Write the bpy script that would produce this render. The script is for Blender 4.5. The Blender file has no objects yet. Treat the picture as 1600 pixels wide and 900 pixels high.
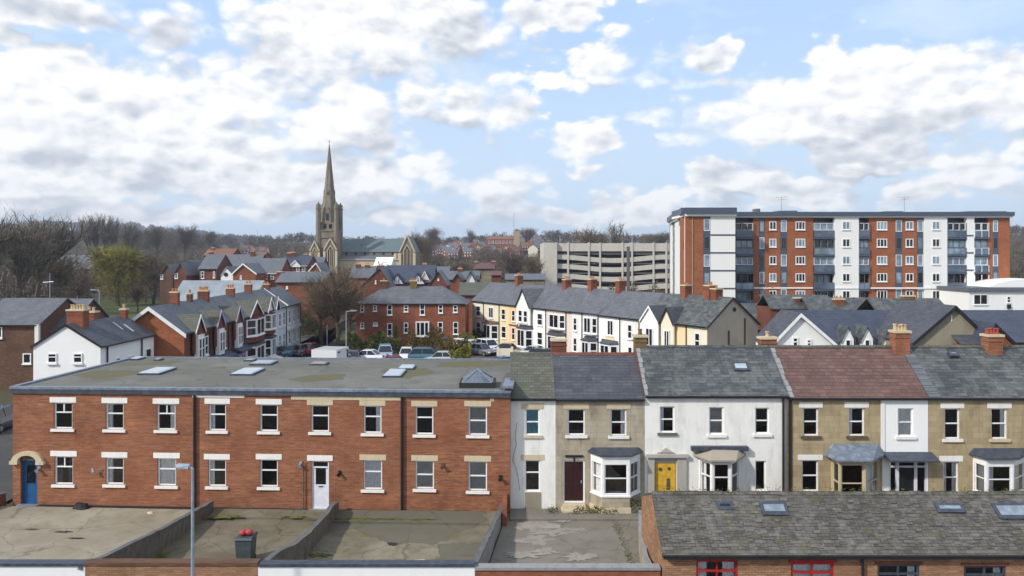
import bpy, math, random
from mathutils import Vector, Matrix
import numpy as np
R = math.radians
random.seed(7)
# ------------------------------------------------------------------ camera, sky, sun, exposure
CX, HY, F, H = 800.0, 400.0, 1200.0, 12.4      # photo centre column, horizon row, focal length (px), eye height (m)
sc = bpy.context.scene
cd = bpy.data.cameras.new('camera'); cam = bpy.data.objects.new('camera', cd); sc.collection.objects.link(cam)
cam.location = (0, 0, H); cam.rotation_euler = (R(90), 0, 0)
cd.sensor_width = 36; cd.lens = 36*F/1600; cd.shift_y = -50/1600; cd.clip_start = .5; cd.clip_end = 9000
sc.camera = cam
sc.render.resolution_x = 1024; sc.render.resolution_y = 576
sc.render.engine = 'CYCLES'
sc.view_settings.view_transform = 'Standard'; sc.view_settings.look = 'None'
sc.view_settings.exposure = 0.50; sc.view_settings.gamma = 1
sc.cycles.max_bounces = 6; sc.cycles.transparent_max_bounces = 10
HAZE = .00024
SUN = Vector((-.66, -.46, .60)).normalized()
sl = bpy.data.lights.new('sun', 'SUN'); sl.energy = 2.7; sl.angle = R(2.5); sl.color = (1, .95, .87)
so = bpy.data.objects.new('sun', sl); sc.collection.objects.link(so)
so.rotation_euler = (-SUN).to_track_quat('-Z', 'Y').to_euler(); so.location = (-40, -20, 60)

class NT:
    nd = '3D'
    def __init__(s, nt): s.nt = nt; s.L = nt.links
    def n(s, t, **kw):
        nd = s.nt.nodes.new('ShaderNode'+t)
        for k, v in kw.items():
            if k == 'ins':
                for a, b in v.items():
                    if hasattr(b, 'is_output') or isinstance(b, bpy.types.NodeSocket): s.L.new(b, nd.inputs[a])
                    else: nd.inputs[a].default_value = b
            else: setattr(nd, k, v)
        return nd
    def math(s, op, a, b=0.0, c=0.0, clamp=False):
        return s.n('Math', operation=op, use_clamp=clamp, ins={0: a, 1: b, 2: c}).outputs[0]
    def vm(s, op, a, b=(0, 0, 0)):
        nd = s.n('VectorMath', operation=op, ins={0: a, 1: b})
        return nd.outputs['Value'] if op == 'LENGTH' else nd.outputs[0]
    def mix(s, f, a, b, bt='MIX'):
        nd = s.n('Mix', data_type='RGBA', blend_type=bt)
        for i, v in ((0, f), (6, a), (7, b)):
            if isinstance(v, bpy.types.NodeSocket): s.L.new(v, nd.inputs[i])
            else: nd.inputs[i].default_value = v if i == 0 else (tuple(v)+(1,))[:4]
        return nd.outputs[2]
    def ss(s, v, a, b, lo=0., hi=1.):
        return s.n('MapRange', interpolation_type='SMOOTHSTEP', ins={0: v, 1: a, 2: b, 3: lo, 4: hi}).outputs[0]
    def noise(s, v, scale, det=4, rough=.5, dist=0.):
        return s.n('TexNoise', noise_dimensions=s.nd, ins={'Vector': v, 'Scale': scale, 'Detail': det, 'Roughness': rough, 'Distortion': dist}).outputs[0]

w = bpy.data.worlds.new('World'); sc.world = w; w.use_nodes = True
T = NT(w.node_tree); T.nd = '2D'; w.node_tree.nodes.clear()
sky = T.n('TexSky', sky_type='NISHITA', sun_disc=False, sun_elevation=math.asin(SUN.z), sun_rotation=math.atan2(SUN.x, SUN.y), dust_density=1.2, ozone_density=1.2, air_density=1.0)
tc = T.n('TexCoord'); sx = T.n('SeparateXYZ', ins={0: tc.outputs['Generated']})
az = T.math('ARCTAN2', sx.outputs[0], sx.outputs[1]); el = T.math('ARCSINE', sx.outputs[2])
ae = T.n('CombineXYZ', ins={0: az, 1: el}).outputs[0]
CL = [(30,130,90,55,1),(110,105,50,35,.8),(190,140,110,45,1),(250,170,150,55,.9),(60,200,150,60,1.1),(200,215,190,50,1),(360,160,120,45,.8),(330,225,130,45,.9),
 (80,20,140,26,.8),(200,45,80,22,.6),(275,52,52,42,.9),(20,60,50,14,.4),(400,15,60,14,.4),
 (450,70,75,55,1.1),(560,45,110,55,1),(690,35,110,45,.9),(600,95,110,25,.6),(400,95,60,30,.6),
 (560,180,80,55,1.2),(480,200,80,45,1),(650,145,38,38,1),(725,160,45,32,.9),(785,180,45,30,.8),(600,225,45,28,1),
 (90,280,170,35,1),(280,270,150,40,1),(430,290,150,38,1),(560,280,110,30,1),(660,270,60,24,.9),(370,265,45,40,.8),
 (90,325,200,20,.7),(330,335,200,16,.7),(560,338,180,12,.6),(780,305,70,32,.9),(830,280,45,20,.6),(860,335,90,16,.7),(960,325,60,22,.6),(1000,345,80,10,.5),
 (905,222,56,26,1.15),(880,205,25,18,.9),(915,264,32,7,.6),(1103,80,36,22,1.1),
 (925,95,80,20,.6),(880,118,100,10,.35),(860,15,90,28,.7),(960,45,22,14,.4),(1000,120,60,9,.3),(960,187,100,12,.35),
 (1300,85,38,34,.72),(1370,100,50,34,1),(1490,105,55,34,1),(1420,135,120,40,1.1),(1560,120,60,30,.9),(1230,150,80,34,.9),(1150,175,70,24,.7),(1300,180,150,45,1.2),
 (1315,140,80,42,.95),(1120,120,60,10,.3),(1230,205,170,30,.9),(1450,180,130,50,1),(1580,165,60,50,.8),(1350,225,120,22,.8),
 (1125,277,52,24,.9),(1320,261,45,15,1),(1540,265,72,28,1.1),(1420,258,80,18,.7),(1240,295,160,16,.6),(1440,300,180,14,.5),(1230,320,120,14,.5),(1590,230,50,16,.5)]
g = bpy.data.node_groups.new('cloud_density', 'ShaderNodeTree')
g.interface.new_socket('v', in_out='INPUT', socket_type='NodeSocketVector')
g.interface.new_socket('d', in_out='OUTPUT', socket_type='NodeSocketFloat')
G = NT(g); G.nd = '2D'; gi = g.nodes.new('NodeGroupInput'); go = g.nodes.new('NodeGroupOutput'); v = gi.outputs[0]
wn = G.n('TexNoise', noise_dimensions='2D', ins={'Vector': v, 'Scale': 9.0, 'Detail': 3.0, 'Roughness': .55})
wv = G.vm('MULTIPLY', G.vm('SUBTRACT', wn.outputs[1], (.5, .5, .5)), (.075, .05, 0))
vd = G.vm('ADD', v, wv)
acc = None
for (px, py, rx, ry, st) in CL:
    dx, dz = (px-CX)/F, (HY-py)/F
    a, e = math.atan2(dx, 1), math.atan(dz/math.hypot(1, dx)); c = math.cos(a)
    m = G.vm('MULTIPLY', G.vm('SUBTRACT', vd, (a, e, 0)), (1/(rx*1.26/F*c*c), 1/(ry*1.24/F*c), 0))
    q = G.math('MULTIPLY_ADD', G.vm('LENGTH', m), -st*.9, st)
    acc = q if acc is None else G.n('Math', operation='SMOOTH_MAX', ins={0: acc, 1: q, 2: .22}).outputs[0]
acc = G.math('MAXIMUM', acc, -.5)
sp = G.n('SeparateXYZ', ins={0: v})
away = G.ss(G.math('ABSOLUTE', sp.outputs[0]), .62, .9)
high = G.ss(sp.outputs[1], .36, .55)
away = G.math('MAXIMUM', away, high)
gen = G.math('MULTIPLY_ADD', G.noise(v, 2.6, 3, .5), 3.2, -1.45)
acc = G.n('Mix', data_type='FLOAT', ins={0: away, 2: acc, 3: gen}).outputs[0]
g.links.new(acc, go.inputs[0])
base0 = T.n('Group', node_tree=g, ins={0: ae}).outputs[0]
base1 = T.n('Group', node_tree=g, ins={0: T.vm('ADD', ae, (-.012, .034, 0))}).outputs[0]
def detail(off):
    q = T.vm('MULTIPLY', T.vm('ADD', ae, off), (1, 1.6, 1))
    nn = T.n('TexNoise', noise_dimensions='2D', ins={'Vector': q, 'Scale': 12.0, 'Detail': 8.0, 'Roughness': .6})
    qv = T.vm('ADD', q, T.vm('MULTIPLY', nn.outputs[1], (.03, .03, 0)))
    b1 = T.n('TexVoronoi', feature='F1', voronoi_dimensions='2D', ins={'Vector': qv, 'Scale': 22.0}).outputs[0]
    b2 = T.n('TexVoronoi', feature='F1', voronoi_dimensions='2D', ins={'Vector': qv, 'Scale': 52.0}).outputs[0]
    return T.math('ADD', T.math('MULTIPLY_ADD', nn.outputs[0], 1.1, -.55), T.math('ADD', T.math('MULTIPLY', b1, -.50), T.math('MULTIPLY_ADD', b2, -.22, .30)))
n0, n1 = detail((0, 0, 0)), detail((-.007, .009, 0))
d0 = T.math('ADD', base0, n0)
cov = T.ss(d0, .0, T.ss(T.noise(ae, 4, 2, .5), .35, .65, .22, .58))
# undersides (thick cloud above them) are grey; puffs turned to the sun are bright
under = T.math('MAXIMUM', T.ss(T.math('SUBTRACT', base1, base0), -.1, .5, 0, 1.0), T.ss(base1, .5, 1.1, 0, .4))
relief = T.math('MULTIPLY', T.math('SUBTRACT', n1, n0), 1.25)
grey = T.math('MULTIPLY', T.ss(T.noise(T.vm('ADD', T.vm('MULTIPLY', ae, (1, 2.2, 1)), (3.1, 1.7, 0)), 5.0, 6, .55), .42, .64, 0, .72), T.ss(base0, .1, .6))
soft = T.noise(T.vm('MULTIPLY', ae, (1, 2.6, 1)), 6.5, 4, .55)
shade = T.math('ADD', T.math('MAXIMUM', grey, T.math('MULTIPLY', under, T.ss(soft, .3, .6, .35, 1.0))), relief, clamp=True)
ccol = T.mix(shade, (.78, .785, .79), (.42, .455, .515))
wash = T.ss(el, .0, .34, .85, .16)          # thin high veil, whiter towards the horizon
veil = T.math('MAXIMUM', wash, T.ss(T.noise(T.vm('MULTIPLY', ae, (1, 2.6, 1)), 4.5, 6, .6), .36, .72, 0, .75))
blue = T.mix(.85, T.vm('MULTIPLY', sky.outputs[0], (.12, .12, .12)), (.34, .50, .80))
blue = T.mix(veil, blue, (.52, .63, .72))
col = T.mix(cov, blue, ccol)
bg = T.n('Background', ins={0: col, 1: 1.0}); wo = T.n('OutputWorld'); T.L.new(bg.outputs[0], wo.inputs[0])
T.nt.nodes.active = wo
w.cycles.sampling_method = 'MANUAL'; w.cycles.sample_map_resolution = 512

# ------------------------------------------------------------------ materials
MATS = {}
def newmat(name):
    m = bpy.data.materials.new(name); m.use_nodes = True; nt = m.node_tree; nt.nodes.clear()
    t = NT(nt); b = t.n('BsdfPrincipled'); o = t.n('OutputMaterial'); nt.links.new(b.outputs[0], o.inputs[0])
    return m, t, b
def uvs(t): return t.n('UVMap').outputs[0]
def objc(t): return t.n('TexCoord').outputs['Object']
def geo(t): return t.n('NewGeometry').outputs['Position']
def setc(t, b, c, rough=.8, spec=.3, bump=None, bs=.3, bd=.02):
    if isinstance(c, bpy.types.NodeSocket): t.L.new(c, b.inputs['Base Color'])
    else: b.inputs['Base Color'].default_value = (*c, 1)
    if isinstance(rough, bpy.types.NodeSocket): t.L.new(rough, b.inputs['Roughness'])
    else: b.inputs['Roughness'].default_value = rough
    b.inputs['Specular IOR Level'].default_value = spec
    if bump is not None:
        bn = t.n('Bump', ins={'Strength': bs, 'Distance': bd, 'Height': bump}); t.L.new(bn.outputs[0], b.inputs['Normal'])
def brickmat(name, c1, c2, mortar, bw=.225, rh=.075, ms=.008, stain=(.10, .07, .05), amt=.5, light=None):
    m, t, b = newmat(name); u = uvs(t)
    br = t.n('TexBrick', ins={'Vector': u, 'Color1': (*c1, 1), 'Color2': (*c2, 1), 'Mortar': (*mortar, 1), 'Scale': 1.0, 'Mortar Size': ms, 'Mortar Smooth': .3, 'Bias': 0.0, 'Brick Width': bw, 'Row Height': rh})
    st = t.noise(t.vm('MULTIPLY', u, (.5, 5.5, 1)), 1.6, 6, .65)
    cell = t.n('TexWhiteNoise', noise_dimensions='2D', ins={'Vector': t.vm('FLOOR', t.vm('MULTIPLY', u, (1/bw/1.2, 1/rh/1.0, 0)))}).outputs[0]
    c = t.mix(t.ss(cell, .7, 1., 0, .3), br.outputs[0], tuple(x*.5 for x in c2)); c = t.mix(t.ss(cell, .0, .25, .35, 0), c, light or tuple(min(1, x*1.5+.03) for x in c1))
    c = t.mix(t.ss(st, .40, .68, 0, amt), c, stain)
    st3 = t.noise(t.vm('MULTIPLY', u, (.35, 7, 1)), 2.3, 4, .6)
    c = t.mix(t.ss(st3, .55, .75, 0, .45), c, light or tuple(min(1, x*1.5+.03) for x in c1))
    st2 = t.noise(u, .45, 4, .6)
    c = t.mix(t.ss(st2, .4, .72, 0, .5), c, tuple(x*.55 for x in c2)); c = t.mix(t.ss(t.noise(u, .8, 5, .7), .52, .72, 0, .4), c, tuple(min(1, x*1.35+.04) for x in c1))
    big = t.noise(geo(t), .22, 3, .6)
    c = t.mix(t.ss(big, .35, .7, 0, .3), c, tuple(min(1, x*1.25+.02) for x in c2))
    setc(t, b, c, .9, .2, t.math('MULTIPLY_ADD', br.outputs[1], -1, t.math('MULTIPLY', st, .6)), .5, .02)
    MATS[name] = m; return m
def slatemat(name, c1, c2, edge, lich, lam=.4, bw=.28, rh=.2, moss=0., ms=.012, rough=.65, streak=.5):
    m, t, b = newmat(name); u = uvs(t)
    br = t.n('TexBrick', ins={'Vector': u, 'Color1': (*c1, 1), 'Color2': (*c2, 1), 'Mortar': (*edge, 1), 'Scale': 1.0, 'Mortar Size': ms, 'Mortar Smooth': .2, 'Brick Width': bw, 'Row Height': rh})
    c = br.outputs[0]
    cell = t.n('TexWhiteNoise', noise_dimensions='2D', ins={'Vector': t.vm('FLOOR', t.vm('MULTIPLY', u, (1/bw, 1/rh, 0)))}).outputs[0]
    c = t.mix(t.ss(cell, .55, 1., 0, streak), c, tuple(x*1.5+.03 for x in c2))
    c = t.mix(t.ss(cell, .0, .3, streak*.8, 0), c, tuple(x*.5 for x in c1))
    n1 = t.noise(t.vm('MULTIPLY', u, (1, .55, 1)), .9, 6, .68)
    n1b = t.noise(u, 5.5, 3, .6)
    c = t.mix(t.ss(t.math('MULTIPLY_ADD', n1b, .4, t.math('MULTIPLY', n1, .8)), .55, .75, 0, lam), c, lich)
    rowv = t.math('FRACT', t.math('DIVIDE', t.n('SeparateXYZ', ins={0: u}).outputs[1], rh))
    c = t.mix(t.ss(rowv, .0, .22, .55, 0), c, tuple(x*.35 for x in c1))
    n2 = t.noise(u, .5, 5, .65)
    c = t.mix(t.ss(n2, .45, .8, 0, .5), c, tuple(x*.6 for x in c1))
    if moss:
        n3 = t.noise(u, 1.3, 6, .7)
        c = t.mix(t.ss(n3, .53, .66, 0, moss), c, (.075, .08, .025))
    hgt = t.math('MULTIPLY_ADD', rowv, -.8, t.math('MULTIPLY', cell, .5))
    setc(t, b, c, t.ss(cell, 0, 1, rough-.12, rough+.12), .35, hgt, .5, .02)
    MATS[name] = m; return m
def plaster(name, c, stain, amt=.3, sc_=1., block=None, rough=.85):
    m, t, b = newmat(name); u = uvs(t)
    n1 = t.noise(t.vm('MULTIPLY', u, (1.6, .5, 1)), 1.1*sc_, 6, .65)
    n2 = t.noise(u, 3.5*sc_, 5, .6); n3 = t.noise(t.vm('MULTIPLY', u, (7, .35, 1)), 1.0, 4, .6)
    k = t.mix(t.ss(n1, .42, .75, 0, amt), c, stain)
    k = t.mix(t.ss(n3, .56, .8, 0, amt*.6), k, tuple(x*.75 for x in stain))
    k = t.mix(t.ss(n2, .52, .8, 0, amt*.6), k, tuple(min(1, x*1.15+.02) for x in c))
    h = n2
    if block:
        br = t.n('TexBrick', ins={'Vector': u, 'Color1': (1, 1, 1, 1), 'Color2': (.8, .78, .74, 1), 'Mortar': (.72, .69, .64, 1), 'Scale': 1.0, 'Mortar Size': .012, 'Mortar Smooth': .4, 'Brick Width': block[0], 'Row Height': block[1]})
        k = t.mix(.75, k, br.outputs[0], 'MULTIPLY'); h = t.math('MULTIPLY_ADD', br.outputs[1], -.8, n2)
    setc(t, b, k, rough, .2, h, .25, .02); MATS[name] = m; return m
def plain(name, c, rough=.6, spec=.4, var=.12, metal=0, scale=4.):
    m, t, b = newmat(name)
    n = t.noise(objc(t), scale, 4, .6)
    k = t.mix(t.ss(n, .35, .7), tuple(x*(1-var) for x in c), tuple(min(1, x*(1+var)) for x in c))
    setc(t, b, k, t.ss(n, .3, .7, max(0.02, rough-.06), min(1, rough+.08)), spec); b.inputs['Metallic'].default_value = metal
    MATS[name] = m; return m
def ground(name, cs, sizes, patch=None, moss=0., crack=False):
    m, t, b = newmat(name); p = geo(t)
    n1 = t.noise(p, sizes[0], 6, .62, .4); n2 = t.noise(p, sizes[1], 5, .65); n3 = t.noise(p, 14, 3, .6)
    k = t.mix(t.ss(n1, .35, .68), cs[0], cs[1]); k = t.mix(t.ss(n2, .45, .75, 0, .7), k, cs[2])
    k = t.mix(t.ss(n3, .4, .8, 0, .35), k, tuple(x*.7 for x in cs[0]))
    if patch:
        n4 = t.noise(p, .55, 2, .4, .9); vo = t.n('TexVoronoi', ins={'Vector': t.vm('ADD', p, t.vm('MULTIPLY', t.n('TexNoise', ins={'Vector': p, 'Scale': 1.5}).outputs[1], (.8, .8, 0))), 'Scale': .42})
        sel = t.n('SeparateColor', ins={0: vo.outputs['Color']}).outputs[0]
        k = t.mix(t.ss(sel, patch[1], patch[1]+.02, 0, .85), k, patch[0])
        ed = t.n('TexVoronoi', feature='DISTANCE_TO_EDGE', ins={'Vector': t.vm('ADD', p, t.vm('MULTIPLY', t.n('TexNoise', ins={'Vector': p, 'Scale': 1.5}).outputs[1], (.8, .8, 0))), 'Scale': .42}).outputs[0]
        k = t.mix(t.ss(ed, .0, .018, .55, 0), k, tuple(x*.45 for x in cs[0]))
    if crack:
        ed = t.n('TexVoronoi', feature='DISTANCE_TO_EDGE', ins={'Vector': t.vm('ADD', p, t.vm('MULTIPLY', t.n('TexNoise', ins={'Vector': p, 'Scale': .9, 'Detail': 4.0}).outputs[1], (1.4, 1.4, 0))), 'Scale': .3}).outputs[0]
        k = t.mix(t.ss(ed, .0, .012, .6, 0), k, tuple(x*.4 for x in cs[0]))
    if moss:
        n5 = t.noise(p, 1.1, 6, .7); k = t.mix(t.ss(n5, .53, .68, 0, moss), k, (.10, .115, .025))
    setc(t, b, k, .92, .2, n3, .3, .02); MATS[name] = m; return m

brickmat('brick_orange', (.345, .118, .048), (.24, .08, .038), (.31, .20, .135), ms=.011, stain=(.12, .052, .034), amt=.55, light=(.46, .22, .12))
brickmat('brick_red', (.21, .062, .036), (.15, .045, .03), (.17, .10, .08), ms=.006)
brickmat('brick_mid', (.29, .09, .04), (.22, .065, .035), (.24, .15, .10), ms=.006, amt=.35)
brickmat('brick_dark', (.15, .075, .045), (.11, .055, .035), (.15, .10, .07), ms=.006)
brickmat('brick_tan', (.40, .225, .12), (.28, .145, .08), (.19, .11, .07), ms=.010, amt=.35, stain=(.13, .07, .04))
brickmat('brick_mossy', (.22, .10, .045), (.17, .12, .05), (.18, .15, .09), stain=(.11, .10, .04), amt=.8)
brickmat('brick_flats', (.33, .115, .05), (.29, .10, .045), (.32, .14, .075), ms=.004, amt=.15, stain=(.3, .09, .04))
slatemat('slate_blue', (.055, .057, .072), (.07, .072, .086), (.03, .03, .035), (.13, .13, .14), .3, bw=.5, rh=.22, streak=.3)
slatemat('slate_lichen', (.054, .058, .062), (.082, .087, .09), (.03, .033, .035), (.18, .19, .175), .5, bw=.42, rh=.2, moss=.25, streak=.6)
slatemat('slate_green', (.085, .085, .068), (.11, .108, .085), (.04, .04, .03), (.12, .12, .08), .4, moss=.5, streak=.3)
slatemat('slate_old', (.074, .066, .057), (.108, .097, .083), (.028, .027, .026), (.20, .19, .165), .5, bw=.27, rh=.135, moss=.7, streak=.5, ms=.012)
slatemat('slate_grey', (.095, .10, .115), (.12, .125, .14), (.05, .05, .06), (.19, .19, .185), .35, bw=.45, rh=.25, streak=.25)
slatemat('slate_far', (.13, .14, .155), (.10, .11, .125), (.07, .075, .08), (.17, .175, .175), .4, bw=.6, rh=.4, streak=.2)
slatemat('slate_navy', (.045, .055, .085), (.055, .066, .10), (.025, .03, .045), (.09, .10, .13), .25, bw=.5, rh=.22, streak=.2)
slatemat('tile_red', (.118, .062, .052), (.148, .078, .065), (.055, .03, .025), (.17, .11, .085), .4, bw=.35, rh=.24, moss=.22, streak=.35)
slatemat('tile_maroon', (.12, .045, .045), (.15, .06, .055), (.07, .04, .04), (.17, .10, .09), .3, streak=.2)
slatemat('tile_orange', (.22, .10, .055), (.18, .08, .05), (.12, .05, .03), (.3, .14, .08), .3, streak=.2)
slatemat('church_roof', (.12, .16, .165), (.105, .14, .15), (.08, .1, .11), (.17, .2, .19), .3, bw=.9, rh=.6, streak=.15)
plaster('render_white', (.79, .78, .74), (.47, .44, .38), .55)
plaster('render_bright', (.82, .82, .80), (.68, .67, .64), .22)
plaster('render_cool', (.62, .65, .69), (.5, .52, .55), .25)
plaster('render_cream', (.74, .68, .53), (.58, .52, .42), .25)
plaster('render_peach', (.78, .52, .30), (.66, .42, .25), .25)
plaster('render_yellow', (.78, .62, .36), (.66, .52, .32), .25)
plaster('render_pink', (.72, .60, .54), (.6, .5, .46), .25)
plaster('render_taupe', (.34, .30, .24), (.25, .22, .18), .5)
plaster('render_tan', (.28, .25, .185), (.19, .165, .12), .6)
plaster('flats_white', (.80, .79, .76), (.72, .71, .68), .2, .3)
plaster('stone_grey', (.42, .365, .28), (.24, .205, .155), .9, 1.2, (.55, .29))
plaster('stone_yellow', (.42, .335, .205), (.25, .20, .13), .85, 1.2, (.5, .27))
plaster('stone_church', (.25, .215, .16), (.11, .098, .075), .9, .25, (1.4, .7))
plaster('stone_trim', (.56, .47, .32), (.38, .31, .21), .5, 2)
plaster('stone_dark', (.17, .15, .12), (.06, .055, .04), .9, 2.5, (.45, .22))
plaster('concrete_pale', (.54, .50, .44), (.38, .35, .31), .5, .25)
plaster('concrete', (.42, .40, .36), (.27, .255, .23), .6, .25)
plaster('coping', (.115, .115, .115), (.20, .19, .17), .6, 2)
plaster('coping_light', (.27, .27, .27), (.16, .155, .15), .6, 2)
plaster('lintel_white', (.78, .76, .72), (.55, .51, .44), .4, 2)
plain('pale_roof', (.25, .28, .30), .6, .3, .15, 0, .4); plain('white', (.80, .80, .79), .4, .4, .05); plain('white_cool', (.66, .68, .74), .45, .4, .06)
plain('lilac_paint', (.42, .38, .58), .5); plain('black', (.014, .014, .016), .45); plain('near_black', (.03, .028, .026), .9)
plain('lead', (.17, .20, .25), .5, .4, .25); plain('lead_dark', (.055, .065, .085), .5, .4, .25); plain('maroon', (.035, .010, .010), .35)
plain('blue_door', (.012, .085, .22), .4); plain('yellow_paint', (.62, .37, .04), .5, .3, .15); plain('red_paint', (.36, .022, .022), .45, .3, .15)
plain('red_plastic', (.42, .04, .05), .4); plain('bin_grey', (.06, .075, .085), .5, .4, .15); plain('galv', (.34, .39, .45), .45, .4, .12, .35)
plain('pot', (.42, .19, .10), .8, .2, .2); plain('pot_pale', (.50, .36, .22), .8, .2, .2); plain('pot_red', (.32, .06, .04), .8)
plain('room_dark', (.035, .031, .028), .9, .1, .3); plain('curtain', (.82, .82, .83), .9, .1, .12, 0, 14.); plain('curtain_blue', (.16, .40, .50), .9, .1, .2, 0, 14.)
plain('blind', (.33, .34, .34), .9, .1, .1); plain('curtain_dark', (.16, .13, .15), .9, .1, .3, 0, 14.)
plain('flats_navy', (.065, .082, .118), .4, .5, .15); plain('flats_slate', (.115, .13, .15), .5)
plain('timber', (.12, .085, .055), .8, .2, .3); plain('tyre', (.015, .015, .015), .85); plain('hub', (.35, .35, .36), .35, .5, .1, .8)
plain('tail_light', (.45, .01, .015), .3); plain('headlamp', (.75, .77, .8), .2, .6)
plain('bark', (.11, .088, .065), .9, .1, .35); plain('bark_green', (.13, .11, .05), .9, .1, .35)
plain('twig_brown', (.17, .125, .085), .95, .05, .4, 0, .3); plain('twig_grey', (.24, .205, .17), .95, .05, .35, 0, .3); plain('twig_dark', (.13, .10, .078), .95, .05, .3, 0, .3)
plain('willow', (.25, .22, .05), .9, .1, .45, 0, .4); plain('hedge_green', (.075, .085, .025), .9, .1, .5, 0, .7); plain('hedge_rust', (.14, .10, .035), .9, .1, .45, 0, .5)
plain('bush_yellow', (.21, .20, .035), .9, .1, .4, 0, .8); plain('ivy', (.035, .045, .018), .9, .1, .5, 0, .8); plain('dry_stem', (.20, .14, .08), .9, .1, .35)
plain('moss', (.10, .105, .03), .95, .1, .4, 0, 3.)
plain('glass_dark', (.012, .014, .018), .08, .6, .3, 0, 1.)
plain('glass_sky', (.20, .27, .34), .12, .7, .45, 0, .35)
def glassmat(name, tint=(.9, .95, .95), refl=.12):
    m = bpy.data.materials.new(name); m.use_nodes = True; nt = m.node_tree; nt.nodes.clear(); t = NT(nt)
    tr = t.n('BsdfTransparent', ins={0: (*tint, 1)}); gl = t.n('BsdfGlossy', ins={'Roughness': .03})
    fr = t.n('Fresnel', ins={0: 1.5}); k = t.math('ADD', fr.outputs[0], refl*.4, clamp=True)
    mx = t.n('MixShader', ins={0: k, 1: tr.outputs[0], 2: gl.outputs[0]}); o = t.n('OutputMaterial'); nt.links.new(mx.outputs[0], o.inputs[0])
    MATS[name] = m
glassmat('glass', (1, 1, 1))
ground('yard_pale', [(.26, .225, .165), (.35, .315, .245), (.165, .14, .10)], (.22, .9), None, .12, True)
ground('yard_mossy', [(.135, .115, .078), (.22, .19, .14), (.085, .08, .042)], (.3, 1.0), None, .6, True)
ground('yard_patchy', [(.15, .13, .09), (.26, .23, .17), (.095, .09, .055)], (.3, 1.0), ((.125, .115, .09), .6), .6, False)
ground('yard_broken', [(.185, .165, .135), (.23, .205, .17), (.135, .125, .105)], (.3, 1.1), None, .1, True)
ground('asphalt', [(.062, .06, .058), (.085, .08, .075), (.05, .048, .046)], (.12, .7))
ground('car_park_surface', [(.11, .085, .078), (.13, .105, .095), (.085, .072, .066)], (.15, .6))
ground('flat_roof_felt', [(.135, .13, .112), (.19, .185, .165), (.105, .10, .08)], (.16, .5), ((.12, .105, .05), .82), .12, False)
ground('land', [(.075, .065, .035), (.055, .052, .025), (.09, .075, .05)], (.02, .08))
ground('grass', [(.085, .10, .03), (.065, .085, .022), (.10, .105, .04)], (.1, .5))
def M(x): return MATS[x]

# ------------------------------------------------------------------ mesh building
COL = sc.collection
class Fr:
    """frame of a wall: A its left foot, B its right foot seen from outside; u along it, d inward, z up"""
    def __init__(s, A, B):
        s.A = Vector((A[0], A[1])); B = Vector((B[0], B[1])); s.W = (B-s.A).length
        s.ex = (B-s.A).normalized(); s.ey = Vector((-s.ex.y, s.ex.x))
    def P(s, u, d, z):
        q = s.A+s.ex*u+s.ey*d; return Vector((q.x, q.y, z))
    def U(s, px, d=0):
        k = (px-CX)/F; a = s.A+s.ey*d
        return (k*a.y-a.x)/(s.ex.x-k*s.ex.y)
    def Z(s, px, py, d=0):
        u = s.U(px, d); Y = (s.A+s.ey*d+s.ex*u).y
        return H-(py-HY)*Y/F
    def Rc(s, x0, y0, x1, y1, d=0):
        c = (x0+x1)/2; return s.U(x0, d), s.U(x1, d), s.Z(c, y1, d), s.Z(c, y0, d)
    def sub(s, u0, d0, u1, d1):
        a = s.P(u0, d0, 0); b = s.P(u1, d1, 0); return Fr((a.x, a.y), (b.x, b.y))
def flat(Y, px0, px1): return Fr(((px0-CX)*Y/F, Y), ((px1-CX)*Y/F, Y))
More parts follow.
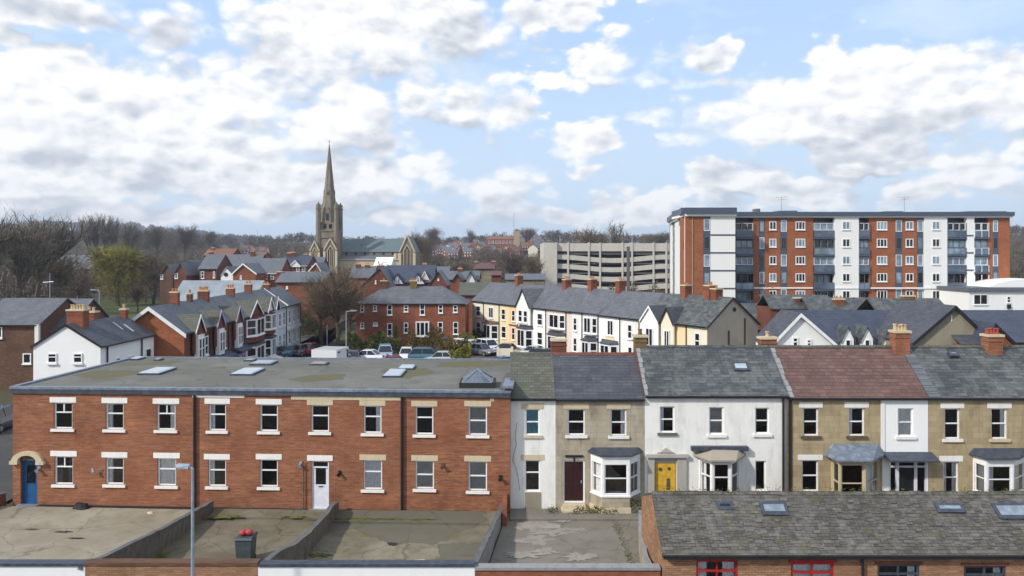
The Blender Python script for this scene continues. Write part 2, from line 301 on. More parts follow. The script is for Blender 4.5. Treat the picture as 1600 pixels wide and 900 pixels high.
class MB:
    def __init__(s): s.v = []; s.f = []; s.m = []
    def poly(s, pts, m=0):
        i = len(s.v); s.v += [Vector(p) for p in pts]; s.f.append(tuple(range(i, i+len(pts)))); s.m.append(m); return s
    def hexa(s, p, m=0):   # p: bottom 4 (ccw from above), top 4
        for q in ((3, 2, 1, 0), (4, 5, 6, 7), (0, 1, 5, 4), (1, 2, 6, 5), (2, 3, 7, 6), (3, 0, 4, 7)): s.poly([p[k] for k in q], m)
        return s
    def box(s, fr, u0, u1, d0, d1, z0, z1, m=0):
        P = fr.P; return s.hexa([P(u0, d0, z0), P(u1, d0, z0), P(u1, d1, z0), P(u0, d1, z0), P(u0, d0, z1), P(u1, d0, z1), P(u1, d1, z1), P(u0, d1, z1)], m)
    def prism(s, poly, off, m=0, caps=True):   # poly pts + offset vector
        off = Vector(off); a = [Vector(p) for p in poly]; b = [p+off for p in a]; n = len(a)
        if caps: s.poly(a[::-1], m); s.poly(b, m)
        for i in range(n): s.poly([a[i], a[(i+1) % n], b[(i+1) % n], b[i]], m)
        return s
    def tube(s, p0, p1, r0, r1=None, n=8, m=0, caps=True):
        r1 = r0 if r1 is None else r1; p0 = Vector(p0); p1 = Vector(p1); ax = (p1-p0).normalized()
        t = ax.orthogonal().normalized(); b = ax.cross(t)
        A = [p0+(t*math.cos(2*math.pi*i/n)+b*math.sin(2*math.pi*i/n))*r0 for i in range(n)]
        B = [p1+(t*math.cos(2*math.pi*i/n)+b*math.sin(2*math.pi*i/n))*r1 for i in range(n)]
        for i in range(n): s.poly([A[i], A[(i+1) % n], B[(i+1) % n], B[i]], m)
        if caps: s.poly(A[::-1], m); s.poly(B, m)
        return s
    def build(s, name, mats, parent=None, smooth=False, label=None):
        if isinstance(mats, str): mats = [mats]
        me = bpy.data.meshes.new(name)
        root = parent
        while root is not None and root.parent is not None: root = root.parent
        inv = root.matrix_basis.inverted() if root is not None else Matrix()
        me.from_pydata([inv @ p for p in s.v], [], s.f)
        uvl = me.uv_layers.new(name='UVMap').data; k = 0
        Zv = Vector((0, 0, 1))
        for f in s.f:
            a = s.v[f[0]]; n = Vector((0, 0, 0))
            for i in range(1, len(f)-1): n += (s.v[f[i]]-a).cross(s.v[f[i+1]]-a)
            if n.length > 0: n.normalize()
            if abs(n.z) > .985 or n.length == 0: t = Vector((1, 0, 0)); b = Vector((0, 1, 0))
            else: t = Zv.cross(n).normalized(); b = n.cross(t)
            for i in f: uvl[k].uv = (s.v[i].dot(t), s.v[i].dot(b)); k += 1
        for x in mats: me.materials.append(M(x))
        if len(mats) > 1: me.polygons.foreach_set('material_index', s.m)
        if smooth: me.polygons.foreach_set('use_smooth', [True]*len(s.f))
        me.update()
        o = bpy.data.objects.new(name, me); COL.objects.link(o)
        if parent is not None: o.parent = parent
        if label: o['label'] = label
        return o
def thing(name, label, cat, loc, rz=0, group=None):
    o = bpy.data.objects.new(name, None); COL.objects.link(o); o.empty_display_size = .5
    o.matrix_basis = Matrix.Translation(Vector(loc)) @ Matrix.Rotation(rz, 4, 'Z')
    o['label'] = label; o['category'] = cat
    if group: o['group'] = group
    return o
def fthing(fr, name, label, cat, group=None, z=0):
    return thing(name, label, cat, (fr.A.x, fr.A.y, z), math.atan2(fr.ex.y, fr.ex.x), group)
def tag(o, label, cat, group=None):
    o['label'] = label; o['category'] = cat
    if group: o['group'] = group
    return o
def struct(o): o['kind'] = 'structure'; return o
def stuff(o, label=None, cat=None):
    o['kind'] = 'stuff'
    if label: o['label'] = label
    if cat: o['category'] = cat
    return o

def wall_holes(mb, fr, u0, u1, z0, z1, holes, reveal=.14, d=0, m=0, mr=None):
    us = sorted({u0, u1, *[min(max(h[k], u0), u1) for h in holes for k in (0, 1)]}); zs = sorted({z0, z1, *[min(max(h[k], z0), z1) for h in holes for k in (2, 3)]})
    P = fr.P
    for i in range(len(us)-1):
        for j in range(len(zs)-1):
            a, b, c, e = us[i], us[i+1], zs[j], zs[j+1]; cu, cz = (a+b)/2, (c+e)/2
            if b-a < 1e-5 or e-c < 1e-5: continue
            if any(h[0] < cu < h[1] and h[2] < cz < h[3] for h in holes): continue
            mb.poly([P(a, d, c), P(b, d, c), P(b, d, e), P(a, d, e)], m)
    mr = m if mr is None else mr
    for (a, b, c, e) in holes:
        D = d+reveal
        mb.poly([P(a, d, c), P(a, d, e), P(a, D, e), P(a, D, c)], mr); mb.poly([P(b, d, e), P(b, d, c), P(b, D, c), P(b, D, e)], mr)
        mb.poly([P(a, d, e), P(b, d, e), P(b, D, e), P(a, D, e)], mr); mb.poly([P(b, d, c), P(a, d, c), P(a, D, c), P(b, D, c)], mr)
def bars(mb, fr, r, d0, d1, t, hs=(), vs=(), m=0):
    a, b, c, e = r
    mb.box(fr, a, b, d0, d1, c, c+t, m); mb.box(fr, a, b, d0, d1, e-t, e, m)
    mb.box(fr, a, a+t, d0, d1, c+t, e-t, m); mb.box(fr, b-t, b, d0, d1, c+t, e-t, m)
    for h in hs:
        z = c+(e-c)*h; mb.box(fr, a+t, b-t, d0-.01, d1, z-t*.45, z+t*.45, m)
    for v_ in vs:
        if isinstance(v_, tuple): v_, lo, hi = v_
        else: lo, hi = 0, 1
        u = a+(b-a)*v_; mb.box(fr, u-t*.4, u+t*.4, d0-.006, d1-.01, c+t+(e-c-2*t)*lo, c+t+(e-c-2*t)*hi, m)
def drape(mb, fr, a, b, c, e, d, n=None):
    n = n or max(4, int((b-a)/.05)); pts = [(a+(b-a)*i/n, d+(.025 if i % 2 else -.025)) for i in range(n+1)]
    for (x0, y0), (x1, y1) in zip(pts, pts[1:]): mb.poly([fr.P(x0, y0, c), fr.P(x1, y1, c), fr.P(x1, y1, e), fr.P(x0, y0, e)])
def near_window(fr, r, parent, d=0, style='vent', cur='none', frame='white', lintel=None, sill='lintel_white', lz=.27, name='window', lov=.2, glass='glass', t=.065, sov=.12):
    a, b, c, e = r; mb = MB(); d0, d1 = d+.08, d+.15
    hs = {'vent': (.6,), 'sash': (.5,), 'cas': (.62,), 'plain': (), 'multi': (.5,)}[style]
    vs = {'cas': ((.5, .62, 1),), 'multi': (.5,)}.get(style, ())
    bars(mb, fr, r, d0, d1, t, hs, vs)
    w_ = mb.build(name, frame, parent)
    pb = MB(); pb.poly([fr.P(a+.02, d+.125, c+.02), fr.P(b-.02, d+.125, c+.02), fr.P(b-.02, d+.125, e-.02), fr.P(a+.02, d+.125, e-.02)]); pb.build('pane', glass, w_)
    if sill: MB().box(fr, a-sov, b+sov, d-.09, d+.1, c-.13, c-.003).build('sill', sill, w_)
    if lintel: MB().box(fr, a-lov, b+lov, d-.02, d+.06, e+.004, e+lz).build('lintel', lintel, w_)
    W = b-a; cm = 'curtain'
    if cur.startswith('blue'): cm = 'curtain_blue'; cur = 'full'
    if cur.startswith('dark'): cm = 'curtain_dark'; cur = 'both'
    cb = MB(); D = d+.18
    if cur in ('left', 'both'): drape(cb, fr, a+.02, a+W*.3, c, e, D)
    if cur in ('right', 'both'): drape(cb, fr, b-W*.34, b-.02, c, e, D)
    if cur == 'full': drape(cb, fr, a, b, c, e, D)
    if cb.f: cb.build('curtain', cm, w_)
    if cur == 'blind': MB().poly([fr.P(a, D, c), fr.P(b, D, c), fr.P(b, D, e), fr.P(a, D, e)]).build('blind', 'blind', w_)
    return w_
def far_window(fr, r, parent, style='sash', frame='white', sill=True, pane='glass_dark', t=.10, proud=.07, d=0, name='window'):
    a, b, c, e = r; mb = MB()
    hs = (.5,) if style == 'sash' else ((.62,) if style == 'vent' else ()); vs = (.5,) if style in ('multi', 'pair') else ()
    if style == 'triple': vs = (.33, .67)
    bars(mb, fr, r, d-proud, d+.02, t, hs, vs)
    if sill: mb.box(fr, a-.06, b+.06, d-proud-.08, d+.02, c-.12, c-.002)
    w_ = mb.build(name, frame, parent)
    MB().box(fr, a+.02, b-.02, d-.025, d+.01, c+.02, e-.02).build('pane', pane, w_)
    return w_
def shell(mb, fr, W, D, z0, ze, zr, dr, front=True, back=True, sides=(True, True), axis='u', m=0, ur=None):
    """outer walls; axis 'u' = ridge parallel to the front wall at depth dr, 'd' = gable front with its ridge at u = ur"""
    P = fr.P
    if axis == 'u':
        if front: mb.poly([P(0, 0, z0), P(W, 0, z0), P(W, 0, ze), P(0, 0, ze)], m)
        if back: mb.poly([P(W, D, z0), P(0, D, z0), P(0, D, ze), P(W, D, ze)], m)
        if sides[0]: mb.poly([P(0, D, z0), P(0, 0, z0), P(0, 0, ze), P(0, dr, zr), P(0, D, ze)], m)
        if sides[1]: mb.poly([P(W, 0, z0), P(W, D, z0), P(W, D, ze), P(W, dr, zr), P(W, 0, ze)], m)
    else:
        ur = W/2 if ur is None else ur
        if front: mb.poly([P(0, 0, z0), P(W, 0, z0), P(W, 0, ze), P(ur, 0, zr), P(0, 0, ze)], m)
        if back: mb.poly([P(W, D, z0), P(0, D, z0), P(0, D, ze), P(ur, D, zr), P(W, D, ze)], m)
        mb.poly([P(0, D, z0), P(0, 0, z0), P(0, 0, ze), P(0, D, ze)], m); mb.poly([P(W, 0, z0), P(W, D, z0), P(W, D, ze), P(W, 0, ze)], m)
def slab(mb, a, b, c, d, th=.1, m=0):   # a,b eave (left,right), c,d ridge (right,left): slab whose underside is the given face
    up = Vector((0, 0, th)); mb.hexa([a, b, c, d, a+up, b+up, c+up, d+up], m)
def roof_u(mb, fr, W, D, ze, zr, dr, ov=.22, so=(0, 0), th=.1, m=0, f=1):
    P = fr.P; s1 = (zr-ze)/dr; s2 = (zr-ze)/(D-dr); u0, u1 = -so[0], W+so[1]
    slab(mb, P(u0, -ov, ze-ov*s1), P(u1, -ov, ze-ov*s1), P(u1, dr, zr), P(u0, dr, zr), th, m)
    slab(mb, P(u1, D+ov, ze-ov*s2), P(u0, D+ov, ze-ov*s2), P(u0, dr+.002, zr), P(u1, dr+.002, zr), th, m)
def roof_d(mb, fr, W, D, ze, zr, ur=None, ov=.2, fo=.25, bo=.1, th=.1, m=0):
    P = fr.P; ur = W/2 if ur is None else ur; s1 = (zr-ze)/ur; s2 = (zr-ze)/(W-ur)
    slab(mb, P(-ov, D+bo, ze-ov*s1), P(-ov, -fo, ze-ov*s1), P(ur, -fo, zr), P(ur, D+bo, zr), th, m)
    slab(mb, P(W+ov, -fo, ze-ov*s2), P(W+ov, D+bo, ze-ov*s2), P(ur+.002, D+bo, zr), P(ur+.002, -fo, zr), th, m)
def verge(mb, fr, W, ze, zr, ur=None, ov=.2, d=-.3, h=.22, th=.05, m=0):   # bargeboards on a front gable
    P = fr.P; ur = W/2 if ur is None else ur
    for (a, za, b, zb) in ((-ov, ze-ov*(zr-ze)/ur, ur, zr), (W+ov, ze-ov*(zr-ze)/(W-ur), ur, zr)):
        mb.prism([P(a, d, za-h+.1), P(b, d, zb-h+.1), P(b, d, zb+.105), P(a, d, za+.105)] if a < b else [P(b, d, zb-h+.1), P(a, d, za-h+.1), P(a, d, za+.105), P(b, d, zb+.105)], fr.P(0, th, 0)-fr.P(0, 0, 0), m)
def chimney(parent, fr, u, d, z0, z1, w_=.9, l=.55, pots=3, mat='brick_mid', potm='pot', cap='stone_trim'):
    mb = MB(); mb.box(fr, u-w_/2, u+w_/2, d-l/2, d+l/2, z0, z1-.12, 0); mb.box(fr, u-w_/2-.06, u+w_/2+.06, d-l/2-.06, d+l/2+.06, z1-.12, z1, 1)
    mb.box(fr, u-w_/2-.03, u+w_/2+.03, d-l/2-.03, d+l/2+.03, z1-.38, z1-.3, 0)
    c = mb.build('chimney', [mat, cap], parent)
    for i in range(pots):
        x = u+(i-(pots-1)/2)*(w_*.86/max(pots, 2)); p = fr.P(x, d, z1-.01); h = random.uniform(.22, .32)
        pm = MB(); pm.tube(p, p+Vector((0, 0, h)), .12, .095, 8); pm.tube(p+Vector((0, 0, h)), p+Vector((0, 0, h+.06)), .125, .125, 8)
        pm.build('chimney_pot', potm, c, smooth=False)
    return c
def gutter(mb, fr, u0, u1, z, d=-.28, r=.06): mb.box(fr, u0, u1, d-r, d+r, z-.1, z)
def pipe(parent, fr, u, z0, z1, d=-.09, r=.05, mat='black'):
    MB().tube(fr.P(u, d, z0), fr.P(u, d, z1), r, n=8).build('drainpipe', mat, parent)
# ------------------------------------------------------------------ long brick block with the flat roof
CURS = {}
fb = Fr((-24.83, 38.2), (-.1, 37.0)); WB = fb.W
root = fthing(fb, 'brick_block', 'long two-storey orange brick block with a flat grey felt roof and white sash windows', 'building')
ZE = 5.82
LW, LT = 'lintel_white', 'stone_trim'
up = [(84,629,113,670,'cas','none',LW),(165,630,193,671,'vent','left',LW),(245,631,274,672,'cas','right',LW),(326,631,353,673,'vent','left',LW),(406,632,434,674,'vent','none',LW),
      (486,633,514,675,'vent','none',LT),(568,634,596,677,'vent','right',LT),(649,635,677,679,'vent','none',LT),(732,635,761,680,'sash','blind',LT)]
dn = [(85,713,114,757,'cas','dark',LW),(165,715,193,757,'vent','left',LW),(246,716,275,759,'vent','full',LW),(325,718,353,760,'vent','left',LW),(406,718,434,761,'vent','none',LW),
      (568,719,597,765,'vent','full',LT),(649,720,678,764,'sash','blind',LT),(732,721,761,767,'sash','blind',LT)]
rects = [(*fb.Rc(*w_[:4]),) for w_ in up+dn]
doorW = (fb.U(487), fb.U(514), .05, fb.Z(500, 720)); doorB = (fb.U(32), fb.U(58), .05, fb.Z(45, 719))
mb = MB(); D = 11.4
wall_holes(mb, fb, 0, WB, -.1, ZE, rects+[doorW, doorB])
P = fb.P
mb.poly([P(WB, D, -.1), P(0, D, -.1), P(0, D, ZE), P(WB, D, ZE)]); mb.poly([P(0, D, -.1), P(0, 0, -.1), P(0, 0, ZE), P(0, D, ZE)]); mb.poly([P(WB, 0, -.1), P(WB, D, -.1), P(WB, D, ZE), P(WB, 0, ZE)])
mb.build('wall', 'brick_orange', root)
MB().poly([P(.1, 1.6, -.1), P(WB-.1, 1.6, -.1), P(WB-.1, 1.6, ZE), P(.1, 1.6, ZE)]).poly([P(.1, .1, 2.85), P(WB-.1, .1, 2.85), P(WB-.1, 1.6, 2.85), P(.1, 1.6, 2.85)]).build('dark_lining', 'room_dark', root)  # dark sheets added behind the windows so the rooms look unlit
for w_, r in zip(up+dn, rects): near_window(fb, r, root, style=w_[4], cur=w_[5], lintel=w_[6])
# roof: felt deck, lead edge and parapets
rb = MB(); rb.box(fb, .12, WB-.1, .12, D-.1, ZE-.2, ZE+.03)
rf = rb.build('roof', 'flat_roof_felt', root)
eb = MB(); eb.box(fb, -.10, WB+.05, -.12, .16, ZE-.02, ZE+.10); eb.box(fb, -.10, .16, .16, D, ZE-.02, ZE+.12); eb.box(fb, .16, WB, D-.2, D, ZE-.02, ZE+.10)
eb.build('roof_edge', 'lead', root)
fb2 = MB(); fb2.box(fb, -.07, WB+.02, -.09, -.003, ZE-.24, ZE-.022); fb2.box(fb, -.07, -.003, .0, D, ZE-.24, ZE-.022); fb2.build('fascia', 'lead_dark', root)
MB().box(fb, WB-.5, WB+.14, .163, D-.3, ZE+.032, ZE+.22).build('party_wall', 'coping', root)
MB().box(fb, WB-.35, WB+.16, -.14, 2.4, ZE+.222, ZE+.34).build('coping', 'lead', root)
# repair bands under the eave
MB().box(fb, fb.U(301), fb.U(382), -.03, .05, fb.Z(340, 621), ZE-.25).build('stone_band', 'lintel_white', root)
MB().box(fb, fb.U(455), fb.U(627), -.03, .05, fb.Z(540, 625), ZE-.25).build('stone_band', 'stone_trim', root)
for px in (305, 628.5): pipe(root, fb, fb.U(px), 0, ZE-.25, r=.065)
pipe(root, fb, fb.U(475), 0, 2.4, r=.03, mat='timber')
# white half glazed door
r = doorW; mb = MB(); bars(mb, fb, r, .06, .13, .07, (.86,)); dr_ = mb.build('door', 'white_cool', root)
mb = MB(); a, b, c, e = r; mid = c+(e-c)*.5
mb.box(fb, a+.07, b-.07, .08, .12, c+.02, mid); mb.box(fb, a+.07, a+.17, .08, .12, mid, c+(e-c)*.83); mb.box(fb, b-.17, b-.07, .08, .12, mid, c+(e-c)*.83); mb.build('door_leaf', 'white_cool', dr_)
MB().poly([fb.P(a+.07, .11, mid), fb.P(b-.07, .11, mid), fb.P(b-.07, .11, e-.07), fb.P(a+.07, .11, e-.07)]).build('pane', 'glass', dr_)
MB().box(fb, (a+b)/2-.1, (a+b)/2+.12, .06, .08, mid-.12, mid-.07).build('letter_box', 'black', dr_)
MB().box(fb, fb.U(480), fb.U(520), -.03, .06, e+.004, e+.27).build('lintel', 'lintel_white', dr_)
MB().box(fb, a-.1, b+.1, -.2, .1, .0, .06).build('step', 'coping_light', dr_)
# blue door under a stone hood
r = doorB; a, b, c, e = r; mb = MB(); bars(mb, fb, (a, b, c, e), .16, .24, .06); mb.box(fb, a+.06, b-.06, .19, .235, c+.05, c+1.0)
mb.box(fb, a+.06, a+.2, .19, .235, c+1.0, e-.1); mb.box(fb, b-.2, b-.06, .19, .235, c+1.0, e-.1); mb.box(fb, a+.2, b-.2, .19, .235, e-.28, e-.06)
db = mb.build('door', 'blue_door', root, label='blue door with a dark glazed panel')
MB().box(fb, a+.2, b-.2, .2, .23, c+1.0, e-.28).build('pane', 'glass_dark', db)
MB().box(fb, a-.1, b+.1, -.22, .1, .0, .06).build('step', 'lead', db)
pts = []; n = 14; cx_, cz = (a+b)/2, e-.02; ro, ri = (b-a)*.5+.36, (b-a)*.5+.04
hb = MB()
for i in range(n):
    a0, a1 = math.pi*i/n, math.pi*(i+1)/n
    q = lambda rr, an, k=.62: (cx_-rr*math.cos(an), cz+rr*k*math.sin(an))
    ps = [q(ri, a0), q(ri, a1), q(ro, a1), q(ro, a0)]
    hb.prism([fb.P(x, -.18, z) for x, z in ps], fb.P(0, .2, 0)-fb.P(0, 0, 0))
hb.box(fb, a-.45, a-.04, -.2, .02, cz-.16, cz-.002); hb.box(fb, b+.04, b+.45, -.2, .02, cz-.16, cz-.002)
hb.build('door_hood', 'stone_trim', root)
# half round panel above the blue door
MB().poly([fb.P(cx_+ri*math.cos(math.pi*i/10), -.012, cz+ri*.62*math.sin(math.pi*i/10)) for i in range(11)][::-1]).build('fanlight', 'timber', root)
# small fittings on the wall
def wall_lamp(px, py, mat):
    u, z = fb.U(px), fb.Z(px, py); mb = MB(); mb.box(fb, u-.07, u+.07, -.05, .0, z-.09, z+.09); mb.tube(fb.P(u, -.05, z), fb.P(u, -.24, z-.08), .035, .10, 8)
    mb.build('wall_lamp', mat, root)
wall_lamp(531, 738, 'black'); wall_lamp(470, 724, 'galv'); wall_lamp(692, 726, 'timber'); wall_lamp(782, 745, 'black'); wall_lamp(62, 732, 'galv')
mb = MB(); u, z = fb.U(150), fb.Z(150, 733); p = fb.P(u, -.22, z)
mb.tube(fb.P(u+.38, 0, z+.02), p, .018, .018, 6); mb.tube(p+Vector((-.05, 0, .1)), p+Vector((.0, 0, -.08)), .05, .09, 8); mb.build('bracket_lamp', 'galv', root)
mb = MB(); mb.box(fb, fb.U(768), fb.U(770), -.02, 0, fb.Z(769, 628), fb.Z(769, 622)); mb.tube(fb.P(fb.U(769), -.02, fb.Z(769, 625)), fb.P(fb.U(769), .01, fb.Z(769, 625)), .1, .1, 8); mb.build('wall_plate', 'stone_trim', root)
# dark base line
MB().box(fb, doorB[1]+.15, doorW[0]-.2, -.02, -.002, -.02, .07).box(fb, doorW[1]+.2, WB-.1, -.02, -.002, -.02, .07).build('base_strip', 'near_black', root)
# skylights
ROOFZ = ZE+.03
def roof_light(x0, y0, x1, y1, mat='glass_sky', h=.10, name='skylight'):
    Yn = (H-ROOFZ)*F/(y1-HY); Yf = (H-ROOFZ)*F/(y0-HY)
    X0 = (x0-CX)*((Yn+Yf)/2)/F; X1 = (x1-CX)*((Yn+Yf)/2)/F
    g_ = Fr((X0, Yn), (X1, Yn)); w_, d_ = X1-X0, max(.5, Yf-Yn)
    mb = MB(); mb.box(g_, -.03, w_+.03, -.03, d_+.03, ROOFZ+.002, ROOFZ+h); s = mb.build(name, 'lead_dark', root)
    z = ROOFZ+h
    MB().hexa([g_.P(0, 0, z+.002), g_.P(w_, 0, z+.002), g_.P(w_, d_, z+.002), g_.P(0, d_, z+.002), g_.P(.08, .08, z+.05), g_.P(w_-.08, .08, z+.05), g_.P(w_-.08, d_-.08, z+.05), g_.P(.08, d_-.08, z+.05)]).build('pane', mat, s)
plain('skylight_glass', (.36, .42, .47), .15, .6, .1)
plain('skylight_dull', (.21, .25, .30), .2, .6, .2)
for q in ((230, 577, 262, 586, 'skylight_glass'), (371, 578, 404, 587, 'skylight_glass'), (603, 580, 630, 590, 'skylight_glass'), (624, 573, 647, 578, 'skylight_glass'), (396, 566, 428, 571, 'skylight_dull'), (209, 560, 221, 563, 'skylight_glass'), (487, 568, 511, 571, 'coping_light'), (244, 562, 252, 564, 'coping_light'), (384, 563, 398, 565, 'coping_light')):
    roof_light(*q)
plain('lantern_glass', (.10, .12, .15), .2, .6, .3, 0, 1.)
# glazed pyramid lantern with a dark upstand
Yn = 37.9; x0, x1 = (717-CX)*Yn/F, (774-CX)*Yn/F
g_ = Fr((x0, Yn+.15), (x1, Yn+.15)); w_ = x1-x0
s = MB().box(g_, 0, w_, 0, 1.7, ROOFZ+.002, ROOFZ+.26).build('lantern', 'near_black', root)
ap = g_.P(w_*.5, .8, ROOFZ+.84); b4 = [g_.P(.16, .1, ROOFZ+.263), g_.P(w_-.16, .1, ROOFZ+.263), g_.P(w_-.16, 1.5, ROOFZ+.263), g_.P(.16, 1.5, ROOFZ+.263)]
k = MB()
for i in range(4): k.poly([b4[i], b4[(i+1) % 4], ap])
k.build('pane', 'lantern_glass', s)
k = MB()
for i in range(4): k.tube(b4[i], ap, .045, .04, 5); k.tube(b4[i], b4[(i+1) % 4], .04, .04, 5)
for f_ in (.33, .66): k.tube(b4[0].lerp(b4[1], f_), ap, .02, .02, 4)
k.build('glazing_bar', 'lead', s)

# ------------------------------------------------------------------ the terrace to the right, one thing per house
YF = 37.5; S = F/YF
ft = Fr((-.1, YF), (40, YF))
def hx(px): return (px-CX)/S
def hz(py): return H-(py-HY)/S
def terrace_front(px0, px1, name, label, wallm, roofm, eave_py, ridge_py, wins, doors=(), bays=(), back=5.6, dr=2.8, endw=(False, False), overrides=None, zones=None, rs=None, tw=None, flash=0):
    X0, X1 = hx(px0), hx(px1); fr = Fr((X0, YF), (X1, YF)); W = X1-X0; ze = hz(eave_py); zr = H-(ridge_py-HY)*(YF+dr)/F
    root = fthing(fr, name, label, 'house')
    def rc(x0, y0, x1, y1): return (hx(x0)-X0, hx(x1)-X0, hz(y1), hz(y0))
    holes = [rc(*w_[:4]) for w_ in wins]+[rc(*d_[:4]) for d_ in doors]+[rc(*b_) for b_ in bays]
    zones = zones or [(0, W, wallm)]
    for (a, b, m_) in zones:
        mb = MB(); hh = [h for h in holes if a < (h[0]+h[1])/2 < b]
        off = 0 if a == zones[0][0] and len(zones) == 1 or m_ != 'render_bright2' else -.04
        wall_holes(mb, fr, a, b, -.1, ze, hh, d=off)
        mb.build('wall', m_, root)
    mb = MB(); P = fr.P; e_ = .003
    mb.poly([P(W-e_, back, -.1), P(e_, back, -.1), P(e_, back, ze), P(W-e_, back, ze)])
    mb.poly([P(e_, back, -.1), P(e_, 0, -.1), P(e_, 0, ze), P(e_, dr, zr), P(e_, back, ze)]); mb.poly([P(W-e_, 0, -.1), P(W-e_, back, -.1), P(W-e_, back, ze), P(W-e_, dr, zr), P(W-e_, 0, ze)])
    mb.build('side_wall', tw or 'brick_mid', root)
    MB().poly([P(.05, 1.7, -.1), P(W-.05, 1.7, -.1), P(W-.05, 1.7, ze), P(.05, 1.7, ze)]).poly([P(.05, .1, 2.75), P(W-.05, .1, 2.75), P(W-.05, 1.7, 2.75), P(.05, 1.7, 2.75)]).build('dark_lining', 'room_dark', root)  # added dark lining, its colour stands in for the shade indoors
    mb = MB(); roof_u(mb, fr, W-.004, back, ze+.02, zr, dr, ov=.10, th=.09)
    rf = mb.build('roof', roofm, root)
    # uneven ridge tiles
    rng = random.Random(px0); k = MB(); u = 0
    while u < W-.02:
        l = min(.42, W-u); z = zr+.10+rng.uniform(-.008, .014)
        k.prism([P(u, dr-.13, z-.07), P(u, dr, z+.06), P(u, dr+.13, z-.07)], P(l-.012, 0, 0)-P(0, 0, 0)); u += l
    k.build('ridge_tiles', rs or 'brick_mid', rf)
    if flash:
        s_ = (zr-ze-.02)/dr; nv = Vector((0, -s_, 1)).normalized(); k = MB()
        for i in range(9):
            d0, d1 = -.08+(dr+.02)*i/9, -.08+(dr+.02)*(i+1)/9-.012; b = flash+rng.uniform(-.05, .05)
            q = lambda u, d, o: fr.P(u, d, ze+.02+.09+s_*d)+nv*o
            k.hexa([q(.01, d0, .004), q(b, d0, .004), q(b, d1, .004), q(.01, d1, .004), q(.01, d0, .024), q(b, d0, .024), q(b, d1, .014), q(.01, d1, .014)])
        k.build('flashing', 'slate_far' if flash > .3 else 'coping_light', rf)
    g2 = MB(); gutter(g2, fr, 0.01, W-.01, ze+.02, d=-.13, r=.05); g2.build('gutter', 'black', root)
    for w_ in wins:
        x0, y0, x1, y1, sty, cur, lint, sill = w_[:8]
        near_window(fr, rc(x0, y0, x1, y1), root, style=sty, cur=cur, lintel=lint, sill=sill)
    return root, fr, rc, ze, zr, P, rf
def roof_window(root, fr, rf, px0, py0, px1, py1, ze, zr, dr=2.8, mat='skylight_glass', th=.09, fm='lead_dark', H_=.07):
    """window lying in the front slope, found from its photo box"""
    s = (zr-ze)/dr
    def hit(px, py):   # ray meets slope plane z = ze+th+s*(Y-YF)
        k = (py-HY)/F; Y = (H-ze-th+s*fr.A.y)/(k+s); return (px-CX)*Y/F-fr.A.x, Y-fr.A.y
    u0, d1 = hit(px0, py0); u1, _ = hit(px1, py0); _, d0 = hit(px0, py1); u0 = min(u0, hit(px0, py1)[0]); 
    nv = Vector((0, -s, 1)).normalized()
    def q(u, d, o): p = fr.P(u, d, ze+th+s*d); return p+nv*o
    a = MB(); a.hexa([q(u0, d0, .0), q(u1, d0, .0), q(u1, d1, .0), q(u0, d1, .0), q(u0, d0, H_), q(u1, d0, H_), q(u1, d1, H_), q(u0, d1, H_)])
    o = a.build('roof_window', fm, rf); e = .11
    if u1-u0 > .35: MB().hexa([q(u0+e, d0+e, H_+.002), q(u1-e, d0+e, H_+.002), q(u1-e, d1-e, H_+.002), q(u0+e, d1-e, H_+.002), q(u0+e, d0+e, H_+.02), q(u1-e, d0+e, H_+.02), q(u1-e, d1-e, H_+.02), q(u0+e, d1-e, H_+.02)]).build('pane', mat, o)
def door(fr, r, root, leaf, frame='white', top=None, glaz=None, name='door', label=None):
    a, b, c, e = r; mb = MB(); bars(mb, fr, r, .06, .14, .08, (top,) if top else ()); d_ = mb.build(name, frame, root, label=label)
    zt = c+(e-c)*(top or 1)-.05; k = MB(); k.box(fr, a+.08, b-.08, .09, .13, c+.02, zt)
    for (q0, q1) in ((.12, .45), (.55, .9)):
        for s_ in (0, 1):
            u = a+.14+s_*((b-a)/2-.06); k.box(fr, u, u+(b-a)/2-.22, .078, .09, c+(zt-c)*q0, c+(zt-c)*q1)
    lf = k.build('door_leaf', leaf, d_)
    if top: MB().poly([fr.P(a+.08, .11, zt+.08), fr.P(b-.08, .11, zt+.08), fr.P(b-.08, .11, e-.06), fr.P(a+.08, .11, e-.06)]).build('pane', 'glass', d_)
    MB().box(fr, b-.2, b-.15, .05, .078, c+.95, c+1.08).build('handle', 'galv', lf)
    return d_
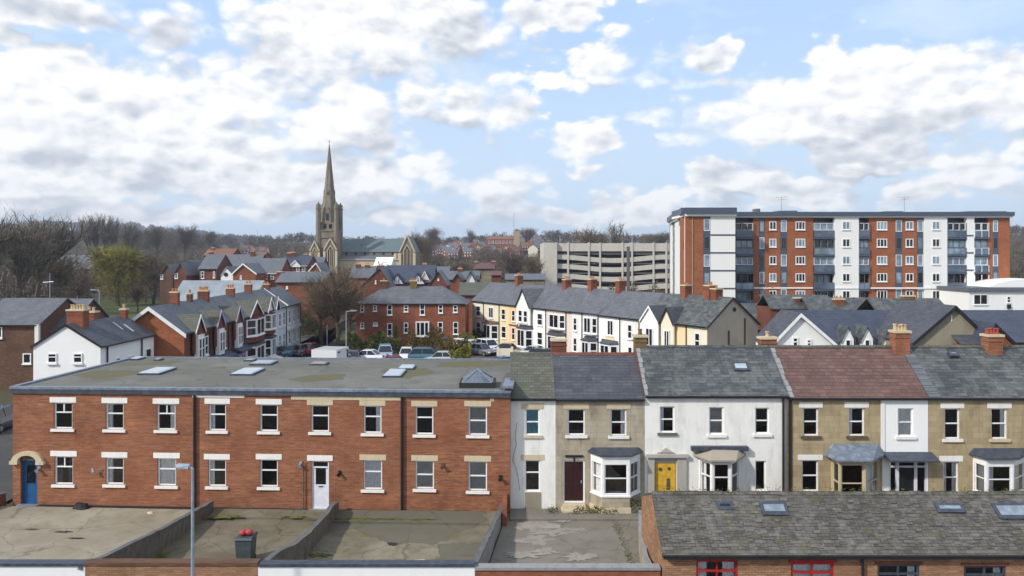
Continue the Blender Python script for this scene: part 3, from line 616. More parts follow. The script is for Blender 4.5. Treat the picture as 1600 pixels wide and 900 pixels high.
def bay(fr, root, px, yt, yb, proj, wallm, framem, z_roof, roofm='lead_dark', ztop=None, base=None, centre=(.30, .72), curs=('left', 'none', 'right'), style='sash', ov=.14, dome=0, name='bay_window'):
    """canted bay between px[0] and px[3], front face between px[1] and px[2]; glass from photo rows yt to yb"""
    A = fr.A.x; Yf = YF-proj
    a, d_ = hx(px[0])-A, hx(px[3])-A; b, c_ = (px[1]-CX)*Yf/F-A, (px[2]-CX)*Yf/F-A
    zb, zt = H-(yb-HY)*Yf/F, H-(yt-HY)*Yf/F; zr0, zr1 = H-(z_roof[1]-HY)*Yf/F, H-(z_roof[0]-HY)*YF/F
    pl = [(a, 0), (b, -proj), (c_, -proj), (d_, 0)]
    body = MB()
    def ring(z0, z1, o=0.):
        q = [(x+(o if i > 1 else -o)*(1 if i in (0, 3) else .6), y-(o if 0 < i < 3 else 0)) for i, (x, y) in enumerate(pl)]
        body.hexa([fr.P(x, y, z0) for x, y in q[::-1]][::-1]+[fr.P(x, y, z1) for x, y in q[::-1]][::-1])
    ring(-.1 if base is None else .0, zb-.06); lo = body.build(name, wallm, root)
    body = MB(); ring(zb-.058, zb+.004, .05); body.build('bay_sill', framem, lo); body = MB(); ring(zt, zr0, .0); body.build('bay_fascia', framem, lo)
    if base: 
        body = MB(); ring(0, base, .08); body.build('plinth', 'stone_trim', lo)
    for i in range(3):
        x0, y0 = pl[i]; x1, y1 = pl[i+1]; f2 = fr.sub(x0, y0, x1, y1); Wf = f2.W; m_ = .07 if i == 1 else .05
        k = MB(); bars(k, f2, (0.0, Wf, zb+.004, zt), 0.0, .09, m_+.03)
        bars(k, f2, (.1, Wf-.1, zb+.06, zt-.05), .03, .10, .055, (.52,) if style == 'sash' else (.66,), (.5,) if (i == 1 and Wf > 1.15 and style != 'sash') else ())
        w_ = k.build('window', framem, lo)
        MB().poly([f2.P(.1, .07, zb+.06), f2.P(Wf-.1, .07, zb+.06), f2.P(Wf-.1, .07, zt-.05), f2.P(.1, .07, zt-.05)]).build('pane', 'glass', w_)
        cb = MB(); cu = curs[i]
        if cu in ('left', 'both'): drape(cb, f2, .1, Wf*.36, zb, zt, .2)
        if cu in ('right', 'both'): drape(cb, f2, Wf*.64, Wf-.1, zb, zt, .2)
        if cu == 'full': drape(cb, f2, .1, Wf-.1, zb, zt, .2)
        if cb.f: cb.build('curtain', 'curtain', w_)
    # dark back of the bay room is the added dark lining sheet; roof slopes up to the wall
    k = MB(); o = ov; q = [(a-o, 0), (b-o*.5, -proj-o), (c_+o*.5, -proj-o), (d_+o, 0)]
    k.hexa([fr.P(x, y, zr0) for x, y in q]+[fr.P(x, y, zr0+.07) for x, y in q])
    ti = [(a+.05, 0), (b+(.25 if not dome else .1), -.12), (c_-(.25 if not dome else .1), -.12), (d_-.05, 0)]
    k.hexa([fr.P(x, y, zr0+.072) for x, y in q]+[fr.P(x, y, zr1) for x, y in ti])
    k.build('bay_roof', roofm, lo)
    return lo
W_, ST, TR = 'lintel_white', 'stone_grey', 'stone_trim'
# 1 narrow white house
root, fr, rc, ze, zr, P, rf = terrace_front(796.8, 868, 'terrace_house', 'narrow white rendered house with blue curtains between the brick block and the bare stone house', 'render_white', 'slate_green', 623, 555,
    [(821, 639, 843, 680, 'sash', 'blue', 'stone_trim', TR), (820, 719, 844, 768, 'vent', 'none', 'stone_trim', None)], rs='slate_green')
MB().box(fr, hx(820)-fr.A.x, hx(845)-fr.A.x, -.03, .05, 0, hz(769)).build('blocked_opening', 'render_tan', root)
chimney(root, fr, fr.U(873, 4.2), 4.2, 5.6, H-(529-HY)*(YF+4.2)/F, .8, .6, 0, 'brick_red')
k = MB(); rng = random.Random(3); p = fr.P(.35, -.02, hz(660))
for i in range(9):
    q_ = p+Vector((rng.uniform(-.12, .14), 0, -rng.uniform(.25, .5))); k.tube(p, q_, .012, .012, 4); p = q_
k.build('cable', 'coping', root)
# 2 bare stone house
root, fr, rc, ze, zr, P, rf = terrace_front(868, 1007, 'terrace_house', 'bare grey-brown stone house with a maroon front door and a white canted bay', 'stone_grey', 'slate_blue', 624, 555,
    [(887, 639, 914, 680, 'sash', 'none', 'stone_trim', 'lintel_white'), (954, 639, 979, 681, 'sash', 'right', 'stone_trim', 'lintel_white')], doors=[(879.5, 719, 914, 786)], bays=[(932, 720, 990, 773)], rs='brick_red')
door(fr, rc(879.5, 719, 914, 786), root, 'maroon')
MB().box(fr, hx(876)-fr.A.x, hx(918)-fr.A.x, -.7, .0, -.05, .17).box(fr, hx(879)-fr.A.x, hx(914)-fr.A.x, -.4, .0, .172, .33).build('doorstep', 'stone_trim', root)
MB().box(fr, hx(883)-fr.A.x, hx(911)-fr.A.x, -.06, .0, hz(714), hz(711)).tube(fr.P(hx(897)-fr.A.x, -.16, hz(722)), fr.P(hx(897)-fr.A.x, -.16, hz(712)), .05).build('door_lamp', 'black', root)
bay(fr, root, (923, 941, 984, 1000), 723, 775, .75, 'stone_grey', 'white', (699, 713), base=.35, curs=('full', 'none', 'right'))
chimney(root, fr, fr.U(1000, 3.0), 3.0, 6.3, H-(514-HY)*(YF+3)/F-.3, .62, .62, 1, 'brick_mossy', 'brick_mossy')
# 3 white house with the yellow door
root, fr, rc, ze, zr, P, rf = terrace_front(1007.3, 1232, 'terrace_house', 'white rendered house with a boarded yellow door and a canopied bay', 'render_white', 'slate_lichen', 619, 544,
    [(1031, 635, 1054, 676, 'sash', 'left', None, 'coping'), (1108, 636, 1131, 679, 'sash', 'blind', None, W_), (1180, 637, 1202, 678, 'sash', 'none', None, W_), (1180, 720, 1197, 767, 'plain', 'none', None, W_)],
    doors=[(1023, 712, 1057, 790)], bays=[(1098, 720, 1152, 772)], rs='slate_lichen', flash=.2)
rd = rc(1024, 724, 1056, 790)
MB().box(fr, rd[0], rd[1], .05, .1, rd[2], rd[3]).build('door', 'yellow_paint', root, label='boarded yellow door with peeling paint')
k = MB(); k.tube(fr.P(rd[0]+.25, .03, rd[3]-.3), fr.P(rd[0]+.25, .051, rd[3]-.3), .09, .09, 10); k.tube(fr.P(rd[0]+.68, .03, rd[3]-.27), fr.P(rd[0]+.68, .051, rd[3]-.27), .08, .08, 10); k.box(fr, rd[0]+.55, rd[0]+.72, .035, .048, rd[3]-1.3, rd[3]-.75); k.build('door_hole', 'timber', root)
k = MB(); x0 = hx(1012)-fr.A.x; x1 = hx(1072)-fr.A.x; xi0, xi1 = hx(1022)-fr.A.x, hx(1057.5)-fr.A.x
k.box(fr, x0, xi0, -.10, .0, 0, hz(714)); k.box(fr, xi1, x1, -.10, .0, 0, hz(714)); k.box(fr, x0-.08, x1+.08, -.2, 0, hz(714)+.002, hz(709)); k.box(fr, xi0+.15, xi1-.15, -.12, .0, hz(709)+.003, hz(706))
k.prism([fr.P((xi0+xi1)/2-.3, -.16, hz(706)+.004), fr.P((xi0+xi1)/2+.35, -.16, hz(706)+.004), fr.P((xi0+xi1)/2, -.16, hz(699))], fr.P(0, .16, 0)-fr.P(0, 0, 0))
k.box(fr, xi0, xi1, .02, .06, hz(723.5), hz(714)); k.build('door_surround', 'concrete', root)
lo = bay(fr, root, (1092, 1112, 1143, 1156), 723, 790, .85, 'render_white', 'white', (699, 719), roofm='render_taupe', curs=('left', 'none', 'none'), style='vent', ov=.3)
MB().box(fr, hx(1079)-fr.A.x, hx(1167)-fr.A.x, -.28, 0, hz(703), hz(696)).build('canopy_flashing', 'lead_dark', lo)
pipe(root, fr, hx(1223)-fr.A.x, 0, ze-.1, r=.06)
pipe(root, fr, hx(1230)-fr.A.x, 0, ze-.1, r=.05, mat='timber')
roof_window(root, fr, rf, 1147, 567, 1167, 580, ze+.02, zr)
chimney(root, fr, fr.U(1199, 4.4), 4.4, 5.8, H-(526-HY)*(YF+4.4)/F, .85, .6, 1, 'brick_mid', 'pot_pale')
# 4 yellow stone house with white porch section and the red tile roof
X0 = hx(1232.3)
root, fr, rc, ze, zr, P, rf = terrace_front(1232.3, 1450, 'terrace_house', 'yellowish stone house under a red tile roof with a white porch section', 'stone_yellow', 'tile_red', 622, 544,
    [(1255, 637, 1279, 681, 'sash', 'none', W_, 'timber'), (1326, 637, 1351, 681, 'sash', 'left', W_, 'timber'), (1403, 638, 1427, 682, 'sash', 'full', None, W_), (1253, 719, 1279, 768, 'sash', 'none', W_, W_)],
    doors=[(1389, 716, 1449, 790)], bays=[(1306, 722, 1358, 772)], zones=[(0, hx(1378.5)-X0, 'stone_yellow'), (hx(1378.5)-X0, hx(1450)-X0, 'render_bright')], rs='slate_green', flash=.22)
MB().box(fr, hx(1376)-X0, hx(1382)-X0, -.04, -.003, hz(705), ze-.1).build('quoin', 'lintel_white', root)
r = rc(1389, 716, 1449, 790); k = MB(); bars(k, fr, r, .02, .14, .09, (.82,)); a, b, c, e = r; k.box(fr, a+.36, a+.5, .02, .14, c, e); k.box(fr, b-.62, b-.48, .02, .14, c, e)
dd = k.build('door', 'white_cool', root); MB().box(fr, a+.5, b-.62, .08, .12, c, c+(e-c)*.8).build('door_leaf', 'black', dd)
MB().poly([fr.P(a+.05, .1, c+.05), fr.P(b-.05, .1, c+.05), fr.P(b-.05, .1, e-.05), fr.P(a+.05, .1, e-.05)]).build('pane', 'glass', dd)
k = MB(); x0, x1 = hx(1380)-X0, hx(1456)-X0
k.hexa([fr.P(x0, -.75, hz(713)-.1), fr.P(x1, -.75, hz(713)-.1), fr.P(x1, 0, hz(713)), fr.P(x0, 0, hz(713)), fr.P(x0, -.75, hz(713)-.03), fr.P(x1, -.75, hz(713)-.03), fr.P(x1, 0, hz(706)), fr.P(x0, 0, hz(706))]); k.build('porch_canopy', 'lead_dark', root)
bay(fr, root, (1299, 1311, 1353, 1374), 724, 790, .85, 'stone_yellow', 'stone_trim', (693, 719), roofm='lead', curs=('none', 'none', 'full'), ov=.35, dome=1)
MB().box(fr, hx(1234)-X0-.02, hx(1237)-X0, -.05, -.003, 0, ze-.1).build('drainpipe', 'near_black', root)
chimney(root, fr, fr.U(1406, 2.6), 2.6, 6.3, H-(516-HY)*(YF+2.6)/F, .76, .62, 4, 'brick_orange', 'pot_pale')
# 5 stone house at the right edge
X0 = hx(1450.3)
root, fr, rc, ze, zr, P, rf = terrace_front(1450.3, 1668, 'terrace_house', 'yellowish stone house with a slate roof and white bay at the right edge', 'stone_yellow', 'slate_lichen', 622, 544,
    [(1476, 638, 1500, 686, 'sash', 'none', W_, W_), (1549, 638, 1574, 686, 'sash', 'right', W_, 'stone_trim'), (1625, 638, 1650, 686, 'sash', 'none', W_, W_), (1474, 721, 1498, 772, 'sash', 'both', W_, W_)],
    bays=[(1525, 724, 1580, 772)], rs='slate_green', flash=.55)
bay(fr, root, (1520, 1541, 1584, 1602), 726, 775, .8, 'stone_yellow', 'white', (700, 717), roofm='lead_dark', curs=('full', 'left', 'full'), ov=.2)
roof_window(root, fr, rf, 1484, 552, 1492, 560, ze+.02, zr, mat='lead', H_=.2)
chimney(root, fr, fr.U(1550, 2.6), 2.6, 6.3, H-(522-HY)*(YF+2.6)/F, .76, .62, 4, 'brick_orange', 'pot_red')

# ------------------------------------------------------------------ yards, boundary walls, outbuilding, lamp
def slab_ground(name, pts, z0, z1, mat):
    mb = MB(); n = len(pts); mb.poly([(x, y, z1) for x, y in pts])
    for i in range(n): mb.poly([(pts[i][0], pts[i][1], z0), (pts[(i+1) % n][0], pts[(i+1) % n][1], z0), (pts[(i+1) % n][0], pts[(i+1) % n][1], z1), (pts[i][0], pts[i][1], z1)])
    return struct(mb.build(name, mat))
slab_ground('yard_paving', [(-29, 27.2), (-15.2, 27.2), (-14.6, 37.46), (-24, 38.02), (-29, 38.1)], -.2, .012, 'yard_pale')
slab_ground('yard_paving', [(-15.2, 27.2), (-8.85, 27.2), (-8.5, 37.2), (-14.6, 37.46)], -.2, .016, 'yard_mossy')
slab_ground('yard_paving', [(-8.85, 27.2), (-1.3, 27.2), (-.35, 36.96), (-8.5, 37.2)], -.2, .012, 'yard_patchy')
slab_ground('yard_paving', [(-1.3, 27.2), (5.3, 27.2), (6.3, 37.4), (-.2, 37.46)], -.2, .016, 'yard_broken')
slab_ground('path', [(-14.3, 36.2), (-8.7, 36.0), (-8.6, 37.18), (-14.4, 37.42)], 0, .10, 'yard_mossy')
slab_ground('path', [(-8.3, 35.6), (-.5, 35.25), (-.4, 36.95), (-8.4, 37.17)], 0, .12, 'yard_patchy')
slab_ground('path', [(-.1, 35.9), (6.0, 35.9), (6.1, 37.4), (-.1, 37.4)], 0, .10, 'yard_broken')
# pale worn screed in the right-hand yard: irregular thin patches
def blob(cx_, cy_, rx, ry, seed, z, mat, name):
    rng = random.Random(seed); n = 30; pts = []
    for i in range(n):
        a = 2*math.pi*i/n; r_ = rng.uniform(.45, 1.2); pts.append((cx_+rx*r_*math.cos(a), cy_+ry*r_*math.sin(a), z))
    return struct(MB().poly(pts).build(name, mat))
ground('screed', [(.26, .235, .20), (.33, .30, .26), (.17, .155, .13)], (.8, 2.5), None, 0, True)
for i, (px, py, rx, ry) in enumerate([(838, 821, 1.0, .8), (870, 832, 1.4, .5), (835, 845, .8, .7), (895, 828, .8, .3), (852, 862, .8, .35), (905, 872, .8, .5), (818, 868, .9, .4), (880, 815, .5, .3)]):
    Y = H*F/(py-HY); blob((px-CX)*Y/F, Y, rx, ry, i, .020+.003*i, 'screed', 'worn_screed')
for i, (px, py, rx, ry, m_) in enumerate([(560, 815, 2.8, .16, 'moss'), (640, 816, 1.6, .12, 'moss'), (350, 812, 1.1, .25, 'moss'), (462, 812, .7, .2, 'moss'), (245, 868, .5, .9, 'moss'), (500, 868, .7, .25, 'moss'), (100, 832, .4, .12, 'near_black'), (120, 842, .38, .1, 'near_black'), (48, 828, .4, .12, 'timber'), (613, 851, .28, .2, 'near_black')]):
    Y = H*F/(py-HY); blob((px-CX)*Y/F, Y, rx, ry, 40+i, (.13 if 806 < py < 818 and px > 300 else .025)+.002*i, m_, 'ground_patch')
# kerb stones and litter near the houses
def small(name, label, cat, px, py, dims, mat, group=None, seed=1, z=0):
    Y = (H-z)*F/(py-HY); X = (px-CX)*Y/F; f_ = Fr((X-dims[0]/2, Y), (X+dims[0]/2, Y)); rng = random.Random(seed)
    mb = MB(); n = 9; pts = [(rng.uniform(.75, 1.1)*math.cos(2*math.pi*i/n)*dims[0]/2, rng.uniform(.75, 1.1)*math.sin(2*math.pi*i/n)*dims[1]/2) for i in range(n)]
    lo = [Vector((X+a, Y+b, z)) for a, b in pts]; hi = [Vector((X+a*.7, Y+b*.7, z+dims[2]*rng.uniform(.8, 1.1))) for a, b in pts]
    for i in range(n): mb.poly([lo[i], lo[(i+1) % n], hi[(i+1) % n], hi[i]])
    mb.poly(hi); o = mb.build(name, mat); tag(o, label, cat, group); return o
small('bin_bag', 'low black bag slumped at the foot of the brick wall left of the lamp post', 'bag', 128, 795, (.9, .5, .28), 'black')
small('rubble', 'pale broken slab lying on the left concrete yard', 'rubble', 235, 802, (.4, .25, .07), 'stone_trim', seed=4)
small('rubble', 'pale flat slab lying at the front of the mossy middle yard', 'rubble', 655, 878, (.9, .35, .08), 'concrete', seed=8)
# dividing walls running from the houses to the front wall
def run_wall(name, label, pts, mat, cap, th=.18):
    """pts: (x, y, top)"""
    root = thing(name, label, 'wall', (pts[0][0], pts[0][1], 0))
    mb = MB(); cb = MB(); rng = random.Random(len(label)); fine = []
    for (x0, y0, t0), (x1, y1, t1) in zip(pts, pts[1:]):
        n_ = max(1, int(math.hypot(x1-x0, y1-y0)/.42))
        fine += [(x0+(x1-x0)*i/n_+rng.uniform(-.022, .022), y0+(y1-y0)*i/n_, t0+(t1-t0)*i/n_+rng.uniform(-.028, .028)) for i in range(n_)]
    pts = fine+[pts[-1]]
    for (x0, y0, t0), (x1, y1, t1) in zip(pts, pts[1:]):
        d = Vector((x1-x0, y1-y0, 0)).normalized(); n = Vector((-d.y, d.x, 0))*th/2; nc = n*1.25; p, q = Vector((x0, y0, 0)), Vector((x1, y1, 0)); Zv = Vector((0, 0, 1))
        mb.hexa([p+n-Zv*.1, p-n-Zv*.1, q-n-Zv*.1, q+n-Zv*.1, p+n+Zv*t0, p-n+Zv*t0, q-n+Zv*t1, q+n+Zv*t1])
        cb.hexa([p+nc+Zv*(t0+.002), p-nc+Zv*(t0+.002), q-nc+Zv*(t1+.002), q+nc+Zv*(t1+.002), p+nc+Zv*(t0+.055), p-nc+Zv*(t0+.055), q-nc+Zv*(t1+.055), q+nc+Zv*(t1+.055)])
    mb.build('wall', mat, root); cb.build('coping', cap, root); return root
run_wall('dividing_wall', 'dark stone dividing wall between the pale left yard and the yard with the bin', [(-15.08, 27.25, 1.42), (-14.85, 30.5, 1.08), (-14.7, 34, .72), (-14.58, 37.3, .46)], 'stone_dark', 'coping')
run_wall('dividing_wall', 'curved dark stone wall between the yard with the bin and the mossy middle yard', [(-8.85, 27.25, 1.45), (-8.72, 28.6, 1.38), (-8.60, 30, 1.05), (-8.50, 32, .85), (-8.42, 34, .75), (-8.40, 36.2, .72), (-8.45, 37.05, .50)], 'stone_dark', 'coping')
run_wall('dividing_wall', 'rendered wall with dark coping between the middle yard and the patchy right yard', [(-1.32, 27.25, 1.42), (-1.05, 31, .95), (-.62, 35, .62), (-.42, 36.8, .55)], 'coping_light', 'coping')
MB_ = MB().box(Fr((-.45, 35.2), (-.25, 35.2)), 0, .22, 0, 2.1, 0, .95); o = MB_.build('brick_pier', 'brick_mid'); tag(o, 'short brick pier at the corner of the brick block beside the white house', 'pier')
run_wall('dividing_wall', 'low mossy stone wall at the right side of the patchy yard beside the outbuilding gable', [(5.02, 27.25, 1.3), (5.06, 29, .95), (5.45, 32.5, .85), (5.95, 35.5, .6)], 'stone_grey', 'coping_light', .16)
run_wall('dividing_wall', 'low brick wall beside the blue door at the left edge', [(-26.9, 33.5, .75), (-25.3, 38.3, .55)], 'brick_red', 'coping')
# front boundary wall at the alley, four stretches
def front_wall(px0, px1, mat, cap, label, ztop=1.52, th=.3, capover=.05):
    f_ = Fr(((px0-CX)*27/F, 27.0), ((px1-CX)*27/F, 27.0)); root = fthing(f_, 'boundary_wall', label, 'wall')
    MB().box(f_, 0, f_.W-.004, 0, th, 0, ztop).build('wall', mat, root)
    MB().box(f_, -.002, f_.W-.006, -capover, th+capover, ztop+.002, ztop+.10).build('coping', cap, root); return root
front_wall(-60, 133, 'render_bright', 'lead_dark', 'white painted stretch of the front wall at the bottom left corner', 1.50)
front_wall(133.3, 403, 'brick_tan', 'brick_dark', 'brick stretch of the front wall below the bin', 1.53)
front_wall(403.3, 742, 'render_bright', 'lead_dark', 'white painted stretch of the front wall below the mossy middle yard', 1.48)
front_wall(742.3, 1032, 'brick_mid', 'coping_light', 'brick stretch of the front wall with pale coping below the patchy yard', 1.36)
# lamp on the white wall corner
small('wall_cap', 'small dark weathered cap on the corner of the left white wall', 'cap', 127, 889, (.3, .2, .16), 'coping', z=1.38)

# bin with red bundles
Yb = 30.8; X = (379.5-CX)*Yb/F; f_ = Fr((X-.33, Yb), (X+.33, Yb)); root = fthing(f_, 'wheelie_bin', 'dark grey bin standing in the second yard with red bundles on its lid', 'bin')
P = f_.P
MB().hexa([P(.05, .06, .08), P(.61, .06, .08), P(.61, .64, .08), P(.05, .64, .08), P(0, 0, 1.0), P(.66, 0, 1.0), P(.66, .7, 1.0), P(0, .7, 1.0)]).build('body', 'bin_grey', root)
l_ = MB().hexa([P(-.03, -.05, 1.002), P(.69, -.05, 1.002), P(.69, .74, 1.002), P(-.03, .74, 1.002), P(.0, 0, 1.06), P(.66, 0, 1.06), P(.66, .72, 1.1), P(0, .72, 1.1)]).build('lid', 'bin_grey', root)
MB().tube(P(.05, .77, 1.05), P(.61, .77, 1.05), .022, n=6).build('handle', 'bin_grey', l_)
for s_ in (.05, .55): MB().tube(P(s_, .66, .1), P(s_+.06, .66, .1), .1, n=12).build('wheel', 'tyre', root)
def lump(name, c, r, mat, label, cat, group=None, sq=(1, 1, .8), seed=0):
    rng = random.Random(seed); mb = MB(); nu, nv = 10, 7
    def pt(i, j):
        th, ph = 2*math.pi*i/nu, math.pi*j/nv; return Vector((c[0]+r*sq[0]*math.sin(ph)*math.cos(th), c[1]+r*sq[1]*math.sin(ph)*math.sin(th), c[2]+r*sq[2]*math.cos(ph)))*1.0
    g_ = {(i, j): pt(i, j)+Vector([rng.uniform(-.08, .08)*r for _ in range(3)])*(0 < j < nv) for i in range(nu) for j in range(nv+1)}
    for i in range(nu):
        for j in range(nv): mb.poly([g_[(i, j)], g_[(i, j+1)], g_[((i+1) % nu, j+1)], g_[((i+1) % nu, j)]])
    o = mb.build(name, mat, smooth=True); tag(o, label, cat, group); return o
lump('red_bundle', P(.22, .3, 1.19), .15, 'red_plastic', 'left one of the two red bundles on the dark bin', 'bag', seed=1)
lump('red_bundle', P(.47, .34, 1.2), .155, 'red_plastic', 'right one of the two red bundles on the dark bin', 'bag', seed=2)

# alley lamp post
Yl = 25.0; X = (301-CX)*Yl/F; zt = H-(732-HY)*Yl/F
root = thing('street_lamp', 'tall galvanised street lamp standing in front of the yards at the bottom left', 'street lamp', (X, Yl, 0))
MB().tube((X, Yl, 0), (X, Yl, 1.4), .085, .085, 12).tube((X, Yl, 1.4), (X, Yl, zt), .058, .045, 12).build('post', 'galv', root, smooth=False)
MB().tube((X, Yl, zt), (X-.16, Yl, zt+.06), .035, .035, 8).build('bracket', 'galv', root)
hd = MB(); hd.hexa([(X-.52, Yl-.12, zt+.06), (X-.12, Yl-.1, zt+.0), (X-.12, Yl+.1, zt+.0), (X-.52, Yl+.12, zt+.06), (X-.50, Yl-.08, zt+.15), (X-.1, Yl-.07, zt+.13), (X-.1, Yl+.07, zt+.13), (X-.50, Yl+.08, zt+.15)]); hd_ = hd.build('lamp_head', 'galv', root)
MB().box(Fr((X-.46, Yl-.09), (X-.2, Yl-.09)), 0, .24, 0, .18, zt+.005, zt+.055).build('diffuser', 'headlamp', hd_)

# outbuilding with the old slate roof
fo = Fr((5.28, 27.0), (22.5, 27.0)); root = fthing(fo, 'outbuilding', 'low brick outbuilding with a mossy old slate roof and skylights at the bottom right', 'outbuilding')
W = fo.W; P = fo.P; ze, zr, dr = 1.98, 3.42, 1.95
wins = [(1088, 875, 1153, 930, 'red'), (1236, 879, 1303, 930, 'red'), (1371, 882, 1437, 930, 'grey'), (1506, 884, 1572, 930, 'grey')]
hs = [(*fo.Rc(*q[:4]),) for q in wins]; mb = MB(); wall_holes(mb, fo, 0, W, 0, ze, hs, .12)
gp = [P(0, 4.3, 0), P(0, 0, 0), P(0, 0, ze), P(0, dr, zr), P(0, 4.3, 2.62)]; mb.poly(gp); mb.poly([P(W, q.y-27, q.z) for q in gp][::-1]); mb.poly([P(W, 4.3, 0), P(0, 4.3, 0), P(0, 4.3, 2.62), P(W, 4.3, 2.62)])
mb.build('wall', 'brick_tan', root)
MB().poly([P(.05, 1.2, 0), P(W-.05, 1.2, 0), P(W-.05, 1.2, ze), P(.05, 1.2, ze)]).build('dark_lining', 'room_dark', root)  # dark sheet added inside, painted as the dimness behind the panes
for q, r in zip(wins, hs):
    fm = 'red_paint' if q[4] == 'red' else 'lead_dark'; a, b, c, e = r
    k = MB(); bars(k, fo, r, .03, .11, .075, (.68,), (.5,)); w_ = k.build('window', fm, root, label='window in a red frame' if q[4] == 'red' else 'window in a dark grey frame')
    MB().poly([P(a, .08, c), P(b, .08, c), P(b, .08, e), P(a, .08, e)]).build('pane', 'glass', w_)
    MB().box(fo, a-.1, b+.1, -.03, .05, e+.003, e+.11).build('lintel', 'red_paint' if q[4] == 'red' else 'brick_red', w_)
    k = MB(); 
    if q[0] == 1088: drape(k, fo, a+.05, a+.42, c, e, .2); drape(k, fo, b-.5, b-.05, c, e, .2)
    elif q[0] == 1236: drape(k, fo, a+.05, b-.05, c, e, .2)
    else: drape(k, fo, b-.35, b-.05, c, e, .2)
    k.build('curtain', 'curtain', w_)
sl_ = (zr-ze)/dr; mb = MB()
slab(mb, P(-.02, -.14, ze-.14*sl_), P(W+.1, -.14, ze-.14*sl_), P(W+.1, dr, zr), P(-.02, dr, zr), .07)
slab(mb, P(W+.1, 4.35, 2.6), P(-.02, 4.35, 2.6), P(-.02, dr+.003, zr), P(W+.1, dr+.003, zr), .07)
rf = mb.build('roof', 'slate_old', root)
k = MB(); rng = random.Random(5); u = 0
while u < W:
    z = zr+.08+rng.uniform(-.012, .02); k.prism([P(u, dr-.11, z-.07), P(u, dr, z+.035), P(u, dr+.11, z-.07)], P(.43, 0, 0)-P(0, 0, 0)); u += .44
k.build('ridge_tiles', 'slate_old', rf)
# individual slates that have slipped or stand proud
k = MB(); nv = Vector((0, -sl_, 1)).normalized(); uv_ = Vector((0, 1, sl_)).normalized(); rng = random.Random(11)
for i in range(420):
    u = rng.uniform(.1, W-.5); d_ = rng.uniform(.02, dr-.3); p = P(u, d_, ze+.07+sl_*d_)+nv*.004; w_ = rng.uniform(.2, .27); l = rng.uniform(.11, .15); t = rng.uniform(.008, .022); a = Vector((1, 0, 0))*w_; b = uv_*l
    k.hexa([p, p+a, p+a+b, p+b, p+nv*t, p+a+nv*t, p+a+b+nv*.004, p+b+nv*.004])
k.build('raised_slates', 'slate_old', rf)
g2 = MB(); gutter(g2, fo, 0, W, ze-.04, d=-.2, r=.055); g2.build('gutter', 'black', root)
pipe(root, fo, fo.U(1346), 0, ze-.1, r=.045)
for q in ((1122, 783, 1143, 796, 'near_black', .03), (1192, 785, 1226, 806, 'skylight_dull', .07), (1466, 787, 1500, 802, 'skylight_dull', .07), (1562, 787, 1600, 812, 'skylight_dull', .07)):
    roof_window(root, fo, rf, *q[:4], ze, zr, dr, mat=q[4] if q[4] != 'near_black' else 'glass_dark', th=.07, H_=q[5])
# ------------------------------------------------------------------ terrain and roads
def ghz(x, y):
    def ss(t): t = min(1, max(0, t)); return t*t*(3-2*t)
    h = 23.5*ss((y-200)/620)+4*ss((-x-70)/160)*ss((y-260)/300)
    h += 10*ss((x-90)/300)*ss((y-150)/350)
    h += 52*math.exp(-((x+1150)/420)**2-((y-2050)/420)**2)
    h += 3.0*math.sin(x*.011+1)*ss((y-350)/300)+2.0*math.sin(x*.031+y*.01)*ss((y-350)/300)
    return h-.02
def patch(name, mat, z, pts, kind=True):
    o = MB().poly([(x, y, z) for x, y in pts]).build(name, mat); return struct(o)
xs = np.concatenate([np.linspace(-2600, -500, 15), np.linspace(-450, 450, 61), np.linspace(500, 2600, 15)]); ys = np.concatenate([[-400, -100, 0, 25, 60, 100, 150], np.linspace(200, 1000, 41), np.linspace(1100, 3200, 22)])
vs = [(x, y, ghz(x, y)-.1*(y < 150)) for y in ys for x in xs]; nx = len(xs)
me = bpy.data.meshes.new('ground'); me.from_pydata(vs, [], [(j*nx+i, j*nx+i+1, (j+1)*nx+i+1, (j+1)*nx+i) for j in range(len(ys)-1) for i in range(nx-1)]); me.materials.append(M('land'))
me.polygons.foreach_set('use_smooth', [True]*len(me.polygons)); o = bpy.data.objects.new('ground', me); COL.objects.link(o); struct(o)
patch('car_park', 'car_park_surface', .000, [(-26, 52), (22, 52), (16, 72), (-4, 112), (-14, 106), (-24, 104), (-28, 100)])
patch('road', 'asphalt', .004, [(-27.5, 50), (-27, 140), (-34, 190), (-40, 190), (-36, 140), (-33.4, 108), (-25.8, 107), (-24.2, 50)])
patch('road', 'asphalt', .000, [(-60, 20), (-27.2, 20), (-25.6, 37), (-25.2, 50), (-40, 58), (-60, 58)])
patch('alley', 'asphalt', .000, [(-27, -10), (60, -10), (60, 26.9), (-27, 26.9)])
patch('verge', 'grass', .012, [(-29.2, 27), (-27.1, 27), (-26.6, 36), (-28.5, 39)])
patch('park_grass', 'grass', .03, [(-120, 130), (-48, 118), (-36, 128), (-42, 192), (-75, 215), (-130, 215)])
patch('path', 'concrete', .06, [(-80, 168), (-38, 150), (-37, 153), (-80, 172)])
patch('grass', 'grass', .02, [(-25, 108.5), (-22.5, 108.5), (-22.5, 126), (-27, 126)])
k = MB(); k.box(Fr((-27.6, 22), (-26.9, 38.6)), 0, 16.6, 0, .14, 0, .12); struct(k.build('kerb', 'concrete'))

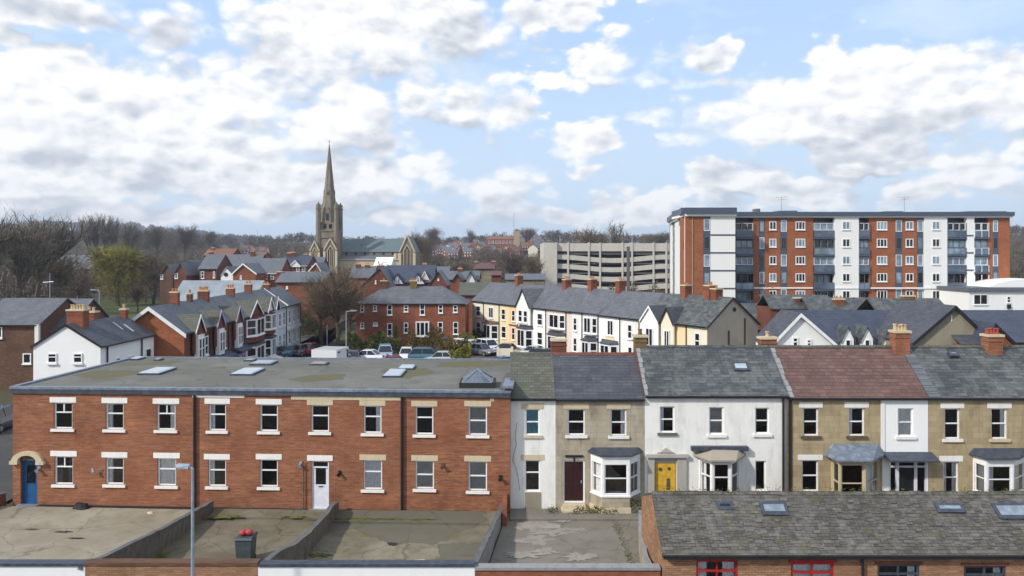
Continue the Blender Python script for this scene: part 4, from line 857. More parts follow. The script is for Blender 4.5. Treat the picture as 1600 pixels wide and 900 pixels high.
# ------------------------------------------------------------------ generic houses seen from further off
def gable_house(px0, px1, apx, apy, eave_py, Y, D, wallm, roofm, label, wins=(), trim='white', base=0., group=None, name='house', tri=None, chim=None, cat='house', ws='sash'):
    fr = flat(Y, px0, px1); W = fr.W; z = lambda py: H-(py-HY)*Y/F; ze, zr = z(eave_py), z(apy); ur = min(max((apx-px0)/(px1-px0)*W, .3), W-.3)
    root = fthing(fr, name, label, cat, group, base)
    mb = MB(); shell(mb, fr, W, D, base-.3, ze, zr, 0, axis='d', ur=ur); mb.build('wall', wallm, root)
    mb = MB(); roof_d(mb, fr, W, D, ze, zr, ur); mb.build('roof', roofm, root)
    if trim: mb = MB(); verge(mb, fr, W, ze, zr, ur, h=.3); mb.build('bargeboard', trim, root)
    for w_ in wins: far_window(fr, fr.Rc(*w_[:4]), root, style=w_[4] if len(w_) > 4 else ws)
    if chim: chimney(root, fr, W*chim[0], D*chim[1], zr-1.2, zr+chim[2], .9, .6, 2, 'brick_red')
    return root, fr, ze, zr
def eave_house(px0, px1, eave_py, ridge_py, Y, D, wallm, roofm, label, wins=(), base=0., group=None, name='house', so=.2, hip=0, chims=(), dr=None, cat='house', trim=None, ws='sash', gut='black'):
    fr = flat(Y, px0, px1); W = fr.W; dr = D/2 if dr is None else dr; ze = H-(eave_py-HY)*Y/F; zr = H-(ridge_py-HY)*(Y+dr)/F
    root = fthing(fr, name, label, cat, group, base); P = fr.P; mb = MB()
    if hip:
        for q in ((0, 0, W, 0), (W, 0, W, D), (W, D, 0, D), (0, D, 0, 0)): mb.poly([P(q[0], q[1], base-.3), P(q[2], q[3], base-.3), P(q[2], q[3], ze), P(q[0], q[1], ze)])
        mb.build('wall', wallm, root); mb = MB(); o = .3; s = (zr-ze)/dr*o
        A, B, C_, D_ = P(-o, -o, ze-s), P(W+o, -o, ze-s), P(W+o, D+o, ze-s), P(-o, D+o, ze-s); R0, R1 = P(hip, dr, zr), P(W-hip, dr, zr)
        mb.poly([A, B, R1, R0]); mb.poly([B, C_, R1]); mb.poly([C_, D_, R0, R1]); mb.poly([D_, A, R0]); mb.poly([A, D_, C_, B]); mb.build('roof', roofm, root)
    else:
        shell(mb, fr, W, D, base-.3, ze, zr, dr); mb.build('wall', wallm, root); mb = MB(); roof_u(mb, fr, W, D, ze, zr, dr, so=(so, so)); mb.build('roof', roofm, root)
    g2 = MB(); gutter(g2, fr, 0, W, ze-.02); g2.build('gutter', gut, root)
    for w_ in wins: far_window(fr, fr.Rc(*w_[:4]), root, style=w_[4] if len(w_) > 4 else ws)
    for c in chims: chimney(root, fr, fr.U(c[0], dr-.4), dr-.4, zr-1.0, H-(c[1]-HY)*(Y+dr)/F, c[2] if len(c) > 2 else .9, .6, c[3] if len(c) > 3 else 2, c[4] if len(c) > 4 else 'brick_red')
    return root, fr, ze, zr
def gablet(fr, root, ua, ub, ze, zt, depth, facem, roofm, trim='white', d=-.05, drop=1.0):
    """small gable standing on the wall line with its own little roof running back"""
    P = fr.P; um = (ua+ub)/2; MB().prism([P(ua, d, ze-drop), P(ub, d, ze-drop), P(ub, d, ze), P(um, d, zt), P(ua, d, ze)], P(0, .16, 0)-P(0, 0, 0)).build('gable', facem, root)
    mb = MB(); o = .12; s = (zt-ze)/(um-ua)
    slab(mb, P(ua-o, depth*.35, ze-o*s), P(ua-o, d-.15, ze-o*s), P(um, d-.15, zt), P(um, depth, zt), .07); slab(mb, P(ub+o, d-.15, ze-o*s), P(ub+o, depth*.35, ze-o*s), P(um+.002, depth, zt), P(um+.002, d-.15, zt), .07)
    mb.build('gable_roof', roofm, root)
    if trim:
        mb = MB()
        for (a, b) in ((ua-o, um), (ub+o, um)): mb.prism([P(a, d-.2, ze-o*s-.14), P(b, d-.2, zt-.16), P(b, d-.2, zt+.075), P(a, d-.2, ze-o*s+.075)], P(0, .045, 0)-P(0, 0, 0))
        mb.build('bargeboard', trim, root)
def far_bay(fr, root, ua, ub, z0, z1, wallm, framem='white', proj=.6, roofm='slate_blue', storeys=1, name='bay_window', lift=0.0, panes=2, sill_z=None, hood=True):
    """canted bay on a distant wall with a glazed band"""
    P = fr.P; c = (ub-ua)*.22; pl = [(ua, 0), (ua+c, -proj), (ub-c, -proj), (ub, 0)]
    zb = z0+(.75 if sill_z is None else sill_z)
    lo = MB().hexa([P(x, y, z0) for x, y in pl]+[P(x, y, z1) for x, y in pl]).build(name, wallm, root)
    for i in range(3):
        f2 = fr.sub(*pl[i], *pl[i+1]); far_window(f2, (.05, f2.W-.05, zb, z1-.12), lo, style='multi' if i == 1 and panes > 1 else 'sash', frame=framem, t=.12, proj_fix=0) if False else far_window(f2, (.05, f2.W-.05, zb, z1-.12), lo, style='multi' if i == 1 and panes > 1 else 'sash', frame=framem, t=.12)
    if hood:
        q = [(ua-.12, 0), (ua+c-.08, -proj-.18), (ub-c+.08, -proj-.18), (ub+.12, 0)]; t = [(ua+.05, 0), (ua+c+.1, -.1), (ub-c-.1, -.1), (ub-.05, 0)]
        MB().hexa([P(x, y, z1) for x, y in q]+[P(x, y, z1+.07) for x, y in q]).hexa([P(x, y, z1+.072) for x, y in q]+[P(x, y, z1+.4) for x, y in t]).build('bay_roof', roofm, lo)
    return lo
def row_house(fr0, px0, px1, label, wallm, roofm, ze, zr, dr, D, group, zones=None, so=(0, 0), base=0, back=True, name='terrace_house'):
    u0, u1 = fr0.U(px0), fr0.U(px1); A, B = fr0.P(u0, 0, 0), fr0.P(u1, 0, 0); fr = Fr((A.x, A.y), (B.x, B.y)); W = fr.W
    root = fthing(fr, name, label, 'house', group); mb = MB(); P = fr.P
    if zones:
        for (a, b, m_) in zones:
            ua, ub = fr.U(a) if a else 0, fr.U(b) if b else W; mb = MB(); mb.poly([P(ua, 0, base-.2), P(ub, 0, base-.2), P(ub, 0, ze), P(ua, 0, ze)]); mb.build('wall', m_, root)
        mb = MB(); shell(mb, fr, W-.006, D, base-.2, ze, zr, dr, front=False); mb.build('side_wall', zones[-1][2], root)
    else: shell(mb, fr, W-.006, D, base-.2, ze, zr, dr); mb.build('wall', wallm, root)
    mb = MB(); roof_u(mb, fr, W-.004, D, ze, zr, dr, so=so); mb.build('roof', roofm, root)
    mb = MB(); gutter(mb, fr, 0, W-.01, ze-.02); mb.build('gutter', 'black', root)
    return root, fr
# ------------------------------------------------------------------ left terrace, receding
TL = Fr((-27.3, 64.0), (-29.5, 107.0)); ze, zr, dr, D = 6.0, 8.1, 2.8, 5.6
GL = 'houses of the left receding terrace'
def lt(px0, px1, label, wallm, roofm, i, so=(0, 0), **kw):
    root, fr = row_house(TL, px0, px1, label, wallm, roofm, ze, zr, dr, D, GL, so=so, **kw); return root, fr
r1, f1 = lt(288, 328, 'nearest red brick house of the left terrace with the orange gable end', 'brick_red', 'slate_grey', 0, so=(.3, 0))
MB().poly([f1.P(-.012, D, 0), f1.P(-.012, 0, 0), f1.P(-.012, 0, ze), f1.P(-.012, dr, zr), f1.P(-.012, D, ze)]).build('gable_wall', 'brick_flats', r1)
k = MB(); P = f1.P
for (da, za, db, zb) in ((-.25, ze-.2, dr, zr), (D+.25, ze-.2, dr, zr)): k.prism([P(-.34, da, za-.22), P(-.34, db, zb-.22), P(-.34, db, zb+.12), P(-.34, da, za+.12)], P(.05, 0, 0)-P(0, 0, 0))
k.build('bargeboard', 'white', r1); MB().tube(P(-.08, 4.1, 3), P(-.08, 4.1, ze+.7), .05).build('drainpipe', 'black', r1); MB().box(Fr((P(0, 4.5, 0).x, P(0, 0, 0).y), (P(0, 4.1, 0).x+.001, P(0, 0, 0).y)), 0, .35, -.06, -.02, 4.6, ze+.6).build('window', 'white', r1)
specs = [(r1, f1, (297, 312), (319, 325), (289, 320), 'brick_red', 'white')]
r2, f2_ = lt(328, 357, 'second red brick house of the left terrace with lilac painted trim', 'brick_red', 'slate_grey', 1); specs.append((r2, f2_, (333, 342), (347, 353), (326, 355), 'brick_red', 'lilac_paint'))
r3, f3_ = lt(357, 381, 'third red brick house of the left terrace with a lilac porch', 'brick_red', 'slate_grey', 2); specs.append((r3, f3_, (363, 371), (374, 378), (359, 379), 'brick_red', 'lilac_paint'))
for (ro, fr, bw, nw, cw, wm, tm) in specs:
    ua, ub = fr.U(bw[0]), fr.U(bw[1]); um = (ua+ub)/2; hw = max(.7, (ub-ua)*.55)
    gablet(fr, ro, um-1.15, um+1.15, ze-.05, ze+1.3, 1.9, 'brick_red', 'slate_green', tm if tm != 'white' else 'white', d=-.35, drop=1.9)
    b_ = MB().box(fr, um-.75, um+.75, -.55, -.2, 3.2, 5.6).build('oriel_window', 'white', ro)
    for s_ in (0, 1): far_window(Fr((fr.P(um-.75, -.56, 0).x, fr.P(um-.75, -.56, 0).y), (fr.P(um+.75, -.56, 0).x, fr.P(um+.75, -.56, 0).y)), (.08+s_*.72, .70+s_*.72, 3.5, 5.3), b_, t=.07, sill=False)
    f2 = fr.sub(um-.75, -.2, um-.751, -.55) if False else None
    u = fr.U((nw[0]+nw[1])/2); far_window(fr, (u-.42, u+.42, 3.5, 5.2), ro)
    ca, cb = fr.U(cw[0])+.4, fr.U(cw[1])-.3; 
    MB().hexa([fr.P(ca, -1.1, 2.75), fr.P(cb, -1.1, 2.75), fr.P(cb, 0, 2.95), fr.P(ca, 0, 2.95), fr.P(ca, -1.1, 2.9), fr.P(cb, -1.1, 2.9), fr.P(cb, 0, 3.3), fr.P(ca, 0, 3.3)]).build('porch_canopy', 'slate_navy', ro)
    far_bay(fr, ro, um-1.2, um+1.2, 0, 2.7, wm, tm, .8, hood=False)
    ud = fr.U((nw[0]+nw[1])/2)-.45; far_window(fr, (ud, ud+.95, .05, 2.3), ro, style='vent', frame=tm, sill=False, name='door')
for ro, fr in ((r1, f1), (r2, f2_), (r3, f3_)): pipe(ro, fr, fr.W-.2, 0, ze-.1)
r4, f4_ = lt(381, 409.5, 'house of the left terrace with white two-storey bay and white finial', 'brick_red', 'slate_grey', 3)
ua, ub = f4_.U(384), f4_.U(406); far_bay(f4_, r4, ua, ub, 3.15, 5.75, 'brick_red', 'white', .8, sill_z=.7, hood=False); far_bay(f4_, r4, ua, ub, 0, 2.75, 'render_cool', 'white', .8)
gablet(f4_, r4, ua+.2, ub-.2, ze-.05, ze+1.5, 2.2, 'brick_red', 'slate_green', 'white', d=-.3, drop=.2)
r5, f5_ = lt(409.5, 425, 'red brick house of the left terrace just before the white ones', 'brick_red', 'slate_grey', 4)
ua, ub = f5_.U(412)+.2, f5_.U(424)-.2; far_bay(f5_, r5, ua, ub, 3.3, 5.75, 'brick_red', 'white', .7, sill_z=.6, hood=False); far_bay(f5_, r5, ua, ub, 0, 2.9, 'brick_red', 'white', .7); gablet(f5_, r5, ua, ub, ze-.05, ze+1.5, 2.2, 'white', 'slate_green', 'white', d=-.3, drop=.1)
r6, f6_ = lt(425, 447, 'pale rendered house of the left terrace next to the far end', 'render_cool', 'slate_grey', 5)
r7, f7_ = lt(447, 469, 'pale rendered house at the far end of the left terrace with a shopfront', 'render_cool', 'slate_grey', 6, so=(0, .3))
for ro, fr, pa, pb in ((r6, f6_, 427, 445), (r7, f7_, 449, 467)):
    for q in (.2, .52, .82):
        u = fr.W*q; far_window(fr, (u-.45, u+.45, 3.6, 5.3), ro); far_window(fr, (u-.45, u+.45, .9, 2.6), ro)
    pipe(ro, fr, fr.W-.15, 0, ze-.1)
gablet(f6_, r6, .6, 2.6, ze-.05, ze+1.4, 2, 'lead_dark', 'slate_grey', 'white', d=-.2, drop=.1)
MB().box(f7_, .2, f7_.W-.2, -.25, -.003, 2.75, 3.1).build('shop_fascia', 'white', r7)
k = MB(); P = f7_.P
k.prism([P(-.02, -.25, ze-.1), P(-.02, dr, zr-.02), P(-.02, dr, zr+.16), P(-.02, -.25, ze+.1)], P(.2, 0, 0)-P(0, 0, 0)); k.build('verge', 'white', r7)
for ro, fr, u, h_, n_, wd, m_ in ((r1, f1, 5.2, 9.9, 2, 1.0, 'brick_mid'), (r2, f2_, 2.6, 9.6, 1, .6, 'brick_red'), (r3, f3_, 1.0, 9.7, 5, 1.5, 'brick_red'), (r4, f4_, 4.4, 9.6, 3, 1.3, 'brick_mid'), (r5, f5_, 4.2, 9.8, 2, 1.2, 'brick_mid'), (r7, f7_, 1.0, 9.5, 2, 1.1, 'brick_mid')):
    P = fr.P; f9 = Fr((P(u, dr, 0).x-wd/2, P(u, 0, 0).y), (P(u, dr, 0).x+wd, P(u, 0, 0).y)); chimney(ro, f9, wd/2, 0, zr-1.2, h_-.7, wd*.68, .5, n_, m_, 'pot')
for px, h_, i in ((301, 1.4, 0),): pass
# ------------------------------------------------------------------ right terrace, coming forward
TR_ = Fr((-6.0, 116.0), (18.5, 73.0)); GR = 'houses of the pale middle terrace'
ze, zr, dr, D = 5.7, 8.3, 3.3, 6.75
def rt(px0, px1, label, wallm, roofm='slate_grey', so=(0, 0), zones=None, **kw): return row_house(TR_, px0, px1, label, wallm, roofm, kw.pop('ze', ze), kw.pop('zr', zr), dr, D, GR, so=so, zones=zones, **kw)
def rw(fr, ro, pxa, pxb, z0, z1, style='sash', frame='white', minw=.75):
    a, b = fr.U(pxa), fr.U(pxb); c = (a+b)/2; w_ = max(minw, (b-a))/2; return far_window(fr, (c-w_, c+w_, z0, z1), ro, style=style, frame=frame)
UP, DN = (3.45, 5.0), (.9, 2.6)
a1, g1 = rt(738, 781, 'cream house with a brown bay canopy at the far left end of the pale terrace', 'render_cream', so=(.25, 0))
rw(g1, a1, 744, 751, *UP); rw(g1, a1, 744, 751, *DN); far_bay(g1, a1, g1.U(758), g1.U(779), 0, 2.7, 'render_cream', 'white', .8, roofm='timber', sill_z=.6); rw(g1, a1, 764, 771, *UP, style='multi'); pipe(a1, g1, g1.U(756), 0, ze); pipe(a1, g1, g1.W-.1, 0, ze)
a2, g2_ = rt(781, 810, 'yellow and peach painted house of the pale terrace', 'render_yellow', zones=[(None, 795, 'render_yellow'), (795, None, 'render_peach')])
rw(g2_, a2, 784, 790, *UP); rw(g2_, a2, 800, 805, *UP); rw(g2_, a2, 784, 791, *DN); rw(g2_, a2, 800, 805, *DN); pipe(a2, g2_, g2_.W-.1, 0, ze, mat='brick_mid'); MB().box(g2_, g2_.U(796), g2_.W-.2, -.12, -.003, 2.85, 3.0).build('string_course', 'timber', a2)
a3, g3 = rt(810, 854, 'white house of the pale terrace with a pointed white gable and grey-blue bay', 'render_bright')
ua, ub = g3.U(811)+.1, g3.U(833); gablet(g3, a3, ua, ub, ze, ze+2.3, 2.8, 'render_white', 'slate_grey', 'black', d=-.5, drop=2.4)
f8 = g3.sub(ua, -.5, ub, -.5); far_window(f8, (f8.W*.18, f8.W*.46, 3.6, 5.2), a3); far_window(f8, (f8.W*.56, f8.W*.84, 3.6, 5.2), a3)
far_bay(g3, a3, ua, ub, 0, 2.8, 'render_cool', 'white', .8, sill_z=.4); rw(g3, a3, 840, 848, *UP); rw(g3, a3, 840, 848, *DN); pipe(a3, g3, g3.W-.1, 0, ze)
a4, g4 = rt(854, 893, 'pinkish house of the pale terrace with double windows above its bay canopy', 'render_pink', zr=zr-.0)
far_bay(g4, a4, g4.U(857), g4.U(884), 3.2, 5.3, 'render_pink', 'white', .45, sill_z=.25, hood=False); far_bay(g4, a4, g4.U(857), g4.U(884), 0, 2.6, 'render_pink', 'white', .7, sill_z=.6); pipe(a4, g4, g4.U(885), 0, ze)
a5, g5 = rt(893, 936, 'cool white house of the pale terrace just right of the roof step', 'render_white', ze=ze+.05)
rw(g5, a5, 897, 901, *UP); rw(g5, a5, 897, 901, *DN); far_bay(g5, a5, g5.U(913), g5.U(934), 3.2, 5.4, 'render_cool', 'white', .5, sill_z=.25, hood=False); far_bay(g5, a5, g5.U(913), g5.U(934), 0, 2.6, 'render_cool', 'white', .8, sill_z=.5); pipe(a5, g5, g5.U(910), 0, ze); pipe(a5, g5, g5.W-.1, 0, ze)
a6, g6 = rt(936, 970, 'white house of the pale terrace with a yellow panel under its upper window', 'render_bright')
rw(g6, a6, 950, 958, 3.5, 5.2, 'multi', minw=1.1); far_bay(g6, a6, g6.U(940), g6.U(966), 0, 2.6, 'render_white', 'white', .7, roofm='lead_dark', sill_z=.5); pipe(a6, g6, g6.W-.1, 0, ze); MB().box(g6, g6.U(946), g6.U(960), -.06, -.003, 2.95, 3.35).build('panel', 'render_yellow', a6)
a7, g7 = rt(970, 1000, 'plain cream-white house of the pale terrace left of the twin gables', 'render_white')
rw(g7, a7, 982, 987, *UP); rw(g7, a7, 982, 988, *DN); pipe(a7, g7, g7.W-.1, 0, ze, mat='brick_mid')
a8, g8 = rt(1000, 1037, 'white gabled house of the pale terrace, left of the twin gables', 'render_bright', 'slate_lichen')
a9, g9 = rt(1037, 1074, 'cream gabled house of the pale terrace, right of the twin gables', 'render_cream', 'slate_lichen', zones=[(None, 1058, 'render_cream'), (1058, None, 'render_yellow')])
for ro, fr, pa, pb, m_, wa, wb in ((a8, g8, 1007, 1034, 'render_bright', 1014, 1023), (a9, g9, 1038, 1058, 'render_cream', 1046, 1055)):
    ua, ub = fr.U(pa), fr.U(pb); gablet(fr, ro, ua, ub, ze, ze+1.5, 2.2, m_, 'slate_blue', 'black' if m_ != 'render_bright' else 'white', d=-.45, drop=4.5)
    f8 = fr.sub(ua, -.5, ub, -.5); far_window(f8, (f8.W*.3, f8.W*.72, 3.1, 4.95), ro, style='multi'); pipe(ro, fr, fr.W-.1, 0, ze)
a10, g10 = rt(1074, 1105, 'cream house at the near end of the pale terrace with the blank taupe gable wall', 'render_cream', 'slate_lichen', so=(0, .15))
rw(g10, a10, 1087, 1093, *UP)
P = g10.P; Wg = g10.W; MB().poly([P(Wg+.004, 0, 0), P(Wg+.004, D, 0), P(Wg+.004, D, ze), P(Wg+.004, dr, zr), P(Wg+.004, 0, ze)]).build('gable_wall', 'render_taupe', a10)
fg = g10.sub(Wg+.01, 0, Wg+.01, D); k = MB(); k.tube(fg.P(3.55, 0, 7.2), fg.P(3.55, -.05, 7.2), .22, .22, 12); k.build('vent', 'near_black', a10)
for u, zt in ((2.75, 5.2), (4.9, 6.3)): MB().tube(fg.P(u, -.08, 0), fg.P(u, -.08, zt), .07).build('drainpipe', 'black', a10)
k = MB()
for (da, za, db, zb) in ((-.2, ze-.15, dr, zr), (D+.2, ze-.15, dr, zr)): k.prism([P(Wg+.16, da, za-.1), P(Wg+.16, db, zb-.1), P(Wg+.16, db, zb+.12), P(Wg+.16, da, za+.12)], P(.04, 0, 0)-P(0, 0, 0))
k.build('verge', 'black', a10)
for ro, fr, px, n_, top in ((a1, g1, 781, 2, 9.7), (a3, g3, 829, 3, 9.4), (a4, g4, 878, 2, 9.6), (a5, g5, 933, 2, 9.6), (a8, g8, 1002, 2, 9.4), (a9, g9, 1040, 2, 9.5), (a10, g10, 1080, 1, 9.2)):
    u = fr.W-.3; chimney(ro, fr, u if ro not in (a10,) else .6, dr, zr-.9, top, .75, .95, n_, 'brick_mid')
# ------------------------------------------------------------------ middle red brick houses with the hipped roof
Yh = 108.; z = lambda py: H-(py-HY)*Yh/F
ww = [(563, 477, 569, 487), (583, 477, 589, 486), (605, 476, 613, 492), (631, 477, 638, 487), (656, 475, 664, 492), (685, 476, 692, 489), (708, 477, 715, 488), (563, 504, 569, 513), (583, 504, 590, 509), (605, 505, 613, 525), (631, 504, 638, 520), (684, 503, 692, 521), (708, 503, 716, 522)]
root, fr, z0, z1 = eave_house(556, 727, 474, 447, Yh, 8.4, 'brick_flats' if 0 else 'brick_mid', 'slate_grey', 'long red brick house with a hipped grey roof behind the parked cars', ww, hip=3.6, chims=((600, 438, .95, 1, 'brick_dark'), (646, 438, 1.0, 3, 'brick_mossy')))
far_window(fr, fr.Rc(650, 502, 671, 525), root, style='triple', t=.16, proud=.5, name='bay_window')
MB().box(fr, fr.U(616), fr.U(621), -.05, -.003, 0, fr.Z(618, 509)).build('door', 'hedge_green', root)
# ------------------------------------------------------------------ left group: white gabled house, brown brick house
fw = Fr(((52-CX)*55/F, 55.), ((157-CX)*55/F, 55.)); W = fw.W; z = lambda py: H-(py-HY)*55/F; ze, zr = z(541), z(508); D = 8.2
root = fthing(fw, 'white_house', 'white gabled house with a dark slate roof behind the left end of the flat roof', 'house'); ur = fw.U(103)
mb = MB(); shell(mb, fw, W, D, 0, ze, zr, 0, axis='d', ur=ur); mb.build('wall', 'render_bright', root); mb = MB(); roof_d(mb, fw, W, D, ze, zr, ur, ov=.15, fo=.06, th=.09); rf = mb.build('roof', 'slate_blue', root)
mb = MB(); verge(mb, fw, W, ze, zr, ur, ov=.15, d=-.11, h=.18); mb.build('bargeboard', 'black', root)
for q in ((75, 552, 89, 567), (115, 552, 129, 567)): far_window(fw, fw.Rc(*q), root, style='vent', t=.07)
fs = fw.sub(W, 0, W, D); fs = Fr((fs.A.x, fs.A.y), (fs.A.x, fs.A.y+D))
for u, a, b, z0, z1 in ((2.4, .4, 0, 2.6, 4.8), (4.4, .8, 0, 3.8, 4.7), (7.2, .7, 0, 3.2, 4.9)): far_window(fs, (u-a/2-.1, u+a/2+.1, z0, z1), root, t=.06)
for u in (.8, 6.0): pipe(root, fs, u, 0, ze, r=.06)
g3_ = MB(); gutter(g3_, fs, 0, D, ze, d=-.2); g3_.build('gutter', 'black', root)
chimney(root, fw, fw.U(104.5), 1.4, zr-1.2, H-(483-HY)*56.4/F, 1.2, .8, 5, 'brick_mid', 'pot_pale'); chimney(root, fw, fw.U(143, 4.2), 4.2, zr-.9, H-(486-HY)*59.2/F, .8, .7, 2, 'brick_mid', 'pot_pale'); chimney(root, fw, fw.U(194, 7.8), 7.8, zr-.8, H-(482-HY)*62.8/F, .45, .5, 1, 'brick_mid', 'pot_pale')
for a, b in ((.30, .50), (.62, .82)):   # two strip lights in the slope
    s = (zr-ze)/(W-ur); q = lambda t, d, o: fw.P(ur+(W-ur)*t, d, zr-(W-ur)*t*s+.09+o)
    MB().hexa([q(a*.5+.1, 4.3+a*3, .0), q(a*.5+.45, 4.1+a*3, .0), q(a*.5+.45, 4.3+a*3, .0), q(a*.5+.1, 4.5+a*3, .0), q(a*.5+.1, 4.3+a*3, .05), q(a*.5+.45, 4.1+a*3, .05), q(a*.5+.45, 4.3+a*3, .05), q(a*.5+.1, 4.5+a*3, .05)]).build('roof_light', 'skylight_glass', rf)
root, fr, ze, zr = eave_house(-40, 60, 507, 467, 73., 9.0, 'brick_dark', 'slate_grey', 'brown brick house with a grey slate roof at the left edge', [(36, 552, 49, 568, 'plain'), (-4, 511, 4, 528, 'plain')])
MB().box(fr, fr.U(57), fr.U(63), -.3, 0, 0, ze).build('render_pier', 'render_white', root)
eave_house(61, 104, 520, 468, 75., 9.0, 'brick_dark', 'slate_grey', 'slate roofed wing behind the big chimney of the white gabled house', hip=0)
# long pale roof behind the left terrace
eave_house(268, 396, 470, 439, 116., 9., 'concrete', 'pale_roof', 'long low building with a pale blue-grey roof behind the left terrace', name='low_building', cat='building')
# ------------------------------------------------------------------ mid-distance houses
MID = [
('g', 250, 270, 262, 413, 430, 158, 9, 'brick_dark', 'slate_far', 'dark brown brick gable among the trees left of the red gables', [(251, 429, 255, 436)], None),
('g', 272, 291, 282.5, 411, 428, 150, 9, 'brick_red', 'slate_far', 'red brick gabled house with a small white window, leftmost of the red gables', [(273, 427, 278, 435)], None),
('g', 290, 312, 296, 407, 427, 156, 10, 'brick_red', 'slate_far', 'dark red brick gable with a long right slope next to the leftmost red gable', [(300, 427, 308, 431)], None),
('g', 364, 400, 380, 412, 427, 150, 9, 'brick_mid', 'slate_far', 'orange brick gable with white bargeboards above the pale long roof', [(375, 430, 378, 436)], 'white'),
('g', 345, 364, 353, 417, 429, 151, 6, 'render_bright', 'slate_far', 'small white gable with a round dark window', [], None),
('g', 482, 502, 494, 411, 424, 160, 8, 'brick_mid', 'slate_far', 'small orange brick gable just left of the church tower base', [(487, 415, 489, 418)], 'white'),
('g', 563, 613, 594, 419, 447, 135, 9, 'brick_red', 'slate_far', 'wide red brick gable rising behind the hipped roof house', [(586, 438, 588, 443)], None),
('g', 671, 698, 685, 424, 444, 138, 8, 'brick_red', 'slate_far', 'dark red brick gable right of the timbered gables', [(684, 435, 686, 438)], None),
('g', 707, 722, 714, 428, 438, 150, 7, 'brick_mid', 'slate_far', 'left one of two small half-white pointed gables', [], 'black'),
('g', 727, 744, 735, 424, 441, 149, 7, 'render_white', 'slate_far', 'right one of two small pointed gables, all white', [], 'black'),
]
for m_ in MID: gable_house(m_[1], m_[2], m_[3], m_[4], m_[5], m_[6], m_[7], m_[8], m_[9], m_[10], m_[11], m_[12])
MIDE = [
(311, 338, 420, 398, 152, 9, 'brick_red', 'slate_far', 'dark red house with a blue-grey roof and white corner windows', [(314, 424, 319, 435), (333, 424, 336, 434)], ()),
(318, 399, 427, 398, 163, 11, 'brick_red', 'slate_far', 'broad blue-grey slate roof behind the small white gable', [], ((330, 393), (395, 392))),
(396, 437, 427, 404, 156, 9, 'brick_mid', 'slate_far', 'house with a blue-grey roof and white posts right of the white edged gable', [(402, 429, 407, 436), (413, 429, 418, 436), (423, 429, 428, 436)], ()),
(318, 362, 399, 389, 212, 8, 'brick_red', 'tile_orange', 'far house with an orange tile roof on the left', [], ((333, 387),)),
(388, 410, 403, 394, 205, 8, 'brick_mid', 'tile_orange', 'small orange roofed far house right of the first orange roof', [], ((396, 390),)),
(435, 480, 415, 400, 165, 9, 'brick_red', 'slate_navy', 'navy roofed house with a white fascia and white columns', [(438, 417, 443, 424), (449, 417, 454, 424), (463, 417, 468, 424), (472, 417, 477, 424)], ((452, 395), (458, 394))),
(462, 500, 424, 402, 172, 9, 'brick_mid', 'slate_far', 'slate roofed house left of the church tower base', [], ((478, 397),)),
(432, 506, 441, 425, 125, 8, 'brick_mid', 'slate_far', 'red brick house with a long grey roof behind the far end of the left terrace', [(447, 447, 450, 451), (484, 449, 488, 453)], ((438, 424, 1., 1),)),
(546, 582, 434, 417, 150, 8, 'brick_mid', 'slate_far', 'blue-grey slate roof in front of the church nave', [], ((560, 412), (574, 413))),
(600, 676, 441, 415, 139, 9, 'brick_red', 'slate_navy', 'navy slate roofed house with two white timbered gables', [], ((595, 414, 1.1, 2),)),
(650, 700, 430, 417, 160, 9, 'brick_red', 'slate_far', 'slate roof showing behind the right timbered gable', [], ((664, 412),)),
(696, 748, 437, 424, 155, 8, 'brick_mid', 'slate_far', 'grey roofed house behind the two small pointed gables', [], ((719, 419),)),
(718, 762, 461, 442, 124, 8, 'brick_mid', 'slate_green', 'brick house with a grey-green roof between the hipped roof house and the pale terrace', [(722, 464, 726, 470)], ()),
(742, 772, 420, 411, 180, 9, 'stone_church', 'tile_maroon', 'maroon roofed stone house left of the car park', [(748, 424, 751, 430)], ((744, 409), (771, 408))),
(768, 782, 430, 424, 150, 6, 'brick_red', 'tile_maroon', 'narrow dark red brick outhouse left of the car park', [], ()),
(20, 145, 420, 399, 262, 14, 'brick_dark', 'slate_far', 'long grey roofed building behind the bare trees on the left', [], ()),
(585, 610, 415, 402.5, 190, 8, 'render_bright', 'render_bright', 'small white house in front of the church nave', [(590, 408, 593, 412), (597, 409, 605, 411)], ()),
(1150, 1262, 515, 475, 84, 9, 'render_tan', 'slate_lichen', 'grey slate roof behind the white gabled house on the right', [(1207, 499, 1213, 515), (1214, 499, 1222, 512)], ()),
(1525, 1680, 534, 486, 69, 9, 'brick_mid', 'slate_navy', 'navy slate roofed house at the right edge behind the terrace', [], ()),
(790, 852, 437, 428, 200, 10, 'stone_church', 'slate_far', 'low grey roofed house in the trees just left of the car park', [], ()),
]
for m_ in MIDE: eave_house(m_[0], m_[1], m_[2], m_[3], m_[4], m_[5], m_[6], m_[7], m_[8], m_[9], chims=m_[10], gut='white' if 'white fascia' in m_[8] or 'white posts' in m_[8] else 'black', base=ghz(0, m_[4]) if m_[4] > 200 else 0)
def front_gables(label_root, lst, Y):
    for o in COL.objects:
        if o.get('label') == label_root: return o
r_ = front_gables('navy slate roofed house with two white timbered gables', 0, 0); fr = flat(139, 600, 676)
for a, ap, b, py in ((612, 621, 630, 428), (643, 651, 663, 427)): gablet(fr, r_, fr.U(a), fr.U(b), fr.Z(ap, 441), fr.Z(ap, py), 2.5, 'white_cool', 'slate_navy', 'black', d=-.4, drop=.3)
for a in (617, 623, 647, 653, 657): k = MB(); k.box(fr, fr.U(a), fr.U(a+.8), -.5, -.46, fr.Z(a, 440), fr.Z(a, 434)); k.build('timber_stud', 'black', r_)
gablet(fr, r_, fr.U(655), fr.U(671), fr.Z(663, 439), fr.Z(663, 424), 3, 'render_pink', 'slate_far', 'white', d=.5, drop=.3)
